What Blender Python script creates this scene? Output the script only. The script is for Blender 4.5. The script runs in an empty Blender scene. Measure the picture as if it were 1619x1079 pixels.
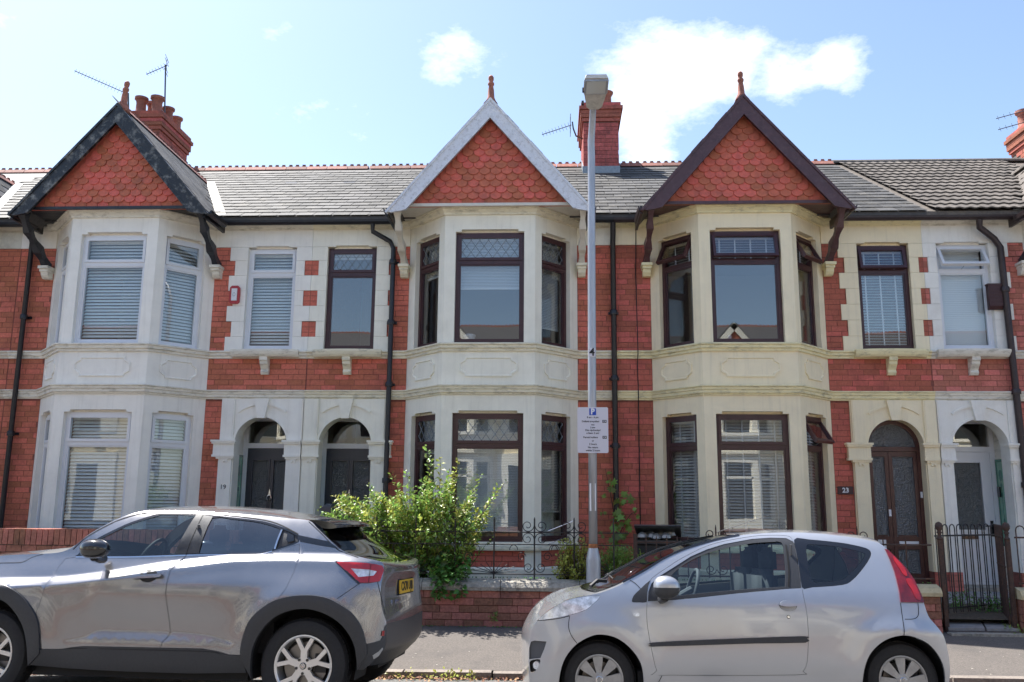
import bpy, bmesh, math, random
from mathutils import Vector, Matrix, noise
from mathutils.geometry import delaunay_2d_cdt
R = random.Random(7)
PI = math.pi
V = Vector
scene = bpy.context.scene
COL = scene.collection

# ---------------------------------------------------------------- camera
cam_d = bpy.data.cameras.new("camera")
cam = bpy.data.objects.new("camera", cam_d); COL.objects.link(cam)
th, roll, yaw = .1807, .008, .0494
c_, s_ = math.cos(yaw), math.sin(yaw)
fw = V((-s_*math.cos(th), c_*math.cos(th), math.sin(th)))
rt = V((c_, s_, 0)); upv = V((s_*math.sin(th), -c_*math.sin(th), math.cos(th)))
cr, sr = math.cos(roll), math.sin(roll)
xr = rt*cr + upv*sr; yu = rt*(-sr) + upv*cr
M = Matrix((xr, yu, -fw)).transposed().to_4x4(); M.translation = V((0, 0, 1.64))
cam.matrix_world = M
cam_d.sensor_width = 36; cam_d.lens = 36*1363/1619; cam_d.clip_start = .05; cam_d.clip_end = 2000
scene.camera = cam

# ---------------------------------------------------------------- sky, sun, exposure
SUN_EL, SUN_AZ = math.radians(60), math.radians(-55)     # azimuth from +Y (into the houses), negative = left
sun_dir = V((math.cos(SUN_EL)*math.sin(SUN_AZ), math.cos(SUN_EL)*math.cos(SUN_AZ), math.sin(SUN_EL)))
world = bpy.data.worlds.new("World"); scene.world = world; world.use_nodes = True
nt = world.node_tree; nt.nodes.clear()
def N(t, tree=None, **k):
    n = (tree or nt).nodes.new(t)
    for a, b in k.items(): setattr(n, a, b)
    return n
sky = N('ShaderNodeTexSky'); sky.sky_type = 'NISHITA'; sky.sun_disc = False
sky.sun_elevation = SUN_EL; sky.sun_rotation = SUN_AZ; sky.altitude = 20; sky.air_density = 1.0; sky.dust_density = 1.2; sky.ozone_density = 1.3
bg1 = N('ShaderNodeBackground'); bg1.inputs[1].default_value = .107
nt.links.new(sky.outputs[0], bg1.inputs[0])
bg2 = N('ShaderNodeBackground'); bg2.inputs[0].default_value = (1, .985, .97, 1); bg2.inputs[1].default_value = .97
tc = N('ShaderNodeTexCoord')
def vmath(op, a, b=None, val=None):
    n = N('ShaderNodeVectorMath', operation=op); nt.links.new(a, n.inputs[0])
    if b is not None:
        if isinstance(b, (tuple, Vector)): n.inputs[1].default_value = tuple(b)
        else: nt.links.new(b, n.inputs[1])
    return n
def fmath(op, a, b=None, c=None, clamp=False):
    n = N('ShaderNodeMath', operation=op); n.use_clamp = clamp
    for i, x in enumerate((a, b, c)):
        if x is None: continue
        if isinstance(x, (int, float)): n.inputs[i].default_value = x
        else: nt.links.new(x, n.inputs[i])
    return n.outputs[0]
noi = N('ShaderNodeTexNoise'); noi.inputs['Scale'].default_value = 4.2; noi.inputs['Detail'].default_value = 9; noi.inputs['Roughness'].default_value = .66
mp = N('ShaderNodeMapping'); mp.inputs['Scale'].default_value = (1, 1, 1.9); mp.inputs['Rotation'].default_value = (0, math.radians(-18), 0)
nt.links.new(tc.outputs['Generated'], mp.inputs[0]); nt.links.new(mp.outputs[0], noi.inputs['Vector'])
def ray(px, py):
    a = (px-809.5)/1363; b = (py-539.5)/1363
    return (fw + xr*a - yu*b).normalized()
mask = None
for px, py, r, k in ((1010, 190, .12, .95), (1080, 130, .13, 1.0), (1150, 110, .12, .95), (1190, 75, .085, .8), (1240, 140, .11, 1.0), (1310, 105, .075, .9), (930, 150, .07, .45), (1030, 90, .06, .5), (725, 70, .085, .75), (705, 20, .07, .5), (1350, 175, .07, .42),
                     (1500, 215, .09, .33), (1540, 262, .12, .55), (1320, 245, .1, .5), (590, 55, .04, .3), (960, 250, .10, .5),
                     (1330, 60, .05, .3), (300, -900, .35, .7), (2600, -300, .5, .6), (-1500, 0, .5, .5)):
    d = vmath('DISTANCE', tc.outputs['Generated'], tuple(ray(px, py)))
    m = fmath('MULTIPLY', fmath('SMOOTH_MIN', fmath('SUBTRACT', 1.0, fmath('DIVIDE', d.outputs['Value'], r), clamp=True), 1.0, .1), k)
    mask = m if mask is None else fmath('MAXIMUM', mask, m)
amb = N('ShaderNodeTexNoise'); amb.inputs['Scale'].default_value = 2.0; amb.inputs['Detail'].default_value = 3  # scattered cloud over the unseen sky too, added to lift the shaded fronts
mp2 = N('ShaderNodeMapping'); mp2.inputs['Location'].default_value = (3.1, .4, 1.7); nt.links.new(tc.outputs['Generated'], mp2.inputs[0]); nt.links.new(mp2.outputs[0], amb.inputs['Vector'])
cl = fmath('ADD', fmath('MULTIPLY', noi.outputs[0], 2.1), fmath('MULTIPLY', mask, 1.16))
cl = fmath('ADD', cl, fmath('MULTIPLY', fmath('SUBTRACT', amb.outputs[0], .45), 1.4))
cl = fmath('SUBTRACT', cl, 1.56)
cl = fmath('MULTIPLY', cl, 1.35, clamp=True)
mx = N('ShaderNodeMixShader'); nt.links.new(cl, mx.inputs[0]); nt.links.new(bg1.outputs[0], mx.inputs[1]); nt.links.new(bg2.outputs[0], mx.inputs[2])
wo = N('ShaderNodeOutputWorld'); nt.links.new(mx.outputs[0], wo.inputs[0])
sun_d = bpy.data.lights.new("sun", 'SUN'); sun_d.energy = 4.9; sun_d.angle = math.radians(.53); sun_d.color = (1, .965, .91)
sun = bpy.data.objects.new("sun", sun_d); COL.objects.link(sun)
sun.rotation_euler = sun_dir.to_track_quat('Z', 'Y').to_euler(); sun.location = (-20, 20, 40)
scene.view_settings.view_transform = 'Standard'; scene.view_settings.look = 'None'
scene.view_settings.exposure = 1.30; scene.view_settings.gamma = 1
scene.render.engine = 'CYCLES'
scene.cycles.max_bounces = 8; scene.cycles.transparent_max_bounces = 12; scene.cycles.caustics_reflective = False; scene.cycles.caustics_refractive = False

# ---------------------------------------------------------------- materials
def mat(name, col, rough=.6, streak=0., metal=0., coat=0., spec=.5, rnd=0., isl=0., hue=0., ns=0., na=0., dirt=None, ds=1.2, da=0., bump=0., bs=60., alpha=None, sub=None, stretch=(1, 1, 1)):
    """col base; rnd per-object value variation; isl per-island; ns/na fine noise; dirt colour blotches ds/da; bump."""
    m = bpy.data.materials.new(name); m.use_nodes = True; t = m.node_tree; b = t.nodes['Principled BSDF']
    b.inputs['Roughness'].default_value = rough; b.inputs['Metallic'].default_value = metal
    b.inputs['Coat Weight'].default_value = coat; b.inputs['Coat Roughness'].default_value = .04; b.inputs['Specular IOR Level'].default_value = spec
    L = t.links.new
    src = None
    rgb = t.nodes.new('ShaderNodeRGB'); rgb.outputs[0].default_value = (*col, 1); src = rgb.outputs[0]
    tcn = t.nodes.new('ShaderNodeTexCoord'); mpn = t.nodes.new('ShaderNodeMapping'); mpn.inputs['Scale'].default_value = stretch
    geo = t.nodes.new('ShaderNodeNewGeometry'); L(geo.outputs['Position'], mpn.inputs[0]); pos = mpn.outputs[0]
    val = None
    def mul(a, b_):
        n = t.nodes.new('ShaderNodeMath'); n.operation = 'MULTIPLY'
        if a is None: n.inputs[0].default_value = 1
        else: L(a, n.inputs[0])
        L(b_, n.inputs[1]); return n.outputs[0]
    def rng(x, lo, hi):
        n = t.nodes.new('ShaderNodeMapRange'); L(x, n.inputs[0]); n.inputs[3].default_value = lo; n.inputs[4].default_value = hi; return n.outputs[0]
    hs = t.nodes.new('ShaderNodeHueSaturation'); used = False
    if rnd:
        oi = t.nodes.new('ShaderNodeObjectInfo'); val = mul(val, rng(oi.outputs['Random'], 1-rnd, 1+rnd)); used = True
        if hue: L(rng(oi.outputs['Random'], .5+hue, .5-hue), hs.inputs['Hue'])
    if isl:
        val = mul(val, rng(geo.outputs['Random Per Island'], 1-isl, 1+isl)); used = True
        if hue and not rnd: L(rng(geo.outputs['Random Per Island'], .5-hue, .5+hue), hs.inputs['Hue'])
    if na:
        n = t.nodes.new('ShaderNodeTexNoise'); n.inputs['Scale'].default_value = ns; n.inputs['Detail'].default_value = 6; n.inputs['Roughness'].default_value = .65; L(pos, n.inputs['Vector'])
        n2 = t.nodes.new('ShaderNodeMapRange'); L(n.outputs[0], n2.inputs[0]); n2.inputs[1].default_value = .3; n2.inputs[2].default_value = .7; n2.inputs[3].default_value = 1-na; n2.inputs[4].default_value = 1+na
        val = mul(val, n2.outputs[0]); used = True
    if used:
        L(val, hs.inputs['Value']); L(src, hs.inputs['Color']); src = hs.outputs[0]
    if dirt:
        n = t.nodes.new('ShaderNodeTexNoise'); n.inputs['Scale'].default_value = ds; n.inputs['Detail'].default_value = 8; n.inputs['Roughness'].default_value = .7; L(pos, n.inputs['Vector'])
        r = t.nodes.new('ShaderNodeMapRange'); L(n.outputs[0], r.inputs[0]); r.inputs[1].default_value = .5; r.inputs[2].default_value = .72; r.inputs[3].default_value = 0; r.inputs[4].default_value = da
        x = t.nodes.new('ShaderNodeMixRGB'); L(r.outputs[0], x.inputs[0]); L(src, x.inputs[1]); x.inputs[2].default_value = (*dirt, 1); src = x.outputs[0]
    if streak:      # rain streaks running down the face
        m3 = t.nodes.new('ShaderNodeMapping'); m3.inputs['Scale'].default_value = (9, 9, .55); L(geo.outputs['Position'], m3.inputs[0])
        n = t.nodes.new('ShaderNodeTexNoise'); n.inputs['Scale'].default_value = 1.6; n.inputs['Detail'].default_value = 7; n.inputs['Roughness'].default_value = .6; L(m3.outputs[0], n.inputs['Vector'])
        r = t.nodes.new('ShaderNodeMapRange'); L(n.outputs[0], r.inputs[0]); r.inputs[1].default_value = .52; r.inputs[2].default_value = .78; r.inputs[3].default_value = 0; r.inputs[4].default_value = streak
        x = t.nodes.new('ShaderNodeMixRGB'); L(r.outputs[0], x.inputs[0]); L(src, x.inputs[1]); x.inputs[2].default_value = (.30, .27, .21, 1); src = x.outputs[0]
    L(src, b.inputs['Base Color'])
    if bump:
        n = t.nodes.new('ShaderNodeTexNoise'); n.inputs['Scale'].default_value = bs; n.inputs['Detail'].default_value = 5; L(pos, n.inputs['Vector'])
        bp = t.nodes.new('ShaderNodeBump'); bp.inputs['Strength'].default_value = bump; bp.inputs['Distance'].default_value = .01; L(n.outputs[0], bp.inputs['Height']); L(bp.outputs[0], b.inputs['Normal'])
    if sub is not None:
        tr = t.nodes.new('ShaderNodeBsdfTranslucent'); L(src, tr.inputs[0]); mxs = t.nodes.new('ShaderNodeMixShader'); mxs.inputs[0].default_value = sub
        L(b.outputs[0], mxs.inputs[1]); L(tr.outputs[0], mxs.inputs[2]); L(mxs.outputs[0], t.nodes['Material Output'].inputs[0])
    return m
def glassmat(name, tint=(1, 1, 1), ior=1.6, rough=0., wav=0., wscale=1.5, base=0.):
    m = bpy.data.materials.new(name); m.use_nodes = True; t = m.node_tree; t.nodes.clear(); L = t.links.new
    tr = t.nodes.new('ShaderNodeBsdfTransparent'); tr.inputs[0].default_value = (*tint, 1)
    gl = t.nodes.new('ShaderNodeBsdfGlossy'); gl.inputs['Roughness'].default_value = rough
    lw = t.nodes.new('ShaderNodeLayerWeight'); lw.inputs[0].default_value = .5
    pw = t.nodes.new('ShaderNodeMath'); pw.operation = 'POWER'; pw.inputs[1].default_value = 5; L(lw.outputs['Facing'], pw.inputs[0])
    f0 = ((ior-1)/(ior+1))**2; fr = t.nodes.new('ShaderNodeMath'); fr.operation = 'MULTIPLY_ADD'; fr.inputs[1].default_value = 1-f0; fr.inputs[2].default_value = f0; L(pw.outputs[0], fr.inputs[0])
    geo = t.nodes.new('ShaderNodeNewGeometry')
    if wav:
        n = t.nodes.new('ShaderNodeTexNoise'); n.inputs['Scale'].default_value = wscale; n.inputs['Detail'].default_value = 1; L(geo.outputs['Position'], n.inputs['Vector'])
        bp = t.nodes.new('ShaderNodeBump'); bp.inputs['Strength'].default_value = wav; bp.inputs['Distance'].default_value = .02; L(n.outputs[0], bp.inputs['Height']); L(bp.outputs[0], gl.inputs['Normal'])
    ad = t.nodes.new('ShaderNodeMath'); ad.operation = 'ADD'; ad.use_clamp = True; ad.inputs[1].default_value = base; L(fr.outputs[0], ad.inputs[0])
    x = t.nodes.new('ShaderNodeMixShader'); L(ad.outputs[0], x.inputs[0]); L(tr.outputs[0], x.inputs[1]); L(gl.outputs[0], x.inputs[2])
    o = t.nodes.new('ShaderNodeOutputMaterial'); L(x.outputs[0], o.inputs[0]); return m
W = {}
def wm(k, *a, **b): W[k] = mat(k, *a, **b)
for k, c in (('brick19', (.56, .180, .115)), ('brick21', (.56, .170, .110)), ('brick23', (.52, .148, .108)), ('brick25', (.58, .200, .155))):
    wm(k, c, .75, rnd=.24, hue=.008, ns=28, na=.16, dirt=(.30, .095, .075), ds=2.2, da=.7, bump=.5, bs=140, spec=.12)
wm('brickwall', (.38, .16, .12), .85, rnd=.38, hue=.015, ns=24, na=.30, dirt=(.10, .062, .06), ds=2.6, da=.95, bump=.9, bs=90, spec=.2)
wm('bricknew', (.40, .17, .12), .85, rnd=.25, hue=.012, ns=24, na=.25, dirt=(.10, .06, .05), ds=5.0, da=.6, bump=.8, bs=90, spec=.2)
wm('brickchim', (.38, .12, .09), .85, rnd=.28, hue=.015, isl=.2, ns=20, na=.22, dirt=(.07, .045, .045), ds=3.5, da=.6, bump=.7, bs=90, spec=.2)
wm('mortar', (.22, .075, .055), .9, ns=20, na=.3)
wm('mortargrey', (.13, .105, .095), .95, ns=30, na=.3)
stain = dict(streak=.20, ns=3.0, na=.05, ds=2.4, bump=.25, bs=110, spec=.3)
wm('render17', (.70, .67, .57), .7, dirt=(.22, .19, .15), da=.5, **stain)
wm('render19', (.90, .865, .785), .65, dirt=(.6, .56, .50), da=.18, **stain)
wm('render21', (.90, .86, .73), .65, dirt=(.6, .55, .44), da=.18, **stain)
wm('render23', (.92, .80, .56), .65, dirt=(.66, .56, .40), da=.16, **stain)
wm('render25', (.88, .85, .78), .65, dirt=(.55, .5, .42), da=.28, **stain)
for k, c in (('19', (.80, .76, .66)), ('21', (.82, .76, .59)), ('23', (.86, .77, .48)), ('25', (.78, .74, .65)), ('17', (.66, .6, .5))):
    wm('course'+k, c, .7, dirt=(.22, .19, .14), da=.6, ns=4, na=.08, ds=6.0, bump=.3, bs=120, spec=.3, stretch=(1, 1, 3))
wm('slate', (.074, .072, .070), .70, rnd=.34, hue=.01, ns=16, na=.2, dirt=(.22, .20, .16), ds=4, da=.4, bump=.5, bs=60, spec=.22)
wm('slatestuff', (.07, .068, .068), .7, isl=.3, ns=16, na=.25, bump=.4, bs=60)
wm('concrete_tile', (.120, .106, .095), .85, rnd=.25, ns=30, na=.3, dirt=(.24, .21, .17), ds=5, da=.5, bump=.8, bs=90, spec=.2)
wm('terracotta', (.60, .155, .095), .65, rnd=.20, hue=.01, ns=14, na=.2, dirt=(.26, .09, .07), ds=3.0, da=.6, bump=.4, bs=90, spec=.35)
wm('ridge', (.30, .12, .09), .8, rnd=.3, ns=18, na=.3, dirt=(.12, .08, .07), ds=6, da=.6, bump=.5, bs=80)
wm('pot', (.34, .125, .085), .75, rnd=.2, ns=12, na=.3, dirt=(.10, .06, .05), ds=5, da=.6)
wm('lead', (.26, .29, .32), .5, metal=.3, ns=20, na=.2)
wm('blackwood', (.022, .024, .030), .42, ns=14, na=.3, dirt=(.27, .27, .26), ds=5.5, da=.0, bump=.5, bs=50)
W['blackpeel'] = mat('blackpeel', (.016, .018, .022), .42, ns=14, na=.3, dirt=(.42, .41, .37), ds=6, da=.75, bump=.8, bs=40)
W['whitepeel'] = mat('whitepeel', (.72, .73, .77), .6, ns=14, na=.06, dirt=(.22, .19, .16), ds=16, da=.55, bump=.6, bs=40)
wm('brownwood', (.085, .038, .042), .38, ns=10, na=.2, dirt=(.16, .10, .10), ds=12, da=.5, bump=.3, bs=60)
wm('whitewood', (.70, .66, .58), .6, dirt=(.25, .20, .12), ds=4, da=.35, ns=8, na=.05, bump=.3, bs=60)
wm('upvc', (.74, .75, .78), .28, ns=2, na=.03)
wm('brownframe', (.060, .022, .025), .33, ns=6, na=.2)
wm('greydoor', (.04, .044, .058), .38, ns=4, na=.1)
wm('browndoor', (.075, .026, .022), .35, ns=8, na=.25)
wm('iron', (.016, .014, .015), .5, ns=30, na=.4, dirt=(.10, .04, .025), ds=10, da=.5)
wm('rustiron', (.05, .028, .022), .7, ns=30, na=.5, dirt=(.15, .06, .03), ds=9, da=.7)
wm('blackpipe', (.012, .013, .018), .35, ns=12, na=.3)
wm('brownpipe', (.035, .022, .024), .4, ns=12, na=.3)
wm('galv', (.42, .44, .48), .42, metal=.4, ns=9, na=.2, dirt=(.30, .30, .32), ds=14, da=.5, bump=.25, bs=60, stretch=(1, 1, .15))
wm('rust', (.30, .12, .05), .9, ns=30, na=.4)
wm('blind', (.88, .89, .90), .5)
wm('blindcream', (.82, .78, .74), .55)
wm('curtain', (.75, .75, .72), .8)
wm('ivory', (.60, .56, .48), .8)
wm('roomwall', (.42, .39, .36), .9)
wm('roomfloor', (.10, .07, .05), .8)
wm('white', (.75, .75, .77), .4)
wm('signwhite', (.66, .64, .70), .35)
wm('printblack', (.012, .012, .014), .5)
wm('printblue', (.012, .07, .45), .4)
wm('tilegreen', (.02, .16, .11), .12, coat=.6, ns=10, na=.25)
wm('tilepale', (.50, .50, .38), .15, coat=.6, ns=6, na=.06)
wm('tilelightgreen', (.16, .38, .26), .12, coat=.6, ns=8, na=.2)
wm('brass', (.45, .40, .32), .3, metal=1)
wm('chrome', (.6, .6, .62), .15, metal=1)
wm('alarmred', (.42, .03, .035), .35)
wm('ventbrown', (.055, .018, .02), .5)
wm('asphalt', (.14, .135, .128), .9, ns=90, na=.45, dirt=(.10, .09, .08), ds=.8, da=.5, bump=.8, bs=160)
wm('pavement', (.116, .101, .090), .92, ns=60, na=.42, dirt=(.078, .070, .066), ds=1.6, da=.9, bump=.7, bs=180)
wm('kerb', (.26, .22, .19), .9, rnd=.18, ns=40, na=.3, dirt=(.08, .07, .06), ds=4, da=.6, bump=.8, bs=70)
wm('coping', (.36, .33, .28), .9, rnd=.12, ns=26, na=.3, dirt=(.06, .058, .05), ds=5.5, da=.85, bump=1., bs=50)
wm('capyellow', (.52, .44, .27), .8, ns=20, na=.15, dirt=(.16, .12, .08), ds=7, da=.5, bump=.5, bs=60)
wm('soil', (.07, .055, .04), 1., ns=30, na=.5, bump=1., bs=30)
wm('pathstone', (.22, .215, .22), .7, ns=14, na=.3, dirt=(.22, .21, .2), ds=5, da=.5, bump=.6, bs=40)
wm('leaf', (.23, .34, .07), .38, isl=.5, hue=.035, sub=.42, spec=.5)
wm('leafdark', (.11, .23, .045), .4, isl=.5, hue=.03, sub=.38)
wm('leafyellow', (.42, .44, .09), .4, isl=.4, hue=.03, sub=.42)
wm('leafred', (.18, .10, .035), .45, isl=.5, hue=.03, sub=.3)
wm('stem', (.07, .045, .03), .8, ns=20, na=.3)
wm('dryleaf', (.26, .13, .075), .8, isl=.6, hue=.03)
wm('bin', (.022, .023, .027), .45, ns=10, na=.2)
wm('binlid', (.05, .056, .065), .4, ns=10, na=.2)
wm('lampglass', (.62, .66, .66), .2, spec=.8)
wm('lampbody', (.62, .60, .56), .5, ns=14, na=.12, dirt=(.18, .17, .15), ds=12, da=.4)
wm('aerial', (.10, .10, .105), .4, metal=.6)
# cars
W['paintgrey'] = mat('paintgrey', (.29, .288, .30), .27, metal=.78, coat=1., ns=1.6, na=.03)
W['paintsilver'] = mat('paintsilver', (.47, .485, .52), .36, metal=.65, coat=1., ns=1.6, na=.02, dirt=(.52, .49, .45), ds=1.1, da=.2)
wm('cladding', (.034, .036, .042), .5, ns=60, na=.15, bump=.15, bs=300)
wm('glossblack', (.010, .010, .012), .12, coat=.8)
wm('seam', (.004, .004, .005), .8)
wm('rubber', (.016, .016, .018), .75, ns=40, na=.25)
wm('alloy', (.70, .70, .70), .35, metal=.7, ns=5, na=.06)
wm('hubcap', (.36, .36, .36), .45, metal=.5, ns=12, na=.2)
wm('darkmetal', (.03, .03, .032), .6, metal=.3)
wm('disc', (.22, .21, .2), .4, metal=.9)
wm('interior', (.022, .023, .027), .75)
wm('interiorgrey', (.10, .10, .105), .8)
wm('lampred', (.42, .010, .012), .12, coat=1., ns=8, na=.35)
wm('lampdarkred', (.17, .006, .010), .12, coat=1., ns=14, na=.5)
wm('lampclear', (.78, .80, .83), .2, metal=.25, coat=1., ns=20, na=.5)
wm('plateyellow', (.72, .43, .02), .35)
W['glass'] = glassmat('glass', (.95, .97, .97), 1.75, wav=.05, wscale=1.6)
W['glassold'] = glassmat('glassold', (.93, .95, .95), 2.25, wav=.07, wscale=1.2)
W['glassfrost'] = glassmat('glassfrost', (.42, .44, .44), 1.6, rough=.3, wav=1.6, wscale=55, base=.22)
W['carglass'] = glassmat('carglass', (.70, .80, .82), 1.7, base=.02)
W['carglassdark'] = glassmat('carglassdark', (.26, .30, .34), 1.8, base=.12)

# ---------------------------------------------------------------- mesh helpers
class Fr:
    """frame: a along, b up, c outward"""
    def __init__(s, o, a, n, up=(0, 0, 1)): s.o = V(o); s.a = V(a).normalized(); s.n = V(n).normalized(); s.u = V(up).normalized()
    def p(s, a, b, c=0.): return s.o + s.a*a + s.u*b + s.n*c
WF = Fr((0, 0, 0), (1, 0, 0), (0, -1, 0))
class MB:
    def __init__(s): s.v = []; s.f = []
    def add(s, vs, fs):
        k = len(s.v); s.v += [V(x) for x in vs]; s.f += [tuple(i+k for i in f) for f in fs]; return s
    def fbox(s, F, a0, a1, b0, b1, c0, c1):
        p = [F.p(a, b, c) for c in (c0, c1) for a, b in ((a0, b0), (a1, b0), (a1, b1), (a0, b1))]
        return s.add(p, [(0, 1, 2, 3), (7, 6, 5, 4), (0, 4, 5, 1), (1, 5, 6, 2), (2, 6, 7, 3), (3, 7, 4, 0)])
    def box(s, x0, x1, y0, y1, z0, z1): return s.fbox(WF, x0, x1, z0, z1, -y0, -y1)
    def prism(s, F, poly, c0, c1):
        n = len(poly); p = [F.p(a, b, c) for c in (c0, c1) for a, b in poly]
        return s.add(p, [tuple(range(n)), tuple(range(2*n-1, n-1, -1))] + [(i, (i+1) % n, n+(i+1) % n, n+i) for i in range(n)])
    def tube(s, pts, r, n=6, closed=False, cap=True):
        pts = [V(p) for p in pts]; m = len(pts); rs = r if isinstance(r, (list, tuple)) else [r]*m
        k = len(s.v); prev = None
        for i, p in enumerate(pts):
            if closed: t = pts[(i+1) % m]-pts[i-1]
            else: t = pts[min(i+1, m-1)]-pts[max(i-1, 0)]
            t.normalize()
            if prev is None: x = t.orthogonal().normalized()
            else:
                x = prev - t*prev.dot(t)
                x = x.normalized() if x.length > 1e-6 else t.orthogonal().normalized()
            prev = x; y = t.cross(x)
            for j in range(n):
                a = 2*PI*(j+.5)/n; s.v.append(p + (x*math.cos(a)+y*math.sin(a))*rs[i])
        for i in range(m if closed else m-1):
            for j in range(n):
                a = k+i*n; b = k+((i+1) % m)*n; s.f.append((a+j, a+(j+1) % n, b+(j+1) % n, b+j))
        if cap and not closed:
            s.f.append(tuple(k+j for j in range(n))[::-1]); s.f.append(tuple(k+(m-1)*n+j for j in range(n)))
        return s
    def lathe(s, o, prof, n=20, ax=(0, 0, 1), caps=True):
        ax = V(ax).normalized(); x = ax.orthogonal().normalized(); y = ax.cross(x); k = len(s.v); o = V(o)
        for r, h in prof:
            for j in range(n):
                a = 2*PI*j/n; s.v.append(o + ax*h + (x*math.cos(a)+y*math.sin(a))*r)
        for i in range(len(prof)-1):
            for j in range(n): s.f.append((k+i*n+j, k+i*n+(j+1) % n, k+(i+1)*n+(j+1) % n, k+(i+1)*n+j))
        if caps:
            s.f.append(tuple(k+j for j in range(n))[::-1]); s.f.append(tuple(k+(len(prof)-1)*n+j for j in range(n)))
        return s
    def sweep(s, path, outs, prof, closed=False):
        """path: list of points, outs: horizontal mitred outward vectors, prof: [(out, z)]"""
        k = len(s.v); n = len(prof)
        for p, o in zip(path, outs):
            for d, z in prof: s.v.append(V(p)+o*d+V((0, 0, z)))
        for i in range(len(path)-1):
            for j in range(n): s.f.append((k+i*n+j, k+i*n+(j+1) % n, k+(i+1)*n+(j+1) % n, k+(i+1)*n+j))
        s.f.append(tuple(k+j for j in range(n))); s.f.append(tuple(k+(len(path)-1)*n+j for j in range(n))[::-1])
        return s
    def holes(s, F, a0, a1, b0, b1, hs, c0, c1, back=True):
        A = sorted({a0, a1, *[h[0] for h in hs], *[h[1] for h in hs]}); B = sorted({b0, b1, *[h[2] for h in hs], *[h[3] for h in hs]})
        A = [a for a in A if a0-1e-9 <= a <= a1+1e-9]; B = [b for b in B if b0-1e-9 <= b <= b1+1e-9]
        def solid(i, j):
            if i < 0 or j < 0 or i >= len(A)-1 or j >= len(B)-1: return False
            a = (A[i]+A[i+1])/2; b = (B[j]+B[j+1])/2
            return not any(h[0] < a < h[1] and h[2] < b < h[3] for h in hs)
        for i in range(len(A)-1):
            for j in range(len(B)-1):
                if not solid(i, j): continue
                x0, x1, y0, y1 = A[i], A[i+1], B[j], B[j+1]
                s.add([F.p(x0, y0, c1), F.p(x1, y0, c1), F.p(x1, y1, c1), F.p(x0, y1, c1)], [(0, 1, 2, 3)])
                if back: s.add([F.p(x0, y0, c0), F.p(x1, y0, c0), F.p(x1, y1, c0), F.p(x0, y1, c0)], [(3, 2, 1, 0)])
                for (di, dj, q) in ((-1, 0, ((x0, y0), (x0, y1))), (1, 0, ((x1, y1), (x1, y0))), (0, -1, ((x1, y0), (x0, y0))), (0, 1, ((x0, y1), (x1, y1)))):
                    if not solid(i+di, j+dj):
                        (p, q2), (r, t) = q; s.add([F.p(p, q2, c0), F.p(p, q2, c1), F.p(r, t, c1), F.p(r, t, c0)], [(0, 1, 2, 3)])
        return s
    def mesh(s, name, m, smooth=False, off=V((0, 0, 0)), weld=False):
        me = bpy.data.meshes.new(name); me.from_pydata([tuple(v-off) for v in s.v], [], s.f)
        if weld or smooth:
            b = bmesh.new(); b.from_mesh(me); bmesh.ops.remove_doubles(b, verts=b.verts, dist=1e-5); bmesh.ops.recalc_face_normals(b, faces=b.faces); b.to_mesh(me); b.free()
        if smooth:
            me.shade_smooth()
            if smooth is not True:
                for_e = me.edges; b = bmesh.new(); b.from_mesh(me)
                for e in b.edges:
                    if len(e.link_faces) == 2 and e.calc_face_angle(0) > smooth: e.smooth = False
                b.to_mesh(me); b.free()
        me.materials.append(m); return me
    def build(s, name, m, parent=None, smooth=False, kind=None, label=None, weld=False):
        if isinstance(m, str): m = W[m]
        off = root_loc(parent) if parent else V((0, 0, 0))
        o = bpy.data.objects.new(name, s.mesh(name, m, smooth, off, weld)); COL.objects.link(o)
        if parent: o.parent = parent
        if kind: o['kind'] = kind
        if label: o['label'] = label
        return o
def root_loc(o):
    l = V((0, 0, 0))
    while o: l += o.location; o = o.parent
    return l
def thing(name, label, cat, loc, rotz=0., group=None):
    o = bpy.data.objects.new(name, None); COL.objects.link(o); o.location = loc; o.rotation_euler = (0, 0, rotz); o.empty_display_size = .2
    o['label'] = label; o['category'] = cat
    if group: o['group'] = group
    return o
def tag(o, label, cat, group=None):
    o['label'] = label; o['category'] = cat
    if group: o['group'] = group
    return o
COUNT = {}
def piece(name, me, parent, F, a, b, c, sc=(1, 1, 1), tilt=0., label=None):
    """place a shared mesh (x along, y = outward-ish, z up) at frame point as a child object"""
    x = F.a; z = F.u; y = z.cross(x)
    m = Matrix((x, y, z)).transposed().to_4x4()
    if tilt: m = m @ Matrix.Rotation(tilt, 4, 'Y')
    m = m @ Matrix.Diagonal((sc[0], sc[1], sc[2], 1))
    m.translation = F.p(a, b, c) - root_loc(parent)
    o = bpy.data.objects.new(name, me); COL.objects.link(o); o.parent = parent; o.matrix_basis = m
    if label: o['label'] = label
    return o
def room(root, name, n=1):
    k = (root.name, name); c = COUNT.get(k, 0)
    if c+n > 300: return False
    COUNT[k] = c+n; return True
def unit_box(name, m):
    return MB().box(-.5, .5, -.5, .5, -.5, .5).mesh(name, W[m])
UB = {}
def ubox(m):
    if m not in UB: UB[m] = unit_box(m+'_piece', m)
    return UB[m]
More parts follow.
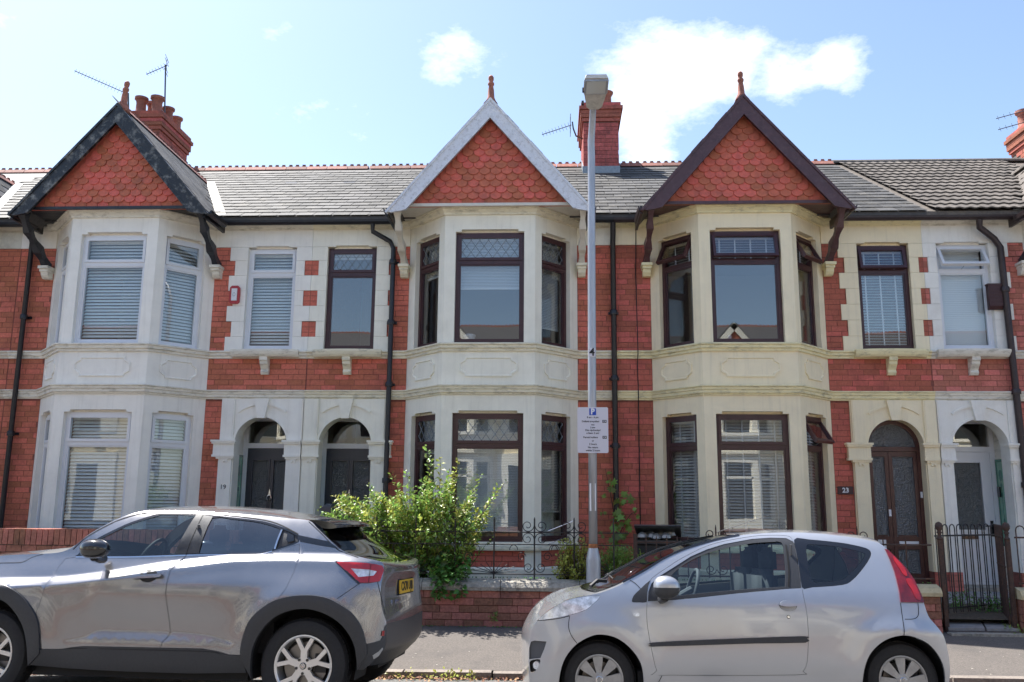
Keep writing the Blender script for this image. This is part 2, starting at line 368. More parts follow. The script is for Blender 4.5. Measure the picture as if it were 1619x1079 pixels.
def text_mesh(txt, size, m, F, a, b, c, name, parent, align='CENTER', depth=.0006, bold=0., kind=None):
    cu = bpy.data.curves.new(name, 'FONT'); cu.body = txt; cu.size = size; cu.align_x = align; cu.align_y = 'CENTER'; cu.extrude = depth; cu.offset = bold; cu.resolution_u = 2
    t = bpy.data.objects.new(name, cu); COL.objects.link(t)
    dg = bpy.context.evaluated_depsgraph_get(); me = bpy.data.meshes.new_from_object(t.evaluated_get(dg)); bpy.data.objects.remove(t)
    me.materials.clear(); me.materials.append(W[m]); me.name = name
    o = bpy.data.objects.new(name, me); COL.objects.link(o); o.parent = parent
    mm = Matrix((F.a, F.u, F.a.cross(F.u))).transposed().to_4x4(); mm.translation = F.p(a, b, c) - (root_loc(parent) if parent else V((0, 0, 0)))
    o.matrix_basis = mm
    return o
def bez(p0, p1, p2, p3, n=10):
    p0, p1, p2, p3 = V(p0), V(p1), V(p2), V(p3)
    return [p0*(1-t)**3+p1*3*t*(1-t)**2+p2*3*t*t*(1-t)+p3*t**3 for t in [i/n for i in range(n+1)]]
# ---------------------------------------------------------------- terrace houses
YF = 13.5; VB = .7235; UF, UW = .70, 1.36; U0, U1 = -1.9515, 2.953
ZG = .30
EAVE, RIDGE_Z, RIDGE_Y, EAVE_Y = 6.12, 8.60, 17.44, 13.22
RS = (RIDGE_Z-EAVE)/(RIDGE_Y-EAVE_Y)
def roofz(y): return EAVE+(y-EAVE_Y)*RS
GH, GF, GA = 1.52, 5.98, 7.74
def win(F, a0, a1, b0, b1, bt, root, m, open_=0., lead=False, blind=None, c=-.10, glass='glass', fw_=.055, label=None, curtain=None, sash=True):
    f = MB(); w = fw_
    f.fbox(F, a0, a0+w, b0, b1, c-.07, c); f.fbox(F, a1-w, a1, b0, b1, c-.07, c)
    f.fbox(F, a0+w, a1-w, b0, b0+w, c-.07, c); f.fbox(F, a0+w, a1-w, b1-w, b1, c-.07, c)
    f.fbox(F, a0+w, a1-w, bt-.035, bt+.035, c-.07, c-.002)
    # fixed glazing bead of the lower light
    i = .022; x0, x1, y0, y1 = a0+w, a1-w, b0+w, bt-.035
    for r in ((x0, x0+i, y0, y1), (x1-i, x1, y0, y1), (x0+i, x1-i, y0, y0+i), (x0+i, x1-i, y1-i, y1)): f.fbox(F, *r, c-.055, c-.012)
    # a sill nosing
    f.fbox(F, a0, a1, b0-.0, b0+.018, c, c+.045)
    o = f.build('window', m, root, label=label)
    MB().fbox(F, x0+i-.004, x1-i+.004, y0+i-.004, y1-i+.004, c-.040, c-.030).build('pane', W[glass], o)
    # top light sash, maybe hinged open at its head
    X0, X1, Y0, Y1 = a0+w-.012, a1-w+.012, bt+.025, b1-w+.012
    ca, sa = math.cos(open_), math.sin(open_)
    hinge = F.p(0, Y1, c+.004)
    G = Fr(hinge, F.a, F.n*ca + F.u*sa, F.u*ca - F.n*sa)
    h = Y1-Y0; s = .042; k = MB()
    for r in ((X0, X0+s, -h, 0), (X1-s, X1, -h, 0), (X0+s, X1-s, -h, -h+s), (X0+s, X1-s, -s, 0)): k.fbox(G, *r, -.045, .012)
    k.build('casement', m, o)
    MB().fbox(G, X0+s-.003, X1-s+.003, -h+s-.003, -s+.003, -.022, -.012).build('pane', W[glass], o)
    if open_:
        p0 = G.p((X0+X1)/2, -h+.03, -.02); p1 = F.p((X0+X1)/2, bt+.03, c-.02)
        MB().tube([p0, (p0+p1)/2-F.u*.01, p1], .006).build('stay', W['chrome'], o)
    def lattice(G, x0, x1, y0, y1, cc, dx, dy, name='leading'):
        k = MB(); H = y1-y0; Wd = x1-x0
        sl = dy/dx
        for sg in (1, -1):
            n = int((Wd+H/sl)/dx)+3
            for q in range(-n, n+1):
                # line x = x0+q*dx + sg*t/sl
                pts = []
                for t in (0, H): pts.append((x0+q*dx+sg*t/sl, y0+t))
                (xa, ya), (xb, yb) = pts
                if xa > xb: xa, ya, xb, yb = xb, yb, xa, ya
                if xb <= x0 or xa >= x1: continue
                if xa < x0: ya += (yb-ya)*(x0-xa)/(xb-xa); xa = x0
                if xb > x1: yb = ya+(yb-ya)*(x1-xa)/(xb-xa); xb = x1
                k.tube([G.p(xa, ya, cc), G.p(xb, yb, cc)], .0045, 4)
        k.build(name, W['lead'], o)
    if lead: lattice(G, X0+s, X1-s, -h+s, -s, -.009, .135, .19)
    if blind:
        kind, drop, pitch = blind; k = MB(); top = b1-w-.01; bot = b0+w+.02; bot = top-(top-bot)*drop
        n = int((top-bot)/pitch); cc = c-.13
        ang = math.radians({'v': 46, 'o': 26, 's': 66, 'w': 44}[kind]); d = {'v': .99, 'o': .80, 's': .99, 'w': .97}[kind]*pitch/2*1.15
        for q in range(n):
            b = top-.03-q*pitch; db, dc = d*math.sin(ang), d*math.cos(ang)
            k.prism(Fr(F.p(a0+w, 0, 0), -F.n, F.a), [(-cc-dc, b-db), (-cc+dc, b+db), (-cc+dc+.002, b+db-.002), (-cc-dc+.002, b-db-.002)], 0, a1-a0-2*w)
        k.fbox(F, a0+w, a1-w, top-.03, top, cc-.02, cc+.02); k.fbox(F, a0+w, a1-w, bot, bot+.015, cc-.015, cc+.015)
        k.build('blind', W['blindcream' if kind in 'ow' else 'blind'], o, kind='stuff')
        if kind in 'ow' and pitch > .03:
            k = MB(); nn = max(2, round((a1-a0)/.28))
            for q in range(nn):
                x = a0+w+(a1-a0-2*w)*(q+.5)/nn; k.fbox(F, x-.011, x+.011, bot, top, cc+.022, cc+.026)
            k.build('blind_tape', W['white'], o)
    if curtain:
        for (xa, xb) in curtain:
            k = MB(); n = max(8, int(abs(xb-xa)/.012)); pr = []
            for q in range(n+1):
                x = xa+(xb-xa)*q/n; pr.append((x, -.26+.022*math.sin(q*.9)+.01*math.sin(q*2.3)))
            for bz in (b0, b1):
                for x, cc in pr: k.v.append(F.p(x, bz, c+cc))
            for q in range(n): k.f.append((q, q+1, n+2+q, n+1+q))
            k.build('curtain', W['curtain'], o, smooth=True)
    return o
# shared little meshes
def me_scale_tile():
    k = MB(); w, h, r = .083, .105, .083
    pts = [(-w, h), (-w, 0)] + [(-w*math.cos(t), -.062*math.sin(t)) for t in [PI*i/8 for i in range(1, 8)]] + [(w, 0), (w, h)]
    return k.prism(Fr((0, 0, 0), (1, 0, 0), (0, -1, 0)), pts, 0, .014).mesh('tile', W['terracotta'])
def me_plain_tile():
    return MB().prism(WF, [(-.083, .12), (-.083, -.05), (.083, -.05), (.083, .12)], 0, .014).mesh('tile', W['terracotta'])
def me_slate():
    k = MB(); w, h = .5, .5
    return k.add([(-w, 0, -h), (w, 0, -h), (w, 0, h), (-w, 0, h), (-w, 1, -h), (w, 1, -h), (w, 1, h), (-w, 1, h)],
                 [(0, 1, 2, 3), (4, 7, 6, 5), (0, 4, 5, 1), (1, 5, 6, 2), (2, 6, 7, 3), (3, 7, 4, 0)]).mesh('slate', W['slate'])
def me_roll_tile():
    k = MB(); n = 12
    for h in (-.19, .19):
        for lay in (0, .02):
            for i in range(n+1):
                x = -.165+.33*i/n; y = .015*(.5+.5*math.sin(4*PI*i/n))
                k.v.append(V((x, -y-lay, h)))
    m = n+1
    for i in range(n):
        k.f += [(m+i, m+i+1, 3*m+i+1, 3*m+i), (i, i+1, m+i+1, m+i), (2*m+i, 3*m+i, 3*m+i+1, 2*m+i+1)]
    return k.mesh('roof_tile', W['concrete_tile'])
def me_ridge():
    k = MB(); L = .218
    pr = [(-.11, -.075), (-.1, -.055), (-.028, .028), (.028, .028), (.1, -.055), (.11, -.075), (.0, .0)]
    k.prism(Fr((-L, 0, 0), (0, 1, 0), (1, 0, 0)), pr, 0, 2*L)
    bumps = [(-L, .02)]
    for i in range(3):
        x = -L+2*L*(i+.5)/3
        bumps += [(x-.052, .035), (x-.030, .052), (x-.034, .075), (x+.034, .075), (x+.030, .052), (x+.052, .035)]
    bumps += [(L, .02)]
    k.prism(WF, bumps, -.014, .014)
    return k.mesh('ridge_tile', W['ridge'])
def me_ridge_plain():
    k = MB(); L = .222; pr = [(.12*math.cos(t), -.05+.095*math.sin(t)) for t in [PI*i/8 for i in range(9)]]
    return k.prism(Fr((-L, 0, 0), (0, 1, 0), (1, 0, 0)), pr, 0, 2*L).mesh('ridge_tile', W['concrete_tile'])
SC, PT, SL, RT, RG, RGP = me_scale_tile(), me_plain_tile(), me_slate(), me_roll_tile(), me_ridge(), me_ridge_plain()
def lay_bricks(root, parent, F, rects, m, bl=.238, bh=.0862, proud=.005, header=False, mm=.008, z0=None, skip=None, flip=0):
    """stretcher courses in the given rectangles (frame coordinates); each brick a part, overflow joined"""
    over = MB(); rows = 0
    for (a0, a1, b0, b1) in rects:
        zb = b0 if z0 is None else z0+math.floor((b0-z0)/bh+1e-6)*bh
        i = 0; b = zb
        while b < b1-.012:
            lo, hi = max(b, b0), min(b+bh, b1)
            ri = int(round((b-(z0 or b0))/bh))
            a = a0 - (bl/2 if (ri+flip) % 2 else 0) - .03*((ri*7) % 3) if a1-a0 > .2 else a0
            while a < a1-.012:
                L = bl if not (header and (int(a*40)+ri) % 3 == 0) else bl/2
                l, r = max(a, a0), min(a+L, a1)
                if r-l > .03 and hi-lo > .03 and not (skip and skip((l+r)/2, (lo+hi)/2)):
                    ca, cb = (l+r)/2, (lo+hi)/2; d = .02+R.uniform(-.003, .003)
                    sx, sz = r-l-mm, hi-lo-mm
                    if room(root, 'brick'):
                        piece('brick', ubox(m), parent, F, ca, cb, proud-.01+R.uniform(-.0025, .0025), (sx, d, sz))
                    else: over.fbox(F, l+mm/2, r-mm/2, lo+mm/2, hi-mm/2, proud-.02, proud)
                a += L
            b += bh; i += 1
    if over.f: over.build('bricks', W[m], parent, kind='stuff', label='brickwork courses')
def house(cfg):
    XB, s, hid = cfg['x'], cfg['s'], cfg['id']
    U0, U1 = cfg['u']
    vis = cfg.get('vis', (-99, 99))            # world X range where single pieces are worth building
    root = thing('terraced_house', cfg['label'], 'house', (XB, YF, ZG), group='terraced houses')
    ren, cou, brk, tim = 'render'+hid, 'course'+hid, cfg.get('brick', 'brick'+hid), cfg['timber']
    F = Fr((XB, YF, 0), (s, 0, 0), (0, -1, 0))
    BF = Fr((XB, YF-VB, 0), (s, 0, 0), (0, -1, 0))
    cl = math.hypot(UW-UF, VB)
    CR = Fr((XB+s*UF, YF-VB, 0), (s*(UW-UF), VB, 0), (s*VB, -(UW-UF), 0))
    CL = Fr((XB-s*UF, YF-VB, 0), (-s*(UW-UF), VB, 0), (-s*VB, -(UW-UF), 0))
    # ---- main wall: mortar bed with openings
    upw = (1.905, 2.715, 3.96, 5.665)
    holes = [(-1.20, 1.20, .5, 5.95), (upw[0]-.014, upw[1]+.014, upw[2]-.014, 5.705), (1.70, 2.90, ZG+.02, 3.12)]
    wall = MB().holes(F, U0, U1, ZG-.3, 6.1, holes, -.23, 0)
    # the shell behind: party walls, rear wall, floors
    xl, xr_ = sorted((XB+s*U0, XB+s*U1)); e = .004
    wall.box(xl+e, xl+.1, YF+.23, 21.6, ZG-.3, 6.1).box(xr_-.1, xr_-e, YF+.23, 21.6, ZG-.3, 6.1).box(xl+.1, xr_-.1, 21.5, 21.6, ZG-.3, 6.1)
    wall = wall.build('wall', W['mortar'], root)
    inn = MB().box(xl+.1, xr_-.1, YF+.25, 21.5, 3.40, 3.62).box(xl+.1, xr_-.1, YF+.25, 21.5, ZG-.2, ZG+.08).box(xl+.1, xr_-.1, YF+.25, 21.5, 6.0, 6.1)
    inn.box(xl+.1, xr_-.1, YF+3.2, YF+3.25, ZG, 6.0)
    inn.add([F.p(-UW, z, .0) for z in (3.45,)]+[F.p(-UF, 3.45, VB-.1), F.p(UF, 3.45, VB-.1), F.p(UW, 3.45, 0)], [(0, 1, 2, 3)])
    xd = XB+s*1.55; inn.box(xd-.04, xd+.04, YF+.25, YF+3.2, ZG, 6.0)
    inn.build('room', W['roomwall'], root)
    # ---- bricks
    def seen(a, b): return not (vis[0] < XB+s*a < vis[1])
    q = 1.655
    rects = [(U0+.006, -UW, 3.945, 5.68), (U0+.006, -UW, 3.31, 3.82), (UW, U1-.006, 3.31, 3.82), (U0+.006, -UW, .55, 3.16), (UW, 1.64, .55, 3.16)]
    zz = [3.945, 4.18, 4.435, 4.69, 4.945, 5.20, 5.45, 5.68]
    for i in range(7): rects.append((UW, 1.61 if i % 2 == 0 else 1.70, zz[i], zz[i+1]))
    for i in (1, 3, 5): rects.append((2.855, U1, zz[i], zz[i+1]))
    if hid != '17' or True: lay_bricks(root, wall, F, rects, brk, z0=.55, skip=seen)
    # ---- quoin blocks round the upper window
    for i in range(7):
        wide = i % 2 == 0
        for (a0, a1) in ((1.61 if wide else 1.70, upw[0]), (upw[1], U1-.002 if wide else 2.855)):
            k = MB(); k.fbox(F, a0, a1, zz[i]+.002, zz[i+1]-.002, -.2, .022); k.build('quoin', W[ren], root)
    # ---- frieze above
    fr = MB(); hd = (upw[0], upw[1], 5.0, 5.665); hd2 = (upw[0]+.13, upw[1]-.13, 5.6, 5.70)
    fr.holes(F, UW, U1-.002, 5.682, 5.99, [hd2], -.2, .022); fr.fbox(F, upw[0]+.1, upw[1]-.1, 5.66, 5.72, -.2, -.06); fr.build('frieze', W[ren], root)
    MB().fbox(F, U0+.002, -UW, 5.682, 5.99, -.2, .022).build('frieze', W[ren], root)
    # ---- plan path for courses
    U = [(U0+.001, 0), (-UW, 0), (-UF, VB), (UF, VB), (UW, 0), (U1-.001, 0)]
    pts = [V((XB+s*u, YF-v, 0)) for u, v in U]; outs = []
    for i in range(len(pts)):
        n = []
        for a, b in ((i-1, i), (i, i+1)):
            if a < 0 or b >= len(pts): continue
            d = (pts[b]-pts[a]).normalized(); nn = V((d.y, -d.x, 0)); nn = nn if s > 0 else -nn; n.append(nn)
        if len(n) == 1: outs.append(n[0])
        else: o = (n[0]+n[1]); o = o/(1+n[0].dot(n[1])); outs.append(o)
    def course(name, z0, z1, prof):
        k = MB(); k.sweep(pts, outs, [(o, z0+(z1-z0)*t) for o, t in prof]); return k.build(name, W[cou], root)
    cp = [(-.02, 0), (.03, .0), (.032, .30), (.058, .36), (.062, .72), (.085, .78), (.085, .94), (.07, 1), (-.02, 1.02)]
    course('string_course', 3.165, 3.31, [(-.02, 0), (.024, .0), (.024, .18), (.05, .2), (.055, .5), (.07, .55), (.074, .8), (.095, .84), (.095, .96), (.07, 1), (-.02, 1.02)])
    course('sill_course', 3.822, 3.945, cp)
    course('cornice', 5.965, 6.085, [(-.02, 0), (.03, 0), (.034, .25), (.075, .6), (.08, .8), (.10, .84), (.10, 1), (-.02, 1)])
    # ---- the bay
    wf = .53; wc0, wc1 = .145, .80
    def head(h): return (h[0]+.09, h[1]-.09, h[3]-.02, h[3]+.035)
    up_f = (-wf, wf, 3.95, 5.70); up_c = (wc0, wc1, 3.95, 5.70); lo_f = (-wf, wf, 1.02, 2.89); lo_c = (wc0, wc1, 1.02, 2.89)
    bay = MB(); hu_n = lambda h: (h[0]+.05, h[1]-.05, h[3]-.004, h[3]+.05)
    for G, a0, a1, hu, hl in ((BF, -UF, UF, up_f, lo_f), (CR, 0, cl, up_c, lo_c), (CL, 0, cl, up_c, lo_c)):
        bay.holes(G, a0, a1, 3.90, 6.0, [hu, head(hu)], -.16, 0)
        bay.holes(G, a0, a1, .98, 3.20, [hl, head(hl)], -.16, 0)
        bay.fbox(G, a0, a1, 3.28, 3.86, -.16, 0)
        bay.fbox(G, *hu_n(hu), -.16, -.10); bay.fbox(G, *hu_n(hl), -.16, -.10)
    bay.build('bay', W[ren], root)
    # raised panels in the apron
    for G, a0, a1 in ((BF, -.44, .44), (CR, .20, .80), (CL, .20, .80)):
        z0, z1, ch = 3.435, 3.735, .085
        out = [(a0+ch, z0), (a1-ch, z0), (a1-ch*.9, z0+ch*.45), (a1-.035, z0+ch*.7), (a1, z0+ch), (a1, z1-ch), (a1-.035, z1-ch*.7), (a1-ch*.9, z1-ch*.45), (a1-ch, z1), (a0+ch, z1), (a0+ch*.9, z1-ch*.45), (a0+.035, z1-ch*.7), (a0, z1-ch), (a0, z0+ch), (a0+.035, z0+ch*.7), (a0+ch*.9, z0+ch*.45)]
        cx, cy = (a0+a1)/2, (z0+z1)/2; k = MB(); n = len(out)
        for r_, cc in ((0, .001), (.0, .020), (.018, .022), (.028, .006), (.034, .006)):
            for a, b in out:
                k.v.append(G.p(a-math.copysign(r_, a-cx), b-math.copysign(r_, b-cy), cc))
        for j in range(4):
            for i in range(n): k.f.append((j*n+i, j*n+(i+1) % n, (j+1)*n+(i+1) % n, (j+1)*n+i))
        k.f.append(tuple(4*n+i for i in range(n)))
        k.build('panel', W[ren], root)
    # window board, plinth
    bp = [pts[1], pts[2], pts[3], pts[4]]; bo = [outs[1], outs[2], outs[3], outs[4]]
    MB().sweep(bp, bo, [(-.16, .90), (.05, .90), (.055, .925), (.05, .965), (.0, .985), (-.16, .985)]).build('sill', W[cou], root)
    MB().sweep(bp, bo, [(-.16, ZG-.2), (.03, ZG-.2), (.03, .64), (.0, .665), (-.16, .665)]).build('plinth', W[ren], root)
    MB().sweep(bp, bo, [(-.16, .66), (-.02, .66), (-.02, .90), (-.16, .90)]).build('apron_wall', W['mortar'], root)
    for G, a0, a1 in ((BF, -UF, UF), (CR, 0, cl), (CL, 0, cl)):
        for q0, q1 in ((a0+.001, a0+.14), (a1-.14, a1-.001)): MB().fbox(G, q0, q1, .66, .905, -.1, .004).build('apron_pier', W[ren], root)
    if cfg.get('apron', True):
        for G, a0, a1 in ((BF, -UF, UF), (CR, 0, cl), (CL, 0, cl)):
            lay_bricks(root, wall, G, [(a0+.14, a1-.14, .667, .898)], brk, proud=-.008, bh=.0775, skip=(lambda a, b: hid in ('17', '25')))
    # ---- windows
    w = cfg['win']; st = w['frame']; op = w.get('open', {}); ld = w.get('lead', False); bl = w.get('blinds', {}); gm = w.get('glass', 'glass')
    lab = w.get('labels', {})
    cu = w.get('curtains', {})
    for key, G, h in (('uf', BF, up_f), ('ur', CR, up_c), ('ul', CL, up_c), ('lf', BF, lo_f), ('lr', CR, lo_c), ('ll', CL, lo_c)):
        bt = 5.235 if key[0] == 'u' else 2.42
        win(G, h[0], h[1], h[2], h[3], bt, root, W[st], op.get(key, 0), ld, bl.get(key, bl.get('all')), c=-.08, glass=gm, label=lab.get(key), curtain=cu.get(key))
    win(F, upw[0], upw[1], upw[2]+.012, upw[3], 5.24, root, W[w.get('small', st)], op.get('small', 0), w.get('lead_small', ld), bl.get('small', bl.get('all')), c=-.06, glass=gm, label=lab.get('small'))
    # bowed sill and its bracket
    k = MB(); sp = []
    for i in range(13):
        t = -1+2*i/12; sp.append((2.305+t*.55, .10+.10*math.sqrt(max(0, 1-t*t*.96))))
    for z, d in ((3.835, -.03), (3.87, .0), (3.92, .02), (3.95, .02)):
        k.v += [F.p(a, z, c_+d) for a, c_ in sp]
    n = 13
    for j in range(3):
        for i in range(n-1): k.f.append((j*n+i, j*n+i+1, (j+1)*n+i+1, (j+1)*n+i))
    for z, d in ((3.835, -.03), (3.95, .02)):
        b = len(k.v); k.v += [F.p(a, z, c_+d) for a, c_ in sp]+[F.p(sp[-1][0], z, -.02), F.p(sp[0][0], z, -.02)]; k.f.append(tuple(range(b, b+n+2)))
    for i in (0, n-1):
        b = len(k.v); a = sp[i][0]; k.v += [F.p(a, 3.835, -.02), F.p(a, 3.95, -.02), F.p(a, 3.95, sp[i][1]+.02), F.p(a, 3.835, sp[i][1]-.03)]; k.f.append((b, b+1, b+2, b+3))
    k.build('sill', W[cou], root)
    br = [(0, 3.56), (.05, 3.56), (.075, 3.60), (.06, 3.64), (.09, 3.68), (.13, 3.72), (.14, 3.76), (.165, 3.78), (.165, 3.835), (0, 3.835)]
    MB().prism(Fr(F.p(2.245, 0, 0), F.n, F.a), br, 0, .125).build('bracket', W[cou], root)
    # ---- doorway
    A0, A1, SP, RA = 1.88, 2.72, 2.46, .42; AC = 2.30
    k = MB(); n = 20
    arc = [(AC-RA*math.cos(PI*i/n), SP+RA*math.sin(PI*i/n)) for i in range(n+1)]
    for i in range(n):
        (a, b), (c_1, d) = arc[i], arc[i+1]
        k.add([F.p(a, b, .03), F.p(c_1, d, .03), F.p(c_1, 3.17, .03), F.p(a, 3.17, .03)], [(0, 1, 2, 3)])
        k.add([F.p(a, b, .03), F.p(c_1, d, .03), F.p(c_1, d, -.23), F.p(a, b, -.23)], [(0, 1, 2, 3)])
    k.fbox(F, 1.64, A0, SP, 3.17, -.23, .03); k.fbox(F, A1, U1-.002, SP, 3.17, -.23, .03)
    k.fbox(F, 1.64, A0, .62, SP, -.23, .03); k.fbox(F, A1, U1-.002, .62, SP, -.23, .03)
    k.build('door_surround', W[ren], root)
    k = MB()
    k.fbox(F, 1.64, A0, ZG-.1, .62, -.23, .034); k.fbox(F, A1, U1-.002, ZG-.1, .62, -.23, .034)
    k.build('plinth', W['mortar' if hid in ('23', '25') else ren], root)
    if hid in ('23', '25'): lay_bricks(root, wall, F, [(1.642, A0-.002, ZG+.02, .62), (A1+.002, U1-.003, ZG+.02, .62)], brk, proud=.046)
    # archivolt mouldings
    def arcring(r0, r1, c1, lim=None):
        k = MB(); nn = 24; ps = []
        for i in range(nn+1):
            t = PI*i/nn; 
            ps.append(t)
        for i in range(nn):
            q = []
            for t, r_ in ((ps[i], r0), (ps[i+1], r0), (ps[i+1], r1), (ps[i], r1)):
                a, b = AC-r_*math.cos(t), SP+r_*math.sin(t); q.append((a, b))
            if lim and any(a < lim[0] or a > lim[1] for a, b in q): continue
            k.prism(F, q, .028, c1)
        return k
    arcring(.42, .455, .042).build('archivolt', W[ren], root)
    arcring(.615, .65, .05, (A0+.015, A1-.015)).build('archivolt', W[ren], root)
    MB().prism(F, [(2.24, 2.86), (2.36, 2.86), (2.42, 3.168), (2.18, 3.168)], .0, .095).build('keystone', W[ren], root)
    for a0, a1 in ((1.655, 1.865), (2.735, U1-.01)):
        k = MB(); k.fbox(F, a0, a1, 2.5, 3.168, .02, .062); k.fbox(F, a0+.02, a1-.02, 2.52, 3.168, .06, .07)
        k.build('pilaster', W[ren], root)
        k = MB(); x0, x1 = a0, a1
        k.fbox(F, x0, x1, .62, 2.23, .02, .062)
        k.build('pilaster', W[ren], root)
        k = MB(); L_ = .09 if a0 < 2 else .035; R_ = .035 if a0 < 2 else .0
        k.fbox(F, x0-L_, x1+R_, 2.28, 2.46, .0, .085); k.fbox(F, x0-L_-.02, x1+R_+(.02 if R_ else 0), 2.455, 2.485, .0, .11); k.fbox(F, x0-L_-.035, x1+R_+(.035 if R_ else 0), 2.485, 2.515, .0, .125)
        k.fbox(F, x0-L_-.012, x1+R_+(.012 if R_ else 0), 2.25, 2.285, .0, .10); k.fbox(F, x0-L_*.4, x1+R_, 2.22, 2.252, .0, .085)
        m_ = (x0+x1)/2; k.prism(F, [(m_-.05, 2.222), (m_-.04, 2.17), (m_-.018, 2.16), (m_-.012, 2.185), (m_, 2.195), (m_+.012, 2.185), (m_+.018, 2.16), (m_+.04, 2.17), (m_+.05, 2.222)], .06, .078)
        k.build('capital', W[ren], root)
    # porch
    PD = -.56; P0, P1 = 1.84, 2.80; FL = .40
    k = MB(); k.fbox(F, P0-.05, P0, ZG, 3.05, PD, -.2); k.fbox(F, P1, P1+.05, ZG, 3.05, PD, -.2); k.fbox(F, P0, P1, 3.0, 3.05, PD, -.2)
    k.build('porch', W[cfg.get('porch', ren)], root)
    k = MB(); k.fbox(F, P0, P1, ZG-.2, FL, PD, .03); k.fbox(F, P0, P1, ZG-.25, FL-.10, .03, .30); k.build('doorstep', W['coping'], root)
    if cfg.get('tiles', True):
        for a, sg in ((P0, 1), (P1, -1)):
            G = Fr(F.p(a, 0, -.14), -F.n, F.a*sg)
            k = MB(); k.fbox(G, .12, .34, 1.0, 2.28, 0, .006); tp = k.build('tile_panel', W['tilelightgreen'], root, label='glazed green porch tile panel')
            k = MB()
            for r in ((.10, .14, .98, 2.30), (.32, .36, .98, 2.30), (.14, .32, 2.26, 2.30), (.14, .32, .98, 1.02)): k.fbox(G, *r, 0, .010)
            k.prism(G, [(.23+.045*math.cos(t), 2.05+.09*math.sin(t)) for t in [2*PI*i/10 for i in range(10)]], .006, .011)
            for z in (1.15, 1.35, 1.75, 1.9): k.prism(G, [(.23-.03, z), (.23, z-.05), (.23+.03, z), (.23, z+.06)], .006, .01)
            k.fbox(G, .226, .234, 1.05, 2.0, .006, .009)
            k.build('border', W['tilegreen'], tp)
    D = cfg['door']
    if D['kind'] == 'arch':      # double doors filling the arch
        c0 = -.14; dm = W['browndoor']
        k = MB(); n = 20
        for r0, r1, z in ((.355, .42, 0),):
            for i in range(n):
                q = []
                for t, r_ in ((PI*i/n, r0), (PI*(i+1)/n, r0), (PI*(i+1)/n, r1), (PI*i/n, r1)): q.append((AC-r_*math.cos(t), 2.40+.06+r_*math.sin(t)))
                k.prism(F, q, c0-.06, c0)
        k.fbox(F, A0, A0+.055, FL, SP, c0-.06, c0); k.fbox(F, A1-.055, A1, FL, SP, c0-.06, c0); k.fbox(F, A0+.055, A1-.055, 2.40, 2.47, c0-.06, c0+.01)
        fr_ = k.build('door_frame', dm, root)
        q = [(AC-.36*math.cos(PI*i/16), 2.465+.355*math.sin(PI*i/16)) for i in range(17)]
        MB().prism(F, q, c0-.035, c0-.025).build('fanlight', W['glassfrost'], fr_)
        split = A0+.055+.30
        for a0, a1 in ((A0+.058, split-.003), (split+.003, A1-.058)):
            k = MB(); g0, g1 = 1.12, 2.32; f_ = .055
            k.holes(F, a0, a1, FL+.01, 2.395, [(a0+f_, a1-f_, g0, g1), (a0+f_, a1-f_, .58, .93)], c0-.05, c0-.008)
            k.fbox(F, a0+f_+.02, a1-f_-.02, g0-.0, g0+.02, c0-.045, c0-.02)
            d = k.build('door', dm, root)
            MB().fbox(F, a0+f_-.002, a1-f_+.002, g0, g1, c0-.035, c0-.025).build('pane', W['glassfrost'], d)
            MB().fbox(F, a0+f_-.002, a1-f_+.002, .58, .93, c0-.035, c0-.025).build('pane', W['glassfrost'], d)
        MB().fbox(F, split+.08, A1-.12, .985, 1.05, c0-.01, c0+.0).build('letterbox', W['white'], d)
        MB().fbox(F, split-.05, split-.015, 1.42, 1.52, c0-.01, c0+.01).build('notice', W['white'], d)
        MB().fbox(F, split-.24, split-.12, .93, 1.07, c0-.01, c0+.006).build('notice', W['white'], d)
        MB().fbox(F, A1-.045, A1-.015, 1.70, 1.79, c0, c0+.02).build('bell_push', W['white'], fr_)
    else:
        c0 = PD+.06; a0, a1 = P0, P1; fm = W['upvc']; fx = .075
        k = MB(); k.fbox(F, a0, a0+fx, FL, 3.0, c0-.07, c0); k.fbox(F, a1-fx, a1, FL, 3.0, c0-.07, c0); k.fbox(F, a0+fx, a1-fx, 2.42, 2.50, c0-.07, c0); k.fbox(F, a0+fx, a1-fx, 2.86, 3.0, c0-.07, c0); k.fbox(F, a0+fx, a1-fx, FL, FL+.06, c0-.07, c0+.01)
        fr_ = k.build('door_frame', fm, root)
        MB().fbox(F, a0+fx, a1-fx, 2.50, 2.86, c0-.045, c0-.035).build('fanlight', W['glassold'], fr_)
        da0, da1, dz0, dz1 = a0+fx+.004, a1-fx-.004, FL+.064, 2.415
        if D['kind'] == 'grey':
            m_ = (da0+da1)/2; hh = [(da0+.10, m_-.045, 1.30, 2.22), (m_+.045, da1-.10, 1.30, 2.22)]
            k = MB().holes(F, da0, da1, dz0, dz1, hh, c0-.05, c0-.008)
            for (x0, x1, y0, y1) in hh:
                k.fbox(F, x0-.025, x1+.025, y0-.025, y0, c0-.01, c0+.006); k.fbox(F, x0-.025, x1+.025, y1, y1+.025, c0-.01, c0+.006); k.fbox(F, x0-.025, x0, y0, y1, c0-.01, c0+.006); k.fbox(F, x1, x1+.025, y0, y1, c0-.01, c0+.006)
            for x0, x1 in ((da0+.10, m_-.045), (m_+.045, da1-.10)): k.fbox(F, x0, x1, .68, 1.12, c0-.008, c0+.004); k.fbox(F, x0+.03, x1-.03, .72, 1.08, c0+.004, c0+.010)
            d = k.build('door', W['greydoor'], root)
            for x0, x1, y0, y1 in hh: MB().fbox(F, x0, x1, y0, y1, c0-.035, c0-.027).build('pane', W['glassfrost'], d)
            k = MB().tube([F.p(m_+.035*math.cos(t), 1.62+.045*math.sin(t), c0+.015) for t in [2*PI*i/12 for i in range(12)]], .008, 5, closed=True)
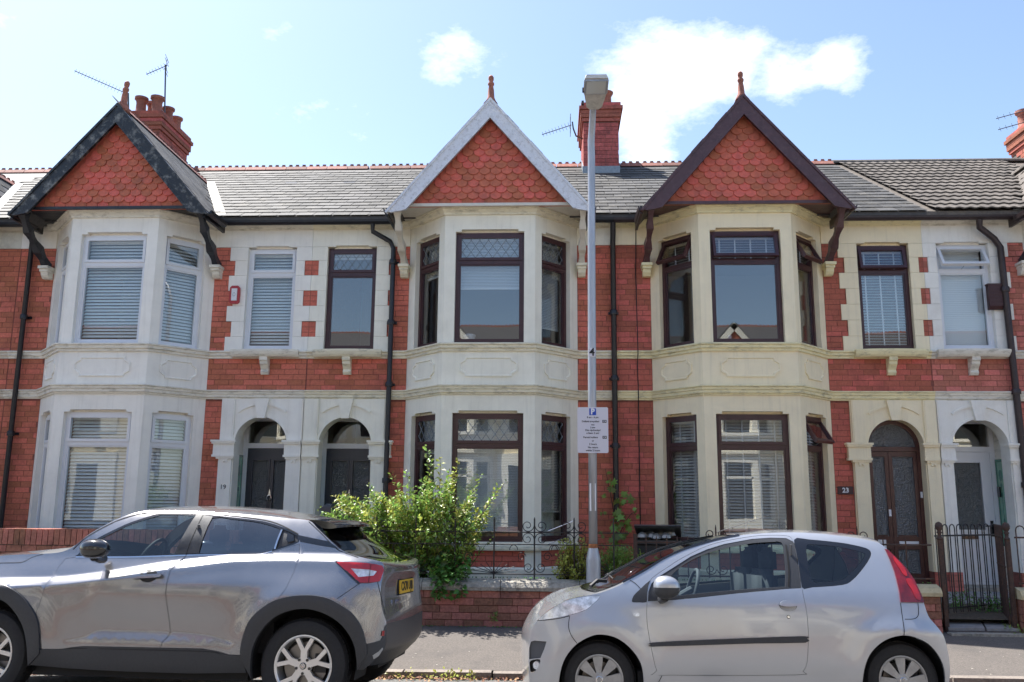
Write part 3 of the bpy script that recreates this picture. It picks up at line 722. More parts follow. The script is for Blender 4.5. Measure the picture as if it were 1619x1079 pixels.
            k.prism(F, [(m_-.02, 1.66), (m_+.02, 1.66), (m_+.012, 1.72), (m_, 1.77), (m_-.012, 1.72)], c0-.008, c0+.012); k.build('knocker', W['chrome'], d)
            MB().fbox(F, m_-.12, m_+.12, 1.18, 1.24, c0-.008, c0+.006).build('letterbox', W['chrome'], d)
        else:
            m_ = (da0+da1)/2; h_ = (da0+.16, da1-.16, 1.22, 2.25)
            k = MB().holes(F, da0, da1, dz0, dz1, [h_], c0-.05, c0-.008)
            for y0, y1 in ((.60, .98),): k.fbox(F, da0+.16, da1-.16, y0, y1, c0-.008, c0+.0); k.fbox(F, da0+.2, da1-.2, y0+.04, y1-.04, c0, c0+.008)
            x0, x1, y0, y1 = h_
            for r in ((x0-.03, x0, y0, y1), (x1, x1+.03, y0, y1), (x0-.03, x1+.03, y0-.03, y0), (x0-.03, x1+.03, y1, y1+.03)): k.fbox(F, *r, c0-.01, c0+.006)
            d = k.build('door', fm, root)
            MB().fbox(F, x0, x1, y0, y1, c0-.035, c0-.027).build('pane', W['glassfrost'], d)
            MB().fbox(F, m_-.12, m_+.12, 1.08, 1.15, c0-.008, c0+.008).build('letterbox', W['glossblack'], d)
            hx = da0+.06
            k = MB().fbox(F, hx-.02, hx+.02, 1.12, 1.36, c0-.008, c0+.008); k.tube([F.p(hx, 1.28, c0+.0), F.p(hx, 1.28, c0+.05), F.p(hx+.12, 1.28, c0+.05)], .011); k.build('handle', W['glossblack'], d)
            kx = da1-.07; k = MB().tube([F.p(kx+.03*math.cos(t), 1.95+.05*math.sin(t), c0+.015) for t in [2*PI*i/10 for i in range(10)]], .009, 5, closed=True); k.fbox(F, kx-.02, kx+.02, 1.99, 2.06, c0-.008, c0+.012); k.build('knocker', W['glossblack'], d)
            MB().fbox(Fr(F.p(P0, 0, -.40), -F.n, F.a), 0, .07, 1.72, 1.88, 0, .03).build('bell_box', W['glossblack'], root)
    if hid == '19':
        text_mesh('19', .105, 'printblack', Fr(F.o, (1, 0, 0), (0, -1, 0)), s*1.76, 1.78, .066, 'house_number', root)
    if hid == '23':
        k = MB().fbox(F, 1.39, 1.62, 1.74, 1.86, .006, .026); b_ = k.build('number_plate', W['ventbrown'], root)
        text_mesh('23', .10, 'white', Fr(F.o, (1, 0, 0), (0, -1, 0)), s*1.505, 1.80, .028, 'house_number', b_, bold=.003)
    # ---- gable
    gy = 12.60
    gab = MB().prism(Fr((XB, gy+.10, 0), (1, 0, 0), (0, -1, 0)), [(-GH+.05, GF+.09), (GH-.05, GF+.09), (0, GA-.06)], 0, .03).build('gable', W['terracotta'], root)
    GF_ = Fr((XB, gy+.075, 0), (1, 0, 0), (0, -1, 0)); GT = lambda z_: Fr((XB, gy+.075, z_), (1, 0, 0), (0, -1, 0), (0, .17, 1))
    z = 6.105; row = 0; px_ = .1735
    for i in range(-8, 9):
        x = i*px_
        if abs(x) < 1.30: piece('tile', PT, gab, GF_, x, 6.14, .004, label=None)
    row = 0; z = 6.235; pitch = .1005
    while z < GA-.25:
        half = (GA-.10-z)/1.76*GH-.13
        off = .5 if row % 2 == 0 else 0
        for i in range(-9, 10):
            x = (i+off)*px_
            if abs(x) < half: piece('tile', SC, gab, GT(z), x+R.uniform(-.003, .003), R.uniform(-.003, .003), .016+R.uniform(0, .004), tilt=R.uniform(-.02, .02))
        z += pitch; row += 1
    # soffit boards
    sof = MB(); nb = 11
    for i in range(nb):
        y0 = gy+.03+i*(YF-gy)/nb; sof.box(XB-GH+.08, XB+GH-.08, y0+.003, y0+(YF-gy)/nb-.003, 6.087, 6.10)
    sof = sof.build('soffit', W[cfg['soffit']], root)
    MB().box(XB-GH+.06, XB+GH-.06, gy-.005, gy+.03, 6.055, 6.10).build('fascia', W[tim], root)
    # barge boards
    for sg in (-1, 1):
        L_ = math.hypot(GH, 1.76); dx, dz = -sg*GH/L_, 1.76/L_
        G = Fr((XB+sg*GH, gy-.06, GF), (dx, 0, dz), (0, -1, 0), (sg*dz, 0, -dx*sg))
        # G.u points outward-up, normal to the slope
        wd = .190
        poly = [(.150, -wd), (-.03, -.045), (-.05, .0), (L_, 0), (L_-wd*1.76/GH, -wd)]
        k = MB().prism(G, poly, 0, .045); k.prism(G, [(-.08, -.005), (L_-.005, -.005), (L_+.03, .03), (-.08, .03)], -.03, .062); k.prism(G, [(.15, -wd), (L_-wd*1.76/GH, -wd), (L_-(wd-.03)*1.76/GH, -wd+.03), (.12, -wd+.03)], 0, .055)
        k.build('bargeboard', W[cfg.get('barge', tim)], root)
    # gable roof slopes
    grp = MB()
    for sg in (-1, 1):
        L_ = math.hypot(GH, 1.76)
        G = Fr((XB+sg*GH, 0, GF), (0, 1, 0), (sg*1.76, 0, GH), (-sg*GH, 0, 1.76))
        y0 = gy-.10
        grp.prism(G, [(y0, -.03), (YF-.2, -.03), (YF-.2, .18), (RIDGE_Y-1.42, L_), (y0, L_)], .0, .03)
    gro = grp.build('gable_roof', W['slatestuff' if cfg['roof'] == 'slate' else 'concrete_tile'], root)
    over = MB()
    for sg in cfg.get('gsides', (-1, 1)):
        L_ = math.hypot(GH, 1.76); G = Fr((XB+sg*GH, 0, GF), (0, 1, 0), (sg*1.76, 0, GH), (-sg*GH, 0, 1.76)); g_ = .28 if cfg['roof'] == 'slate' else .30; wd = .305 if cfg['roof'] == 'slate' else .33
        nr = int(L_/g_)+1; single = sg in cfg.get('gsingle', ())
        for r_ in range(nr):
            b = r_*g_+g_/2; zc = GF+b*1.76/L_
            yv = max(YF-.2, EAVE_Y+(zc-EAVE)/RS)-.05
            y = gy-.11+(wd/2 if r_ % 2 else 0)+wd/2
            while y < yv:
                if cfg['roof'] == 'slate':
                    if single and room(root, 'slate'): piece('slate', SL, gro, G, y, b, .037+R.uniform(0, .002), (wd-.006, .007, g_-.004))
                    else: over.fbox(G, y-wd/2+.003, y+wd/2-.003, b-g_/2, min(b+g_/2, L_), .031, .038)
                else:
                    if single and room(root, 'roof_tile'): piece('roof_tile', RT, gro, G, y, b, .045, (1, 1, .9))
                y += wd
    if over.f: over.build('slate_courses', W['slatestuff'], gro, kind='stuff')
    # ridge of the gable
    i = 0; y = gy+.15
    while y < RIDGE_Y-1.55:
        piece('ridge_tile', RG if cfg['roof'] == 'slate' else RGP, gro, Fr((XB, 0, GA+.035), (0, 1, 0), (1, 0, 0)), y, 0, 0); y += .44
    # lead valleys
    k = MB()
    for sg in (-1, 1):
        p0 = V((XB+sg*(GH-.10), EAVE_Y+.02, roofz(EAVE_Y)+.035)); p1 = V((XB, RIDGE_Y-1.40, roofz(RIDGE_Y-1.40)+.035)); dd = V((sg*.17, 0, .0))
        k.add([p0, p0+dd, p1+dd, p1, p0-V((0, 0, .02)), p0+dd-V((0, 0, .02)), p1+dd-V((0, 0, .02)), p1-V((0, 0, .02))], [(0, 1, 2, 3), (4, 5, 6, 7), (0, 1, 5, 4), (1, 2, 6, 5), (2, 3, 7, 6)])
    k.build('valley_flashing', W[cfg.get('valley', 'lead')], root)
    # side gutters of the gable
    for sg in (-1, 1):
        x = XB+sg*(GH+.05); k = MB()
        k.prism(Fr((x, gy-.05, 0), (sg, 0, 0), (0, 1, 0)), [(-.05, 6.0), (-.04, 5.95), (.0, 5.925), (.05, 5.95), (.065, 6.005), (.05, 6.005), (.0, 5.95), (-.04, 6.0)], 0, YF-gy-.25)
        k.box(x-.06-sg*.03, x-.02-sg*.03, gy-.02, YF-.1, 5.90, 6.03)
        k.build('gutter', W[cfg['gutter']], root)
        MB().add([(XB+sg*(GH-.03), gy+.02, 5.93), (XB+sg*(GH-.03), YF, 5.93), (XB+sg*(UW+.02), YF, 6.09), (XB+sg*(UW+.02), gy+.3, 6.09)], [(0, 1, 2, 3)])
    # finial
    k = MB(); fz = GA+.02
    pr = [(.0, -.10), (.115, -.09), (.10, -.02), (.055, .08), (.047, .20), (.036, .26), (.05, .285), (.05, .31), (.03, .33), (.042, .36), (.044, .40), (.026, .425), (.0, .43)]
    k.lathe((XB+cfg.get('finx', 0), gy+.02, fz), pr[1:-1], 10)
    for i in range(len(k.v)):
        p = k.v[i]; t = (p.z-fz)/.43; p.x += cfg.get('fintilt', .02)*t*t*1.5; p.y -= .05*t*t
    k.build('finial', W['pot'], root, smooth=True)
    # brackets and corbels
    for sg in (-1, 1):
        x = XB+sg*1.43; k = MB()
        ctr = bez((x, gy+.05, 6.03), (x, gy+.10, 5.75), (x, YF-.42, 5.62), (x-sg*.0, YF-.10, 5.33), 14)
        ns_ = 14
        wid = [.05, .05, .038, .035, .045, .055, .045, .035, .035, .05, .06, .05, .04, .045, .055]; dep = [.09, .075, .05, .045, .055, .07, .05, .045, .045, .06, .075, .055, .05, .06, .075]
        for i, p in enumerate(ctr):
            t = (ctr[min(i+1, 14)]-ctr[max(i-1, 0)]).normalized(); nn = V((0, t.z, -t.y)); a_, d_ = wid[i], dep[i]
            k.v += [p+V((a_, 0, 0))+nn*d_, p+V((-a_, 0, 0))+nn*d_, p+V((-a_, 0, 0))-nn*d_, p+V((a_, 0, 0))-nn*d_]
        for i in range(14):
            for j in range(4): k.f.append((i*4+j, i*4+(j+1) % 4, i*4+4+(j+1) % 4, i*4+4+j))
        k.f += [(0, 1, 2, 3), (59, 58, 57, 56)]
        k.build('gable_bracket', W[cfg.get('bracket', tim)], root)
        c = MB(); cx = x
        c.box(cx-.085, cx+.085, YF-.22, YF+.01, 5.29, 5.335); c.box(cx-.07, cx+.07, YF-.19, YF+.01, 5.245, 5.29)
        c.prism(Fr((cx-.06, YF, 0), (0, -1, 0), (1, 0, 0)), [(0, 5.14), (.10, 5.14), (.15, 5.19), (.17, 5.245), (0, 5.245)], 0, .12)
        c.build('corbel', W[cou], root)
    # ---- main roof
    ang = math.atan(RS); RL = math.hypot(RIDGE_Y-EAVE_Y, RIDGE_Z-EAVE)
    rf = MB().prism(Fr((xl+.0005, 0, 0), (0, 1, 0), (1, 0, 0)), [(EAVE_Y, EAVE-.06), (RIDGE_Y, RIDGE_Z-.06), (21.7, EAVE-.06), (21.7, EAVE), (RIDGE_Y, RIDGE_Z), (EAVE_Y, EAVE)], 0, xr_-xl-.001)
    rf = rf.build('roof', W['slatestuff' if cfg['roof'] == 'slate' else 'concrete_tile'], root)
    G = Fr((XB, EAVE_Y, EAVE), (1, 0, 0), (0, -math.sin(ang), math.cos(ang)), (0, math.cos(ang), math.sin(ang)))
    over = MB()
    if cfg['roof'] == 'slate': g_, wd = .272, .30
    else: g_, wd = .325, .33
    nr = int(RL/g_)
    for r_ in range(nr):
        b = r_*g_+g_/2-.02; y = EAVE_Y+b*math.cos(ang); zr = roofz(y)
        sl_ = cfg['roof'] == 'slate'; x = math.floor(xl/wd)*wd-(wd/2 if (r_ % 2 and sl_) else 0)
        while x < xr_:
            l, r2 = (x, min(x+wd, xr_-.002) if hid == '23' else x+wd) if sl_ else (max(x, xl+.004), min(x+wd, xr_-.004)); xc = (l+r2)/2
            if r2-l < .04: x += wd; continue
            if not (xl <= xc < xr_): x += wd; continue
            if sl_ and hid == '23': r2 = min(r2, xr_-.002)
            zg = GA-abs(xc-XB)*1.76/GH
            if r2-l > .05 and zg < zr+.03 and (vis[0] < xc < vis[1]):
                if cfg['roof'] == 'slate':
                    if room(root, 'slate'):
                        o = piece('slate', SL, rf, Fr(G.p(xc-XB, b), G.a, G.n, G.u-G.n*.045), 0, 0, .018+R.uniform(0, .004), (r2-l-.010, .008, g_+.025), tilt=R.uniform(-.008, .008))
                    else: over.fbox(G, l-XB+.003, r2-XB-.003, b-g_/2, b+g_/2, .004, .012)
                elif r2-l > .2:
                    if room(root, 'roof_tile'): piece('roof_tile', RT, rf, Fr(G.p(xc-XB, b), G.a, G.n, G.u-G.n*.075), 0, 0, .03, ((r2-l)/.33, 1, .95))
            x += wd
    if over.f: over.build('slate_courses', W['slatestuff'], rf, kind='stuff')
    if cfg['roof'] == 'slate':
        for yy, xx in cfg.get('missing', ()):
            MB().fbox(G, xx-XB-.11, xx-XB+.11, yy, yy+.085, .01, .025).build('slipped_slate', W['blackpipe'], rf)
    x = xl+.225
    while x < xr_-.1:
        piece('ridge_tile', RG if cfg['roof'] == 'slate' else RGP, rf, Fr((0, RIDGE_Y, RIDGE_Z+.035), (1, 0, 0), (0, -1, 0)), x, 0, 0); x += .4460
    # eaves gutter
    for a0, a1 in ((U0, -GH+.02), (GH-.02, U1)):
        k = MB(); pr = [(0, 6.085), (.004, 6.03), (.03, 6.0), (.075, 5.995), (.11, 6.03), (.118, 6.09), (.108, 6.09), (.09, 6.03), (.03, 6.02), (.012, 6.085)]
        k.prism(Fr(F.p(a0, 0, .16), F.n, F.a), pr, 0, a1-a0); k.fbox(F, a0, a1, 6.03, 6.12, .12, .155)
        k.build('gutter', W[cfg['gutter']], root)
    k = MB(); k.fbox(F, U0+.002, -GH, 6.085, 6.10, 0, .16); k.fbox(F, GH, U1-.002, 6.085, 6.10, 0, .16); k.build('soffit', W[cfg['soffit']], root)
    return root
def chimney(root, cx, w, y0, y1, top, pots, aer=None):
    x0, x1 = cx-w/2, cx+w/2; zb = roofz(y0)-.3
    core = MB().box(x0+.012, x1-.012, y0+.012, y1-.012, zb, top); ch = core.build('chimney', W['mortargrey'], root)
    FF = Fr((x0, y0+.012, 0), (1, 0, 0), (0, -1, 0)); side = 1 if cx < 0 else -1
    FS = Fr((x1-.012, y0, 0), (0, 1, 0), (1, 0, 0)) if side > 0 else Fr((x0+.012, y1, 0), (0, -1, 0), (-1, 0, 0))
    z1 = top-.42
    lay_bricks(root, ch, FF, [(0, w, zb+.2, z1)], 'brickchim', z0=zb+.2, proud=.012)
    lay_bricks(root, ch, FS, [(0, y1-y0, zb+.2, z1)], 'brickchim', z0=zb+.2, proud=.012, skip=(lambda a, b: b < roofz(y0+a if side > 0 else y1-a) if True else False))
    z = z1
    for i, (o, h) in enumerate(((.03, .082), (.055, .082), (.055, .082), (.085, .082), (.045, .085))):
        k = MB().box(x0-o, x1+o, y0-o, y1+o, z+.004, z+h-.004)
        k.build('oversailing_course', W['brickchim'], ch); z += h
    MB().box(x0+.05, x1-.05, y0+.05, y1-.05, z, z+.03).build('flaunching', W['mortargrey'], ch)
    k = MB(); k.box(x0-.015, x1+.015, y0-.02, y0+.012, roofz(y0)-.05, roofz(y0)+.16)
    xs = x1 if side > 0 else x0-.02
    k.prism(Fr((xs if side > 0 else x0-.02, 0, 0), (0, 1, 0), (1, 0, 0)), [(y0, roofz(y0)-.02), (RIDGE_Y, RIDGE_Z-.02), (RIDGE_Y, RIDGE_Z+.14), (y0, roofz(y0)+.16)], 0, .02)
    k.build('flashing', W['lead'], ch)
    for (px_, py_, r_, h, style) in pots:
        k = MB()
        if style == 0: pr = [(r_*1.0, 0), (r_*1.12, .0), (r_*1.1, .04), (r_*.94, .07), (r_*.86, h*.75), (r_*1.04, h*.84), (r_*1.22, h*.88), (r_*1.22, h), (r_*.95, h), (r_*.9, h-.12)]
        else: pr = [(r_*1.05, 0), (r_*1.05, .06), (r_*.85, .09), (r_*.78, h*.8), (r_*1.0, h*.9), (r_*1.15, h*.95), (r_*1.15, h), (r_*.8, h), (r_*.8, h-.08)]
        k.lathe((px_, py_, z+.01), pr, 14, caps=False); k.build('chimney_pot', W['pot'], ch, smooth=.6)
    return ch
VEN = ('v', 1., .052)
houses = {}
houses['17'] = house(dict(id='17', x=-10.86, s=-1, u=(-1.97, 2.95), brick='brick19', timber='blackwood', barge='blackpeel', soffit='blackwood', gutter='blackpipe', roof='slate', vis=(-9.3, -8.6) and (-10.9, -8.6), gsingle=(1,), apron=False, tiles=False,
    label='house cut off by the left edge of the photo, slate gable slope and black downpipe', win=dict(frame='upvc'), door=dict(kind='grey')))
houses['19'] = house(dict(id='19', x=-6.93, s=1, u=(-1.96, 2.973), timber='blackwood', barge='blackpeel', soffit='blackwood', gutter='blackpipe', roof='slate', gsingle=(1,), valley='ivory', fintilt=.04, finx=.03,
    missing=((3.05, -5.15), (3.05, -4.0)),
    label='red brick house with lilac-white bay, peeling black bargeboards and white blinds, behind the grey car', win=dict(frame='upvc', blinds={'all': VEN}),
    door=dict(kind='grey')))
houses['21'] = house(dict(id='21', x=-.985, s=-1, u=(-1.945, 2.972), timber='whitewood', barge='whitepeel', soffit='whitewood', gutter='blackpipe', roof='slate', fintilt=.0,
    label='middle house with white bargeboards, off-white bay and leaded maroon windows, behind the leafy bush',
    win=dict(frame='brownframe', lead=True, glass='glassold', blinds={'uf': ('v', .50, .024), 'ul': ('v', .86, .024), 'ur': ('v', .33, .024), 'lf': ('v', .96, .024), 'll': ('o', .8, .024), 'lr': ('v', .3, .024), 'small': ('v', .05, .024)},
             curtains={'ur': [(.18, .48)], 'll': [(.15, .78)], 'lf': [(-.1, .12)]}), door=dict(kind='grey')))
houses['23'] = house(dict(id='23', x=2.905, s=1, u=(-1.945, 2.93), timber='brownwood', soffit='brownwood', gutter='brownpipe', roof='slate', fintilt=-.01, porch='render23', tiles=False,
    label='house with cream-yellow bay, brown gable and dark double doors numbered 23', win=dict(frame='brownframe', glass='glassold', blinds={'all': ('o', 1., .045), 'lf': ('w', 1., .045), 'lr': ('w', 1., .045), 'll': ('w', 1., .045), 'uf': ('o', .22, .04), 'ul': ('o', .26, .04), 'ur': ('o', .26, .04)}, open=dict(uf=.30, ul=.50, ur=.50, lr=.55, small=.25)),
    door=dict(kind='arch')))
houses['25'] = house(dict(id='25', x=8.76, s=-1, u=(-1.96, 2.925), timber='blackwood', barge='blackpeel', soffit='blackwood', gutter='brownpipe', roof='tile', gsingle=(-1,), gsides=(-1,), vis=(5.8, 9.2), porch='course25', apron=False,
    label='house at the right edge with brown concrete roof tiles and white glazed front door', win=dict(frame='upvc', open=dict(small=.5), blinds={'uf': VEN, 'small': ('s', 1., .03)}), door=dict(kind='white')))
chimney(houses['19'], -8.64, .76, 16.62, 18.0, 9.62, [(-8.84, 16.88, .115, .42, 0), (-8.50, 16.90, .12, .44, 0), (-8.76, 17.2, .10, .46, 0), (-8.46, 17.35, .11, .40, 0), (-8.45, 17.75, .11, .36, 0)])
chimney(houses['21'], .965, .72, 16.62, 18.1, 9.66, [(1.13, 17.3, .125, .55, 1)])
chimney(houses['25'], 10.27, .80, 16.62, 18.1, 9.45, [(10.02, 17.75, .13, .42, 0), (10.12, 17.25, .15, .5, 0), (10.45, 17.0, .13, .45, 0)])
# downpipes: swan neck from the gutter, then straight down the wall
def downpipe(root, pts, m, r=.04, collars=()):
    k = MB().tube(pts, r, 10)
    for z in collars:
        for a, b in zip(pts, pts[1:]):
            if min(a[2], b[2]) <= z <= max(a[2], b[2]) and abs(a[2]-b[2]) > 1:
                t = (z-a[2])/(b[2]-a[2]); p = V(a).lerp(V(b), t); k.lathe(p-V((0, 0, .04)), [(r+.016, 0), (r+.018, .01), (r+.018, .07), (r+.012, .08)], 10); k.box(p.x-.08, p.x+.08, YF-.035, YF-.005, p.z-.02, p.z+.02)
    return k.build('downpipe', W[m], root, smooth=.8)
yp = YF-.10
downpipe(houses['17'], [(-8.63, yp-.12, 6.0), (-8.63, yp-.12, 5.9), (-8.66, yp, 5.75), (-8.66, yp, .3)], 'blackpipe', collars=(4.5, 2.6))
downpipe(houses['21'], [(-2.93, yp-.12, 6.0), (-2.93, yp-.10, 5.88), (-2.66, yp, 5.74), (-2.60, yp, 5.62), (-2.60, yp, .3)], 'blackpipe', collars=(5.4, 4.4, 3.4, 1.9))
downpipe(houses['23'], [(.945, yp-.12, 6.0), (.945, yp-.08, 5.85), (.945, yp, 5.7), (.945, yp, 1.3)], 'blackpipe', .044, collars=(4.55, 3.5, 2.45))
downpipe(houses['25'], [(6.66, yp-.12, 6.0), (6.66, yp-.10, 5.88), (6.92, yp, 5.72), (7.0, yp, 5.58), (7.06, yp, .3)], 'brownpipe', .05, collars=(4.9, 3.3, 1.9))
MB().tube([(1.33, YF-.02, 6.05), (1.31, YF-.025, 5.2), (1.315, YF-.11, 3.9), (1.31, YF-.025, 3.7), (1.31, YF-.11, 3.25), (1.315, YF-.025, 3.1), (1.31, YF-.025, .9)], .008, 5).build('cable', W['printblack'], houses['23'])
# ---------------------------------------------------------------- ground, road, pavement
def kerb_y(x): return 8.90 + .03*(x+1.1)
def structure(name, k, m, parent=None):
    o = k.build(name, m, parent); 
    if not parent: o['kind'] = 'structure'
    return o
def strip_sheet(name, ys, m, x0=-60, x1=60, nx=24):
    k = MB(); 
    for i in range(nx+1):
        x = x0+(x1-x0)*i/nx
        for yf, z in ys: k.v.append(V((x, yf(x) if callable(yf) else yf, z)))
    n = len(ys)
    for i in range(nx):
        for j in range(n-1): k.f.append((i*n+j, i*n+j+1, (i+1)*n+j+1, (i+1)*n+j))
    return structure(name, k, m)
g = MB(); g.add([(-600, -600, -.35), (600, -600, -.35), (600, 900, -.35), (-600, 900, -.35)], [(0, 1, 2, 3)]); structure('ground', g, 'soil')
strip_sheet('road', [(1.1, -.06), (2.0, -.02), (4.5, .05), (7.0, .0), (8.0, -.055), (kerb_y, -.115)], 'asphalt')
strip_sheet('pavement', [(lambda x: kerb_y(x)+.135, -.052), (lambda x: kerb_y(x)+.9, .01), (10.92, .105), (11.3, .12)], 'pavement')
strip_sheet('opposite_pavement', [(-2.0, .06), (.95, .02)], 'pavement')
strip_sheet('garden_ground', [(11.16, .24), (12.0, .28), (13.6, .31)], 'soil')
kb = MB(); kb.add([(-60, kerb_y(-60)+.004, -.20), (60, kerb_y(60)+.004, -.20), (60, kerb_y(60)+.004, -.11), (-60, kerb_y(-60)+.004, -.11)], [(0, 1, 2, 3)])
kb = structure('kerb', kb, 'mortargrey')
km = ubox('kerb'); x = -14.
while x < 14:
    L = .90+R.uniform(-.03, .03); a = math.atan(.03)
    f = Fr((x+L/2, kerb_y(x+L/2)+.065, 0), (math.cos(a), math.sin(a), 0), (math.sin(a), -math.cos(a), 0))
    piece('kerbstone', km, kb, f, 0, -.125+R.uniform(-.004, .004), R.uniform(-.004, .004), (L-.018, .135, .15), tilt=R.uniform(-.004, .004)); x += L
kb2 = MB().box(-60, 60, .95, 1.09, -.2, .022); structure('opposite_kerb', kb2, 'kerb')
# path to the right hand doors
pa = MB().add([(4.68, 10.93, .125), (5.52, 10.93, .125), (6.75, 13.3, .33), (5.1, 13.3, .33)], [(0, 1, 2, 3)]); pa = structure('garden_path', pa, 'mortargrey')
pm = ubox('pathstone')
for i in range(5):
    t0, t1 = i/5+.012, (i+1)/5-.012; cuts = [0, .52+.1*((i*3) % 2), 1]
    for j in range(2):
        def P(t, q): return V((4.68+t*.42+q*(.84+t*.81), 10.93+t*2.37, .131+t*.205))
        q0, q1 = cuts[j]+.012, cuts[j+1]-.012; k = MB(); zt = V((0, 0, .022+R.uniform(0, .01)))
        c = [P(t0, q0), P(t0, q1), P(t1, q1), P(t1, q0)]
        k.add(c+[p+zt for p in c], [(4, 5, 6, 7), (0, 1, 5, 4), (1, 2, 6, 5), (2, 3, 7, 6), (3, 0, 4, 7)]); k.build('paving_slab', W['pathstone'], pa)
pa2 = MB().box(4.66, 5.54, 10.80, 10.93, .06, .122).build('threshold_stone', W['coping'], pa)

# ---------------------------------------------------------------- garden walls
WY = 10.93
def garden_wall(label, x0, x1, ztop, cop, brick, stone_l=.95, soldier=False, cap=.0, group='low front garden walls', bl=.238, bh=.0862):
    t = thing('garden_wall', label, 'wall', (x0, WY, .08), group=group)
    th_ = .215; core = MB().box(x0+.008, x1-.008, WY+.008, WY+th_-.008, 0, ztop-(.15 if soldier else 0)).build('core', W['mortargrey' if soldier else 'mortar'], t)
    F = Fr((x0, WY, 0), (1, 0, 0), (0, -1, 0))
    zt = ztop-(.20 if soldier else 0)
    if soldier:
        x = x0
        while x < x1-.05:
            if room(t, 'brick'): piece('brick', ubox(brick), core, F, x-x0+.037, zt+.105+R.uniform(-.003, .003), -.095, (.065, .225, .195), tilt=R.uniform(-.015, .015))
            x += .0745
    lay_bricks(t, core, F, [(0, x1-x0, .10 if not soldier else .70, zt)], brick, bl=bl, bh=bh, proud=.012, z0=zt-8*bh)
    for xe, sg in ((x0, -1), (x1, 1)):
        G = Fr((xe, WY if sg > 0 else WY+th_, 0), (0, sg, 0), (sg, 0, 0)); lay_bricks(t, core, G, [(0, th_, .10, zt)], brick, bl=bl, bh=bh, proud=.006, z0=zt-8*bh)
    if cop:
        x = x0-.02; i = 0
        while x < x1:
            L = min(stone_l+R.uniform(-.06, .06), x1+.02-x)
            if L > .1:
                k = MB(); z = ztop; s_ = [(WY-.04, z+.003), (WY-.045, z+.045), (WY-.035, z+.062), (WY-.01, z+.10), (WY+th_/2, z+.135), (WY+th_+.01, z+.10), (WY+th_+.04, z+.05), (WY+th_+.04, z+.003)]
                k.prism(Fr((x+.004, 0, 0), (0, 1, 0), (1, 0, 0)), s_, 0, L-.008); k.build('coping_stone', W[cop], t)
            x += L
    return t
garden_wall('weathered low brick wall with lichened stone coping between the two cars, under the scroll railing', -3.6, .955, .525, 'coping', 'brickwall')
garden_wall('low brick wall with cream-yellow coping, its end showing right of the small silver car', .975, 4.61, .525, 'capyellow', 'brickwall', 1.1)
garden_wall('short brick wall end with cream cap at the right edge of the photo, right of the open gate', 5.56, 7.6, .50, 'capyellow', 'brickwall', 1.1)
garden_wall('taller brick wall topped with upright bricks, behind the grey car bonnet', -8.8, -3.7, 1.21, None, 'bricknew', soldier=True, bl=.198, bh=.086)
# ---------------------------------------------------------------- railings
def spiral(cx, cz, r0, y, a0, turns=1.35, sg=1, n=26, r1=.018):
    return [V((cx+sg*(r0+(r1-r0)*t)*math.cos(a0+2*PI*turns*t), y, cz+(r0+(r1-r0)*t)*math.sin(a0+2*PI*turns*t))) for t in [i/n for i in range(n+1)]]
fy = WY+.11
t = thing('scroll_railing', 'thin black wrought iron railing with curled scrolls and sunbursts on the middle house wall', 'railing', (-1.2, fy, .65))
k = MB()
for z in (.715, 1.075, 1.225): k.tube([(-3.2, fy, z), (.93, fy, z)], .0075, 5)
k.build('rail', W['iron'], t)
xs = [(-2.74, 0), (-2.24, 1), (-1.74, 0), (-1.24, 1), (-.75, 0), (-.245, 1), (.25, 1), (.74, 0)]
for x, kind in xs:
    MB().tube([(x, fy, .64), (x, fy, 1.385), (x, fy, 1.41)], [.010, .010, .004], 6).build('upright', W['iron'], t)
    if kind:
        for sx in (-1, 1):
            for cz, sz in ((1.305, 1), (1.145, -1)):
                p = spiral(0, 0, .080, fy, PI, 1.4, 1); q = [V((x+sx*(.086+v.x), fy, cz+(v.z)*(-sz) if False else cz+v.z*sz)) for v in p]
                MB().tube(q, .0052, 5).build('scroll', W['iron'], t)
            q = [V((x+sx*(.075+v.x), fy, .80+v.z)) for v in spiral(0, 0, .068, fy, PI, 1.4, 1)]; MB().tube(q, .0052, 5).build('scroll', W['iron'], t)
        for dx in (-.26, .26):
            q = [V((x+dx+.05*math.cos(a), fy, 1.01+.06*math.sin(a))) for a in [PI*i/10 for i in range(11)]]; MB().tube(q, .005, 5).build('scroll', W['iron'], t)
            q = [V((x+dx*.62+v.x, fy, .93+v.z)) for v in spiral(0, 0, .055, fy, 0, 1.3, 1)]; MB().tube(q, .0045, 5).build('scroll', W['iron'], t)
    else:
        k = MB()
        for a in (12, 28, 46, 66, 114, 134, 152, 168):
            L = .24 if 40 < a < 140 else .30; k.tube([(x, fy, .725), (x+L*math.cos(math.radians(a)), fy, .725+L*.62*math.sin(math.radians(a)))], .004, 4)
        k.build('sunburst', W['iron'], t)
MB().tube([(-.08, fy+.01, 1.24), (.25, fy+.01, 1.37)], .005, 4).build('brace', W['chrome'], t)
MB().tube([(-.08, fy+.01, 1.08), (.18, fy+.01, 1.18)], .005, 4).build('brace', W['chrome'], t)
t = thing('spear_railing', 'rusty brown iron railing with double scroll finials on the cream-capped wall', 'railing', (2.8, fy, .65))
k = MB()
for z in (.72, 1.12): k.tube([(.99, fy, z), (4.60, fy, z)], .011, 5)
k.build('rail', W['rustiron'], t)
x = 1.02; i = 0
MB().box(.985, 1.03, fy-.022, fy+.022, .62, 1.22).build('post', W['rustiron'], t)
x = 1.14
while x < 4.55:
    MB().tube([(x, fy, .70), (x, fy, 1.17), (x, fy, 1.20)], [.009, .009, .003], 6).build('bar', W['rustiron'], t)
    x += .128 if x < 2.6 else .27
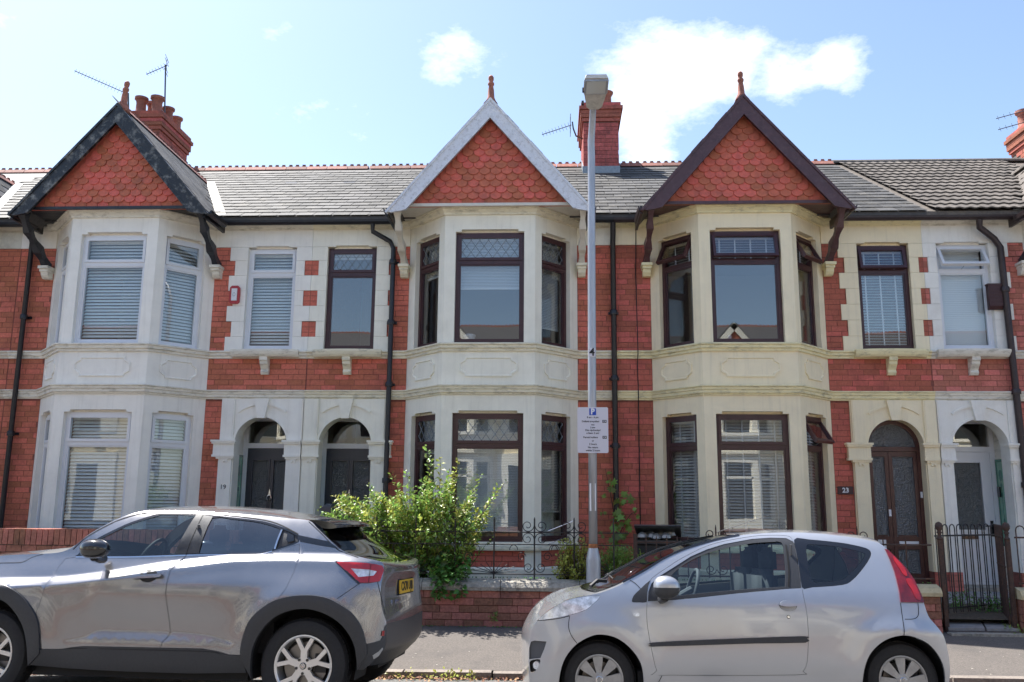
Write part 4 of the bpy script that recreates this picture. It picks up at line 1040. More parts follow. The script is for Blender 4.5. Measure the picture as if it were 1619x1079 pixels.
for x in (2.0, 3.72):
    k = MB().tube([(x, fy, 1.10), (x, fy, 1.30), (x, fy, 1.34)], [.012, .010, .003], 6)
    for sx in (-1, 1):
        k.tube([V((x+sx*(.07+v.x), fy, 1.225+v.z)) for v in spiral(0, 0, .062, fy, PI*1.35, 1.35, 1)], .0065, 5)
        k.tube([V((x+sx*(.075+v.x), fy, .80+v.z)) for v in spiral(0, 0, .068, fy, PI, 1.35, 1)], .006, 5)
    k.build('finial', W['rustiron'], t)
def gatepost(x, y, label):
    t = thing('gate_post', label, 'post', (x, y, .12), group=None)
    MB().box(x-.024, x+.024, y-.024, y+.024, .10, 1.20).build('shaft', W['rustiron'], t)
    MB().lathe((x, y, 1.19), [(.034, 0), (.036, .02), (.020, .035), (.022, .07), (.034, .085), (.020, .10), (.030, .115), (.044, .14), (.046, .165), (.034, .195), (.012, .21), (.004, .212)], 12).build('ball_finial', W['rustiron'], t, smooth=True)
    return t
gatepost(4.70, fy-.02, 'rusty ball-topped gate post standing at the end of the cream-capped wall')
gatepost(5.50, fy-.02, 'rusty ball-topped gate post right of the open gate')
def hairpin(name, label, cat, p0, p1, zb, zt, nb, m, dense=False):
    p0, p1 = V(p0), V(p1); t = thing(name, label, cat, p0); d = (p1-p0); L = d.length; d.normalize()
    k = MB(); 
    for z in (zb+.06, zt-.14): k.tube([p0+V((0, 0, z)), p1+V((0, 0, z))], .011, 5)
    k.build('rail', W[m], t); st = L/nb
    for i in range(0, nb):
        a = p0+d*(st*(i+.15)); b = p0+d*(st*(i+.85)); r = st*.35; c = (a+b)/2
        pts = [a+V((0, 0, zb))]+[c+d*(-r*math.cos(PI*j/6))+V((0, 0, zt-r+r*math.sin(PI*j/6))) for j in range(7)]+[b+V((0, 0, zb))]
        MB().tube(pts, .0075, 5).build('bar', W[m], t)
    return t
hairpin('bow_top_railing', 'black bow-top railing crossing in front of the white front door', 'railing', (4.76, 11.30, 0), (5.86, 12.0, 0), .28, 1.36, 9, 'iron')
gt = hairpin('garden_gate', 'dark iron gate with dense lower bars standing open by the path', 'gate', (5.47, 11.06, 0), (5.74, 11.80, 0), .16, 1.36, 6, 'rustiron')
k = MB(); d = (V((5.74, 11.80, 0))-V((5.47, 11.06, 0))).normalized()
for i in range(15): p = V((5.47, 11.06, 0))+d*(.03+.05*i); k.tube([p+V((0, 0, .18)), p+V((0, 0, .86))], .006, 4)
k.tube([V((5.47, 11.06, .87)), V((5.74, 11.80, .87))], .012, 5)
for q in range(3):
    for sx in (-1, 1):
        c = V((5.47, 11.06, 1.02))+d*(.13+.24*q)
        k.tube([c+d*(sx*(.05+v.x))+V((0, 0, v.z)) for v in spiral(0, 0, .05, 0, PI, 1.3, 1)] if False else [c+d*(sx*(.045+(.05-.035*t_)*math.cos(PI+7*t_)))+V((0, 0, (.05-.035*t_)*math.sin(PI+7*t_))) for t_ in [i/14 for i in range(15)]], .005, 4)
k.build('infill', W['rustiron'], gt, kind='stuff')
hairpin('bow_top_railing', 'black bow-top railing at the right edge, beyond the open gate', 'railing', (5.60, fy, 0), (7.4, fy, 0), .62, 1.36, 12, 'rustiron')
# ---------------------------------------------------------------- street lamp and its sign
LX, LY = .472, 10.74
t = thing('street_lamp', 'galvanised grey street lamp column with square lantern, standing in front of the low wall', 'street lamp', (LX, LY, .09))
MB().lathe((LX, LY, .08), [(.086, 0), (.086, .84), (.084, .86), (.056, .99), (.054, 1.0)], 20).build('base', W['galv'], t, smooth=.6)
tx = .512
MB().tube([(LX, LY, 1.07), (LX+.004, LY, 3.0), (LX+.014, LY, 5.0), (LX+.022, LY, 6.05), (LX+.020, LY-.01, 6.28), (LX+.035, LY-.10, 6.52), (tx, LY-.22, 6.66), (tx, LY-.34, 6.72)], [.053, .052, .050, .048, .046, .043, .040, .038], 16).build('column', W['galv'], t, smooth=True)
HF = Fr((tx+.01, LY-.24, 6.64), (1, 0, 0), (0, -.10, -1), (0, -1, .10))
k = MB(); ring = [(.055, 0, .07), (.10, .06, .09), (.135, .34, .095), (.152, .40, .09), (.150, .66, .05), (.14, .72, .02)]
for w, b, h in ring: k.v += [HF.p(-w, b, .03), HF.p(w, b, .03), HF.p(w*.86, b, -h), HF.p(-w*.86, b, -h)]
for i in range(5):
    for j in range(4): k.f.append((i*4+j, i*4+(j+1) % 4, i*4+4+(j+1) % 4, i*4+4+j))
k.f += [(0, 1, 2, 3), (23, 22, 21, 20)]
k.build('lantern', W['lampbody'], t)
MB().fbox(HF, -.118, .118, .42, .685, .028, .060).build('diffuser', W['lampglass'], t)
MB().fbox(HF, -.137, .137, .40, .42, .03, .056).fbox(HF, -.135, .135, .685, .70, .03, .056).fbox(HF, -.139, -.118, .42, .685, .03, .056).fbox(HF, .118, .139, .42, .685, .03, .056).build('clip_frame', W['galv'], t)
for q in (.10, .40): MB().fbox(HF, -.165, -.135, q, q+.04, -.02, .03).build('hinge', W['darkmetal'], t)
MB().lathe((LX, LY, 1.00), [(.058, 0), (.0585, .01), (.0585, .10), (.057, .11)], 16, caps=False).build('rust_band', W['rust'], t)
for a0, a1 in ((-2.35, -1.95), (-1.15, -.80)):
    k = MB(); n = 5
    for z in (1.50, 1.83):
        for i in range(n+1): a = a0+(a1-a0)*i/n; k.v.append(V((LX+.0545*math.cos(a), LY+.0545*math.sin(a), z)))
    for i in range(n): k.f.append((i, i+1, n+2+i, n+1+i))
    k.build('sticker', W['white'], t)
PF = Fr((LX+.004, LY-.062, 0), (1, 0, 0), (0, -1, 0))
n4 = MB().fbox(PF, -.044, .044, 3.395, 3.50, -.012, 0).build('number_plate', W['signwhite'], t)
text_mesh('4', .135, 'printblack', PF, 0, 3.448, .003, 'number', n4, bold=.003)
s = thing('parking_sign', 'bilingual resident parking sign with blue P badge, clamped to the lamp column', 'sign', (LX, LY-.08, 2.2))
SF = Fr((LX+.004, LY-.10, 2.195), (1, 0, 0), (0, -1, 0)); sw, sh = .378, .56
k = MB(); rr = .018
pl = []
for cx, cy, a0 in ((sw/2-rr, rr, -90), (sw/2-rr, sh-rr, 0), (-sw/2+rr, sh-rr, 90), (-sw/2+rr, rr, 180)):
    for q in range(4): a = math.radians(a0+30*q); pl.append((cx+rr*math.cos(a), cy+rr*math.sin(a)))
k.prism(SF, pl, -.003, 0); k.build('plate', W['signwhite'], s)
MB().fbox(SF, -.06, .06, .12, .15, -.09, -.003).fbox(SF, -.06, .06, .42, .45, -.09, -.003).build('clamp', W['galv'], s)
b = MB().fbox(SF, -.042, .042, .462, .546, 0, .0015).build('badge', W['printblue'], s)
text_mesh('P', .095, 'white', SF, 0, .504, .003, 'letter', b, bold=.004)
lines = [('8 am - 6 pm', .435, .026, 0), ('Deiliaid trwydded', .385, .0265, -.028), ('neu', .345, .024, 0), ('2 awr', .310, .024, 0), ('Dim dychwelyd', .277, .0265, 0), ('o fewn 2 awr', .242, .0265, 0),
         ('Permit holders', .190, .0265, -.028), ('or', .148, .024, 0), ('2 hours', .107, .0265, 0), ('No return', .067, .0265, 0), ('within 2 hours', .030, .0265, 0)]
for tx_, y, sz, dx in lines: text_mesh(tx_, sz*1.12, 'printblack', SF, dx, y, .001, 'lettering', s, bold=.0007)
for y in (.385, .190):
    bb = MB().fbox(SF, .118, .168, y-.016, y+.018, 0, .0012).build('badge', W['printblack'], s); text_mesh('C4', .030, 'signwhite', SF, .143, y+.001, .002, 'lettering', bb, bold=.001)
# ---------------------------------------------------------------- small fixtures
t = thing('burglar_alarm', 'red burglar alarm box with white front on the brick beside the upper window', 'alarm box', (-5.26, YF-.03, 4.85))
AF = Fr((-5.275, YF-.012, 4.72), (1, 0, 0), (0, -1, 0))
pr = [(.0, .03), (.03, .0), (.13, .0), (.16, .03), (.165, .15), (.16, .27), (.13, .30), (.03, .30), (.0, .27), (-.005, .15)]
MB().prism(AF, pr, 0, .05).build('case', W['alarmred'], t); k = MB().fbox(AF, .035, .125, .05, .25, .05, .068); k.build('cover', W['white'], t)
MB().tube([AF.p(.08+.022*math.cos(a), .15+.03*math.sin(a), .069) for a in [PI*i/6 for i in range(12)]], .003, 4, closed=True).build('emblem', W['lead'], t)
t = thing('vent_box', 'maroon box-shaped vent cover on the wall right of the open white window', 'vent', (6.95, YF-.04, 4.8))
VF = Fr((6.76, YF-.014, 4.62), (1, 0, 0), (0, -1, 0)); k = MB().fbox(VF, 0, .25, .02, .36, 0, .09); k.fbox(VF, -.012, .262, .35, .375, 0, .10); k.prism(Fr(VF.o, (0, -1, 0), (1, 0, 0)), [(0, .02), (.09, .02), (.05, -.03), (0, -.03)], 0, .25)
k.build('cover', W['ventbrown'], t)
for i in range(6): MB().fbox(VF, .02, .23, .05+.05*i, .065+.05*i, .09, .097).build('louvre', W['ventbrown'], t)
def yagi(label, a, b, n, el, mast, r=.009, refl=True, group=None):
    a, b = V(a), V(b); t = thing('television_aerial', label, 'aerial', mast[0]); d = (b-a).normalized()
    MB().tube([a, b], r, 5).build('boom', W['aerial'], t)
    up = V((0, 0, 1)); sd = d.cross(up).normalized(); el_dir = (up-d*up.dot(d)).normalized() if el == 'v' else sd
    k = MB(); L = (b-a).length
    for i in range(n): p = a+d*(L*(i+.3)/n); h = .05+.03*i/n; k.tube([p-el_dir*h, p+el_dir*h], .0035, 4)
    k.build('director', W['aerial'], t, kind='stuff')
    if refl:
        k = MB(); p = b-d*.02
        for q in (-.16, -.08, .08, .16): k.tube([p+up*q-sd*.2, p+up*q+sd*.2], .006, 4)
        k.tube([p-up*.18, p+up*.18], .006, 4); k.build('reflector', W['aerial'], t)
    MB().tube(mast, .017, 6).build('mast', W['aerial'], t)
    return t
yagi('long thin aerial slanting up to the left beside the left chimney', (-9.85, 16.0, 10.23), (-8.90, 16.4, 9.90), 16, 'v', [(-8.90, 16.62, 9.3), (-8.88, 16.45, 9.6), (-8.90, 16.42, 9.93)])
yagi('small aerial on a tall mast above the left chimney pots', (-8.80, 16.9, 10.60), (-8.40, 17.0, 10.86), 7, 'v', [(-8.38, 17.05, 9.55), (-8.44, 17.0, 10.87)])
yagi('aerial on a bent bracket left of the middle chimney', (-.24, 16.6, 8.97), (.36, 16.6, 9.17), 9, 'v', [(.60, 16.9, 9.0), (.46, 16.78, 9.01), (.40, 16.62, 9.10), (.38, 16.60, 9.24)])
yagi('double-decker aerial at the right edge, upper boom', (9.05, 17.0, 9.37), (10.3, 17.2, 9.78), 9, 'v', [(10.5, 17.5, 9.4), (10.5, 17.4, 10.0)], refl=False)
yagi('double-decker aerial at the right edge, lower boom', (9.07, 17.0, 9.13), (10.3, 17.2, 9.54), 9, 'v', [(10.56, 17.5, 9.4), (10.56, 17.4, 9.9)], refl=False)
# wheelie bins
def wheelie(x, y, z, label, op=0., rot=.1):
    t = thing('wheelie_bin', label, 'bin', (x, y, z), group='wheelie bins')
    F = Fr((x, y, z), (math.cos(rot), math.sin(rot), 0), (math.sin(rot), -math.cos(rot), 0))
    k = MB(); 
    for w, h, d in ((.22, 0, .24), (.27, .88, .32), (.295, .90, .345), (.295, .95, .345)): k.v += [F.p(-w, h, -d), F.p(w, h, -d), F.p(w, h, d), F.p(-w, h, d)]
    for i in range(3):
        for j in range(4): k.f.append((i*4+j, i*4+(j+1) % 4, i*4+4+(j+1) % 4, i*4+4+j))
    k.f.append((0, 1, 2, 3)); k.build('body', W['bin'], t)
    H = Fr(F.p(0, .96, -.34), F.a, F.n*math.sin(op)*-1+F.u*math.cos(op), F.n*math.cos(op)+F.u*math.sin(op)); k = MB()
    k.prism(Fr(H.p(-.30, 0, 0), H.u, H.a), [(0, 0), (.68, 0), (.70, .02), (.62, .05), (.08, .06), (0, .03)], 0, .60)
    for i in range(4): k.prism(Fr(H.p(-.24+.14*i, 0, 0), H.u, H.a), [(.1, .05), (.55, .05), (.5, .075), (.15, .075)], 0, .05)
    k.build('lid', W['binlid'], t)
    k = MB().tube([F.p(-.28, .97, -.40), F.p(.28, .97, -.40)], .014, 8); k.build('handle', W['bin'], t)
    for sx in (-.25, .25): MB().lathe(F.p(sx, .1, -.26), [(.02, -.03), (.10, -.03), (.10, .03), (.02, .03)], 14, ax=F.a).build('wheel', W['rubber'], t)
    if op: 
        k = MB(); 
        for i in range(7): a = R.uniform(0, 6); k.lathe(F.p(-.2+.06*i, .93+R.uniform(0, .06), .12+R.uniform(-.1, .1)), [(.03, 0), (.07, .02), (.06, .06), (.02, .09)], 6)
        k.build('rubbish_bag', W['hubcap'], t)
wheelie(1.40, 11.95, .17, 'black wheelie bin with its lid propped up on rubbish, behind the rusty railing', .22, -.15)
wheelie(-8.62, 12.2, .27, 'dark wheelie bin lid showing above the wall at the left edge', 0., .1)
# ---------------------------------------------------------------- opposite terrace (behind the camera; lights and mirrors in the glass)
OT = thing('opposite_terrace', 'cream and red terrace across the street, seen as reflections in the window panes and car paint', 'houses', (0, -5, 0)); OT['kind'] = 'structure'
wb, tr_, rf_, gl_, gb_, rd_ = MB(), MB(), MB(), MB(), MB(), MB()
oy = -5.0
wb.box(-36, 36, oy-.4, oy, 0, 6.1); rf_.add([(-36, oy+.3, 6.1), (36, oy+.3, 6.1), (36, oy-4, 8.6), (-36, oy-4, 8.6), (36, oy-8, 6.1), (-36, oy-8, 6.1)], [(0, 1, 2, 3), (3, 2, 4, 5)])
x = -36
while x < 36: rd_.prism(Fr((x, oy-4, 8.6), (1, 0, 0), (0, 1, 0)), [(0, -.03), (.44, -.03), (.44, .03), (.36, .09), (.28, .03), (.2, .09), (.12, .03), (.04, .09), (0, .03)], -.02, .02); x += .445
for i in range(-7, 8):
    cx = i*4.9+(1.0 if i % 2 else 0)+.4
    P_ = [(cx-1.36, oy), (cx-.7, oy+.72), (cx+.7, oy+.72), (cx+1.36, oy)]
    for (xa, ya), (xb, yb) in zip(P_, P_[1:]):
        L = math.hypot(xb-xa, yb-ya); G = Fr((xa, ya, 0), ((xb-xa)/L, (yb-ya)/L, 0), (-(yb-ya)/L, (xb-xa)/L, 0))
        tr_.holes(G, 0, L, .3, 6.05, [(L*.14, L*.86, 1.0, 2.9), (L*.14, L*.86, 3.95, 5.7)], -.12, 0)
        for z0, z1, zt in ((1.0, 2.9, 2.4), (3.95, 5.7, 5.2)):
            gl_.fbox(G, L*.14, L*.86, z0, z1, -.10, -.09); tr_.fbox(G, L*.14, L*.86, zt-.04, zt+.04, -.09, -.05); tr_.fbox(G, L*.14, L*.14+.06, z0, z1, -.09, -.05); tr_.fbox(G, L*.86-.06, L*.86, z0, z1, -.09, -.05)
        tr_.fbox(G, -.03, L+.03, 3.2, 3.3, 0, .07); tr_.fbox(G, -.03, L+.03, 3.82, 3.94, 0, .07)
    tr_.fbox(Fr((cx, oy, 0), (1, 0, 0), (0, 1, 0)), 1.5, 3.4, .3, 3.2, 0, .05); gl_.fbox(Fr((cx, oy, 0), (1, 0, 0), (0, 1, 0)), 1.9, 2.7, .4, 2.8, .05, .06)
    tr_.fbox(Fr((cx, oy, 0), (1, 0, 0), (0, 1, 0)), 1.6, 3.3, 3.9, 6.0, 0, .03); gl_.fbox(Fr((cx, oy, 0), (1, 0, 0), (0, 1, 0)), 1.9, 2.7, 3.96, 5.66, .03, .04)
    gb_.prism(Fr((cx, oy+.8, 0), (1, 0, 0), (0, 1, 0)), [(-1.4, 6.05), (1.4, 6.05), (0, 7.6)], 0, .05)
    for sg in (-1, 1):
        tr_.prism(Fr((cx+sg*1.6, oy+.86, 5.95), (-sg*.66, 0, .75), (0, 1, 0), (sg*.75, 0, .66)), [(0, -.2), (2.4, -.2), (2.4, 0), (0, 0)], 0, .05)
        rf_.prism(Fr((cx+sg*1.6, 0, 5.95), (0, 1, 0), (sg*.75, 0, .66), (-sg*.66, 0, .75)), [(oy+.9, 0), (oy-1, 0), (oy-2.9, 2.38), (oy+.9, 2.38)], 0, .04)
wb.build('wall', W['render23'], OT); tr_.build('render', W['render21'], OT); rf_.build('roof', W['slatestuff'], OT); gl_.build('window', W['glossblack'], OT); gb_.build('gable', W['terracotta'], OT); rd_.build('ridge', W['ridge'], OT)
MB().box(-36, 36, -2.3, -2.08, 0, .75).build('garden_wall', W['bricknew'], OT)

t = thing('tub', 'white lidded tub on the sill inside the upper middle window of the leaded bay', 'tub', (-1.30, 13.02, 3.99))
MB().lathe((-1.30, 13.02, 3.985), [(.075, 0), (.088, .10), (.096, .10), (.096, .125), (.07, .14), (.0, .142)], 20).build('body', W['white'], t, smooth=.6)
for x_, lab in ((2.66, 'small white double-ball ornament inside the upper window of the cream bay'), (3.30, 'small white box on the inside sill at the right of the same cream bay window')):
    t = thing('ornament', lab, 'ornament', (x_, 13.0, 3.99)); k = MB()
    if x_ < 3:
        k.lathe((x_, 13.0, 3.985), [(.02, 0), (.045, .02), (.048, .04), (.03, .065), (.028, .075), (.035, .095), (.02, .12), (.0, .122)], 14); k.build('figure', W['white'], t, smooth=True)
    else: k.box(x_-.06, x_+.06, 12.98, 13.04, 3.985, 4.035); k.build('box_body', W['white'], t)
# ---------------------------------------------------------------- parked cars
def pchip(tab):
    xs = [a for a, _ in tab]; ys = [b for _, b in tab]; n = len(xs); h = [xs[i+1]-xs[i] for i in range(n-1)]; d = [(ys[i+1]-ys[i])/h[i] for i in range(n-1)]
    m = [d[0]]+[0 if d[i-1]*d[i] <= 0 else 2*d[i-1]*d[i]/(d[i-1]+d[i]) for i in range(1, n-1)]+[d[-1]]
    def f(x):
        if x <= xs[0]: return ys[0]+(x-xs[0])*m[0]
        if x >= xs[-1]: return ys[-1]+(x-xs[-1])*m[-1]
        i = 0
        while x > xs[i+1]: i += 1
        t = (x-xs[i])/h[i]; return ys[i]*(1+2*t)*(1-t)**2+h[i]*m[i]*t*(1-t)**2+ys[i+1]*t*t*(3-2*t)+h[i]*m[i+1]*t*t*(t-1)
    return f
def corner(v, L, R_):
    v = min(max(v/L, 0), 1); return R_*(1-math.sqrt(max(0, 1-v*v)))
def sstep(x, a, b):
    t = min(max((x-a)/(b-a), 0), 1); return t*t*(3-2*t)
def inp(x, z, P): return inpoly2(x, z, P)
def inpoly2(x, z, P):
    c = False; j = len(P)-1
    for i in range(len(P)):
        if (P[i][1] > z) != (P[j][1] > z) and x < (P[j][0]-P[i][0])*(z-P[i][1])/(P[j][1]-P[i][1])+P[i][0]: c = not c
        j = i
    return c
def crom(P, n=4, closed=False):
    out = []; m = len(P)
    for i in range(m if closed else m-1):
        p0 = P[i-1] if (i > 0 or closed) else P[0]; p1 = P[i]; p2 = P[(i+1) % m]; p3 = P[(i+2) % m] if (closed or i+2 < m) else P[-1]
        for k in range(n):
            t = k/n; out.append(tuple(.5*((2*b)+(c-a)*t+(2*a-5*b+4*c-d)*t*t+(3*b-a-3*c+d)*t**3) for a, b, c, d in zip(p0, p1, p2, p3)))
    if not closed: out.append(tuple(P[-1]))
    return out
def inset(P, d):
    if d == 0: return P
    n = len(P); A = sum(P[i][0]*P[(i+1) % n][1]-P[(i+1) % n][0]*P[i][1] for i in range(n)); sg = 1 if A > 0 else -1; o = []
    for i in range(n):
        a, b, c = P[i-1], P[i], P[(i+1) % n]
        e1 = V((b[0]-a[0], b[1]-a[1])); e2 = V((c[0]-b[0], c[1]-b[1]))
        if e1.length < 1e-6 or e2.length < 1e-6: o.append(b); continue
        e1.normalize(); e2.normalize(); n1 = V((-e1.y, e1.x))*sg; n2 = V((-e2.y, e2.x))*sg; m = n1+n2; q = m.dot(m)
        if q < .3: o.append((b[0]+n1.x*d, b[1]+n1.y*d)); continue
        m = m*(2/q); o.append((b[0]+m.x*d, b[1]+m.y*d))
    return o
def resample(P, st):
    out = []; n = len(P)
    for i in range(n):
        a, b = P[i], P[(i+1) % n]; L = math.hypot(b[0]-a[0], b[1]-a[1]); k = max(1, int(L/st))
        for j in range(k): out.append((a[0]+(b[0]-a[0])*j/k, a[1]+(b[1]-a[1])*j/k))
    return out
class CarB:
    def __init__(s, root, wfun, sc, hw, lines=()): s.root = root; s.w = wfun; s.sc = sc; s.hw = hw; s.lines = lines; s.fx = lambda x: x
    def pt(s, x, z, off=0., far=False):
        y = s.w(x, z)-s.hw-off; x = s.fx(x)
        return V((x-s.sc, -y if far else y, z))
    def tri(s, P, hol, st):
        pts = []; edges = []
        for Q in [P]+hol:
            Q = resample(Q, st); b = len(pts); pts += Q; edges += [(b+i, b+(i+1) % len(Q)) for i in range(len(Q))]
        x0 = min(p[0] for p in P); x1 = max(p[0] for p in P); z0 = min(p[1] for p in P); z1 = max(p[1] for p in P)
        def ok(x, z, d): return inpoly2(x, z, P) and not any(inpoly2(x, z, h) for h in hol) and min((x-a)**2+(z-b)**2 for a, b in bp0) > d*d
        bp0 = list(pts)
        for ln in s.lines:
            prev = None
            for q in ln:
                if x0 < q[0] < x1 and z0 < q[1] < z1 and ok(q[0], q[1], .010):
                    pts.append(q)
                    if prev is not None: edges.append((prev, len(pts)-1))
                    prev = len(pts)-1
                else: prev = None
        bp = list(pts); i = 0; x = x0+st/2
        while x < x1:
            z = z0+st/2+(st/2 if i % 2 else 0)
            while z < z1:
                if inpoly2(x, z, P) and not any(inpoly2(x, z, h) for h in hol) and min((x-a)**2+(z-b)**2 for a, b in bp) > (st*.55)**2: pts.append((x, z))
                z += st
            x += st*.9; i += 1
        r = delaunay_2d_cdt([V(p) for p in pts], edges, [], 0, 1e-6)
        vs, fs = r[0], r[2]; tr = []
        for f in fs:
            cx = sum(vs[i][0] for i in f)/3; cz = sum(vs[i][1] for i in f)/3
            if inpoly2(cx, cz, P) and not any(inpoly2(cx, cz, h) for h in hol): tr.append(tuple(f))
        return [(v[0], v[1]) for v in vs], tr
    def panel(s, name, P, m, hol=(), st=.07, off=0., gap=.0, depth=.018, sides=(False, True), parent=None, label=None, one=False, smooth=True):
        P = inset(P, gap); hol = [inset(h, -gap if gap else 0) for h in hol]
        vs, tr = s.tri(P, list(hol), st); res = None
        loops = [resample(P, st)]+[resample(h, st) for h in hol]
        k = MB(); kk = []
        for far in sides:
            if not one: k = MB()
            b = len(k.v); k.v += [s.pt(x, z, off, far) for x, z in vs]; k.f += [tuple(b+i for i in (f if not far else f[::-1])) for f in tr]
            k.n = getattr(k, 'n', {}); h_ = .006
            for i, (x, z) in enumerate(vs):
                nx = (s.w(x+h_, z)-s.w(x-h_, z))/(2*h_); nz = (s.w(x, z+h_)-s.w(x, z-h_))/(2*h_); nv = V((nx, -1, nz)).normalized(); k.n[b+i] = V((nv.x, -nv.y, nv.z)) if far else nv
            for lp in loops:
                b = len(k.v); n = len(lp)
                k.v += [s.pt(x, z, off, far) for x, z in lp]+[s.pt(x, z, off-depth, far) for x, z in lp]
                k.f += [(b+i, b+(i+1) % n, b+n+(i+1) % n, b+n+i) for i in range(n)]
            if not one: res = s.done(k, name, m, parent, label, smooth) if not (res and False) else res; kk.append(res)
        if one: return s.done(k, name, m, parent, label, smooth)
        return kk[0]
    def done(s, k, name, m, parent=None, label=None, smooth=True):
        me = bpy.data.meshes.new(name); me.from_pydata([tuple(v) for v in k.v], [], k.f)
        if smooth:
            me.shade_smooth(); b = bmesh.new(); b.from_mesh(me)
            for e in b.edges:
                if len(e.link_faces) == 2 and e.calc_face_angle(0) > .6: e.smooth = False
            b.to_mesh(me); b.free()
        if smooth and getattr(k, 'n', None):
            me.update(); ln = []
            for p in me.polygons:
                for vi in p.vertices:
                    ln.append(k.n[vi] if vi in k.n else p.normal)
            me.normals_split_custom_set([tuple(v) for v in ln])
        me.materials.append(W[m]); o = bpy.data.objects.new(name, me); COL.objects.link(o); o.parent = parent or s.root
        if label: o['label'] = label
        return o
    def ribbon(s, name, pts, wd, m='seam', off=.002, sides=(False, True), parent=None, n=3):
        pts = crom(pts, n)
        for far in sides:
            k = MB()
            for i, p in enumerate(pts):
                a, c = pts[max(i-1, 0)], pts[min(i+1, len(pts)-1)]; dx, dz = c[0]-a[0], c[1]-a[1]; L = math.hypot(dx, dz) or 1; nx, nz = -dz/L*wd/2, dx/L*wd/2
                k.v += [s.pt(p[0]-nx, p[1]-nz, off, far), s.pt(p[0]+nx, p[1]+nz, off, far)]
            for i in range(len(pts)-1): k.f.append((2*i, 2*i+1, 2*i+3, 2*i+2))
            s.done(k, name, m, parent, smooth=False)
    def skin(s, name, E, C, m, g=1, nt=12, parent=None, off=0., label=None, t0=0., flip=True):
        """surface across the car from the near edge curve E to the centre curve C and on to the far side"""
        k = MB(); rows = []
        ts = [t0+(1-t0)*i/nt for i in range(nt+1)]
        for (ex, ez), (cx, cz) in zip(E, C):
            we = s.w(ex, ez); row = []
            for t in ts:
                q = math.sin(t*PI/2)**.8 if g == 1 else (1-(1-t)**2 if g == 2 else 1-(1-t)**3)
                y = (we-s.hw)*(1-t) - off*(1-t); row.append(V((s.fx(ex+(cx-ex)*q)-s.sc, y, ez+(cz-ez)*q+off)))
            row += [V((v.x, -v.y, v.z)) for v in row[-2::-1]]; rows.append(row)
        n = len(rows[0])
        for r in rows: k.v += r
        for i in range(len(rows)-1):
            for j in range(n-1): k.f.append((i*n+j, i*n+j+1, (i+1)*n+j+1, (i+1)*n+j))
        return s.done(k, name, m, parent, label)
    def box(s, name, x0, x1, w0, w1, z0, z1, m, parent=None, bev=0.):
        b = bmesh.new(); bmesh.ops.create_cube(b, size=1)
        for v in b.verts: v.co = V(((x0+x1)/2-s.sc+v.co.x*(x1-x0), (w0+w1)/2-s.hw+v.co.y*(w1-w0), (z0+z1)/2+v.co.z*(z1-z0)))
        if bev: bmesh.ops.bevel(b, geom=b.edges, offset=bev, segments=3, affect='EDGES')
        me = bpy.data.meshes.new(name); b.to_mesh(me); b.free(); me.materials.append(W[m]); o = bpy.data.objects.new(name, me); COL.objects.link(o); o.parent = parent or s.root
        if bev: me.shade_smooth()
        return o
    def wheel(s, x, z, R_, wd, rr, style, w0=.03, label=None):
        """near and far wheel; lathe axis across the car"""
        for far in (False, True):
            y = (w0-s.hw)*(-1 if far else 1); sg = -1 if far else 1; o = V((x-s.sc, y, z)); ax = V((0, sg, 0))
            wh = bpy.data.objects.new('wheel', None); COL.objects.link(wh); wh.parent = s.root; wh.location = o; wh.empty_display_size = .1
            k = MB(); pr = [(rr-.004, .018), (rr+.012, .004), (rr+.035, -.003), (R_-.05, .0), (R_-.018, .012), (R_-.003, .034), (R_, .06), (R_, wd-.06), (R_-.003, wd-.034), (R_-.02, wd-.01), (rr, wd), (rr, wd*.5), (rr-.004, .018)]
            k.lathe((0, 0, 0), pr, 56, ax=ax, caps=False)
            for i in range(56):   # tread blocks
                a = 2*PI*i/56; r0 = R_+.003
                c_a, s_a = math.cos(a), math.sin(a); t_ = V((-s_a, 0, c_a)); r_ = V((c_a, 0, s_a))
                for y0, y1 in ((.045, .085), (.10, .14)):
                    b = len(k.v)
                    for rr_ in (R_-.004, r0):
                        for yy, q in ((y0, -.014), (y1, -.014), (y1, .014), (y0, .014)): k.v.append(r_*rr_+ax*yy+t_*q)
                    k.f += [(b+4, b+5, b+6, b+7), (b, b+1, b+5, b+4), (b+1, b+2, b+6, b+5), (b+2, b+3, b+7, b+6), (b+3, b, b+4, b+7)]
            s.done(k, 'tyre', 'rubber', wh)
            k = MB(); k.lathe((0, 0, 0), [(rr+.003, .016), (rr+.004, .006), (rr-.006, .004), (rr-.016, .012), (rr-.022, .05), (rr-.03, .16)], 48, ax=ax, caps=False)
            def disc_poly(P, c0, c1):
                n = len(P); b = len(k.v)
                for c in (c0, c1): k.v.extend([V((px, 0, pz))+ax*c for px, pz in P])
                k.f.append(tuple(b+i for i in range(n))); k.f.append(tuple(b+n+i for i in range(n))[::-1]); k.f.extend([(b+i, b+(i+1) % n, b+n+(i+1) % n, b+n+i) for i in range(n)])
            if style == 'twin':
                for i in range(5):
                    a = PI/2+2*PI*i/5
                    def rot(u, v): return (u*math.cos(a)-v*math.sin(a), u*math.sin(a)+v*math.cos(a))
                    e = rr-.008
                    for sg2 in (-1, 1):
                        ao = .30*sg2; ai = sg2*.012
                        P_ = [rot(.05, 0), rot(.128, 0), (rot(e*math.cos(ao-.075*sg2), e*math.sin(ao-.075*sg2))), (rot(e*math.cos(ao+.075*sg2), e*math.sin(ao+.075*sg2))), rot(.112, sg2*.026), rot(.05, sg2*.026)]
                        disc_poly(P_, .012, .045)
                        Q = [((p[0]+q[0])/2*1.0, (p[1]+q[1])/2*1.0) for p, q in zip(P_, P_)]
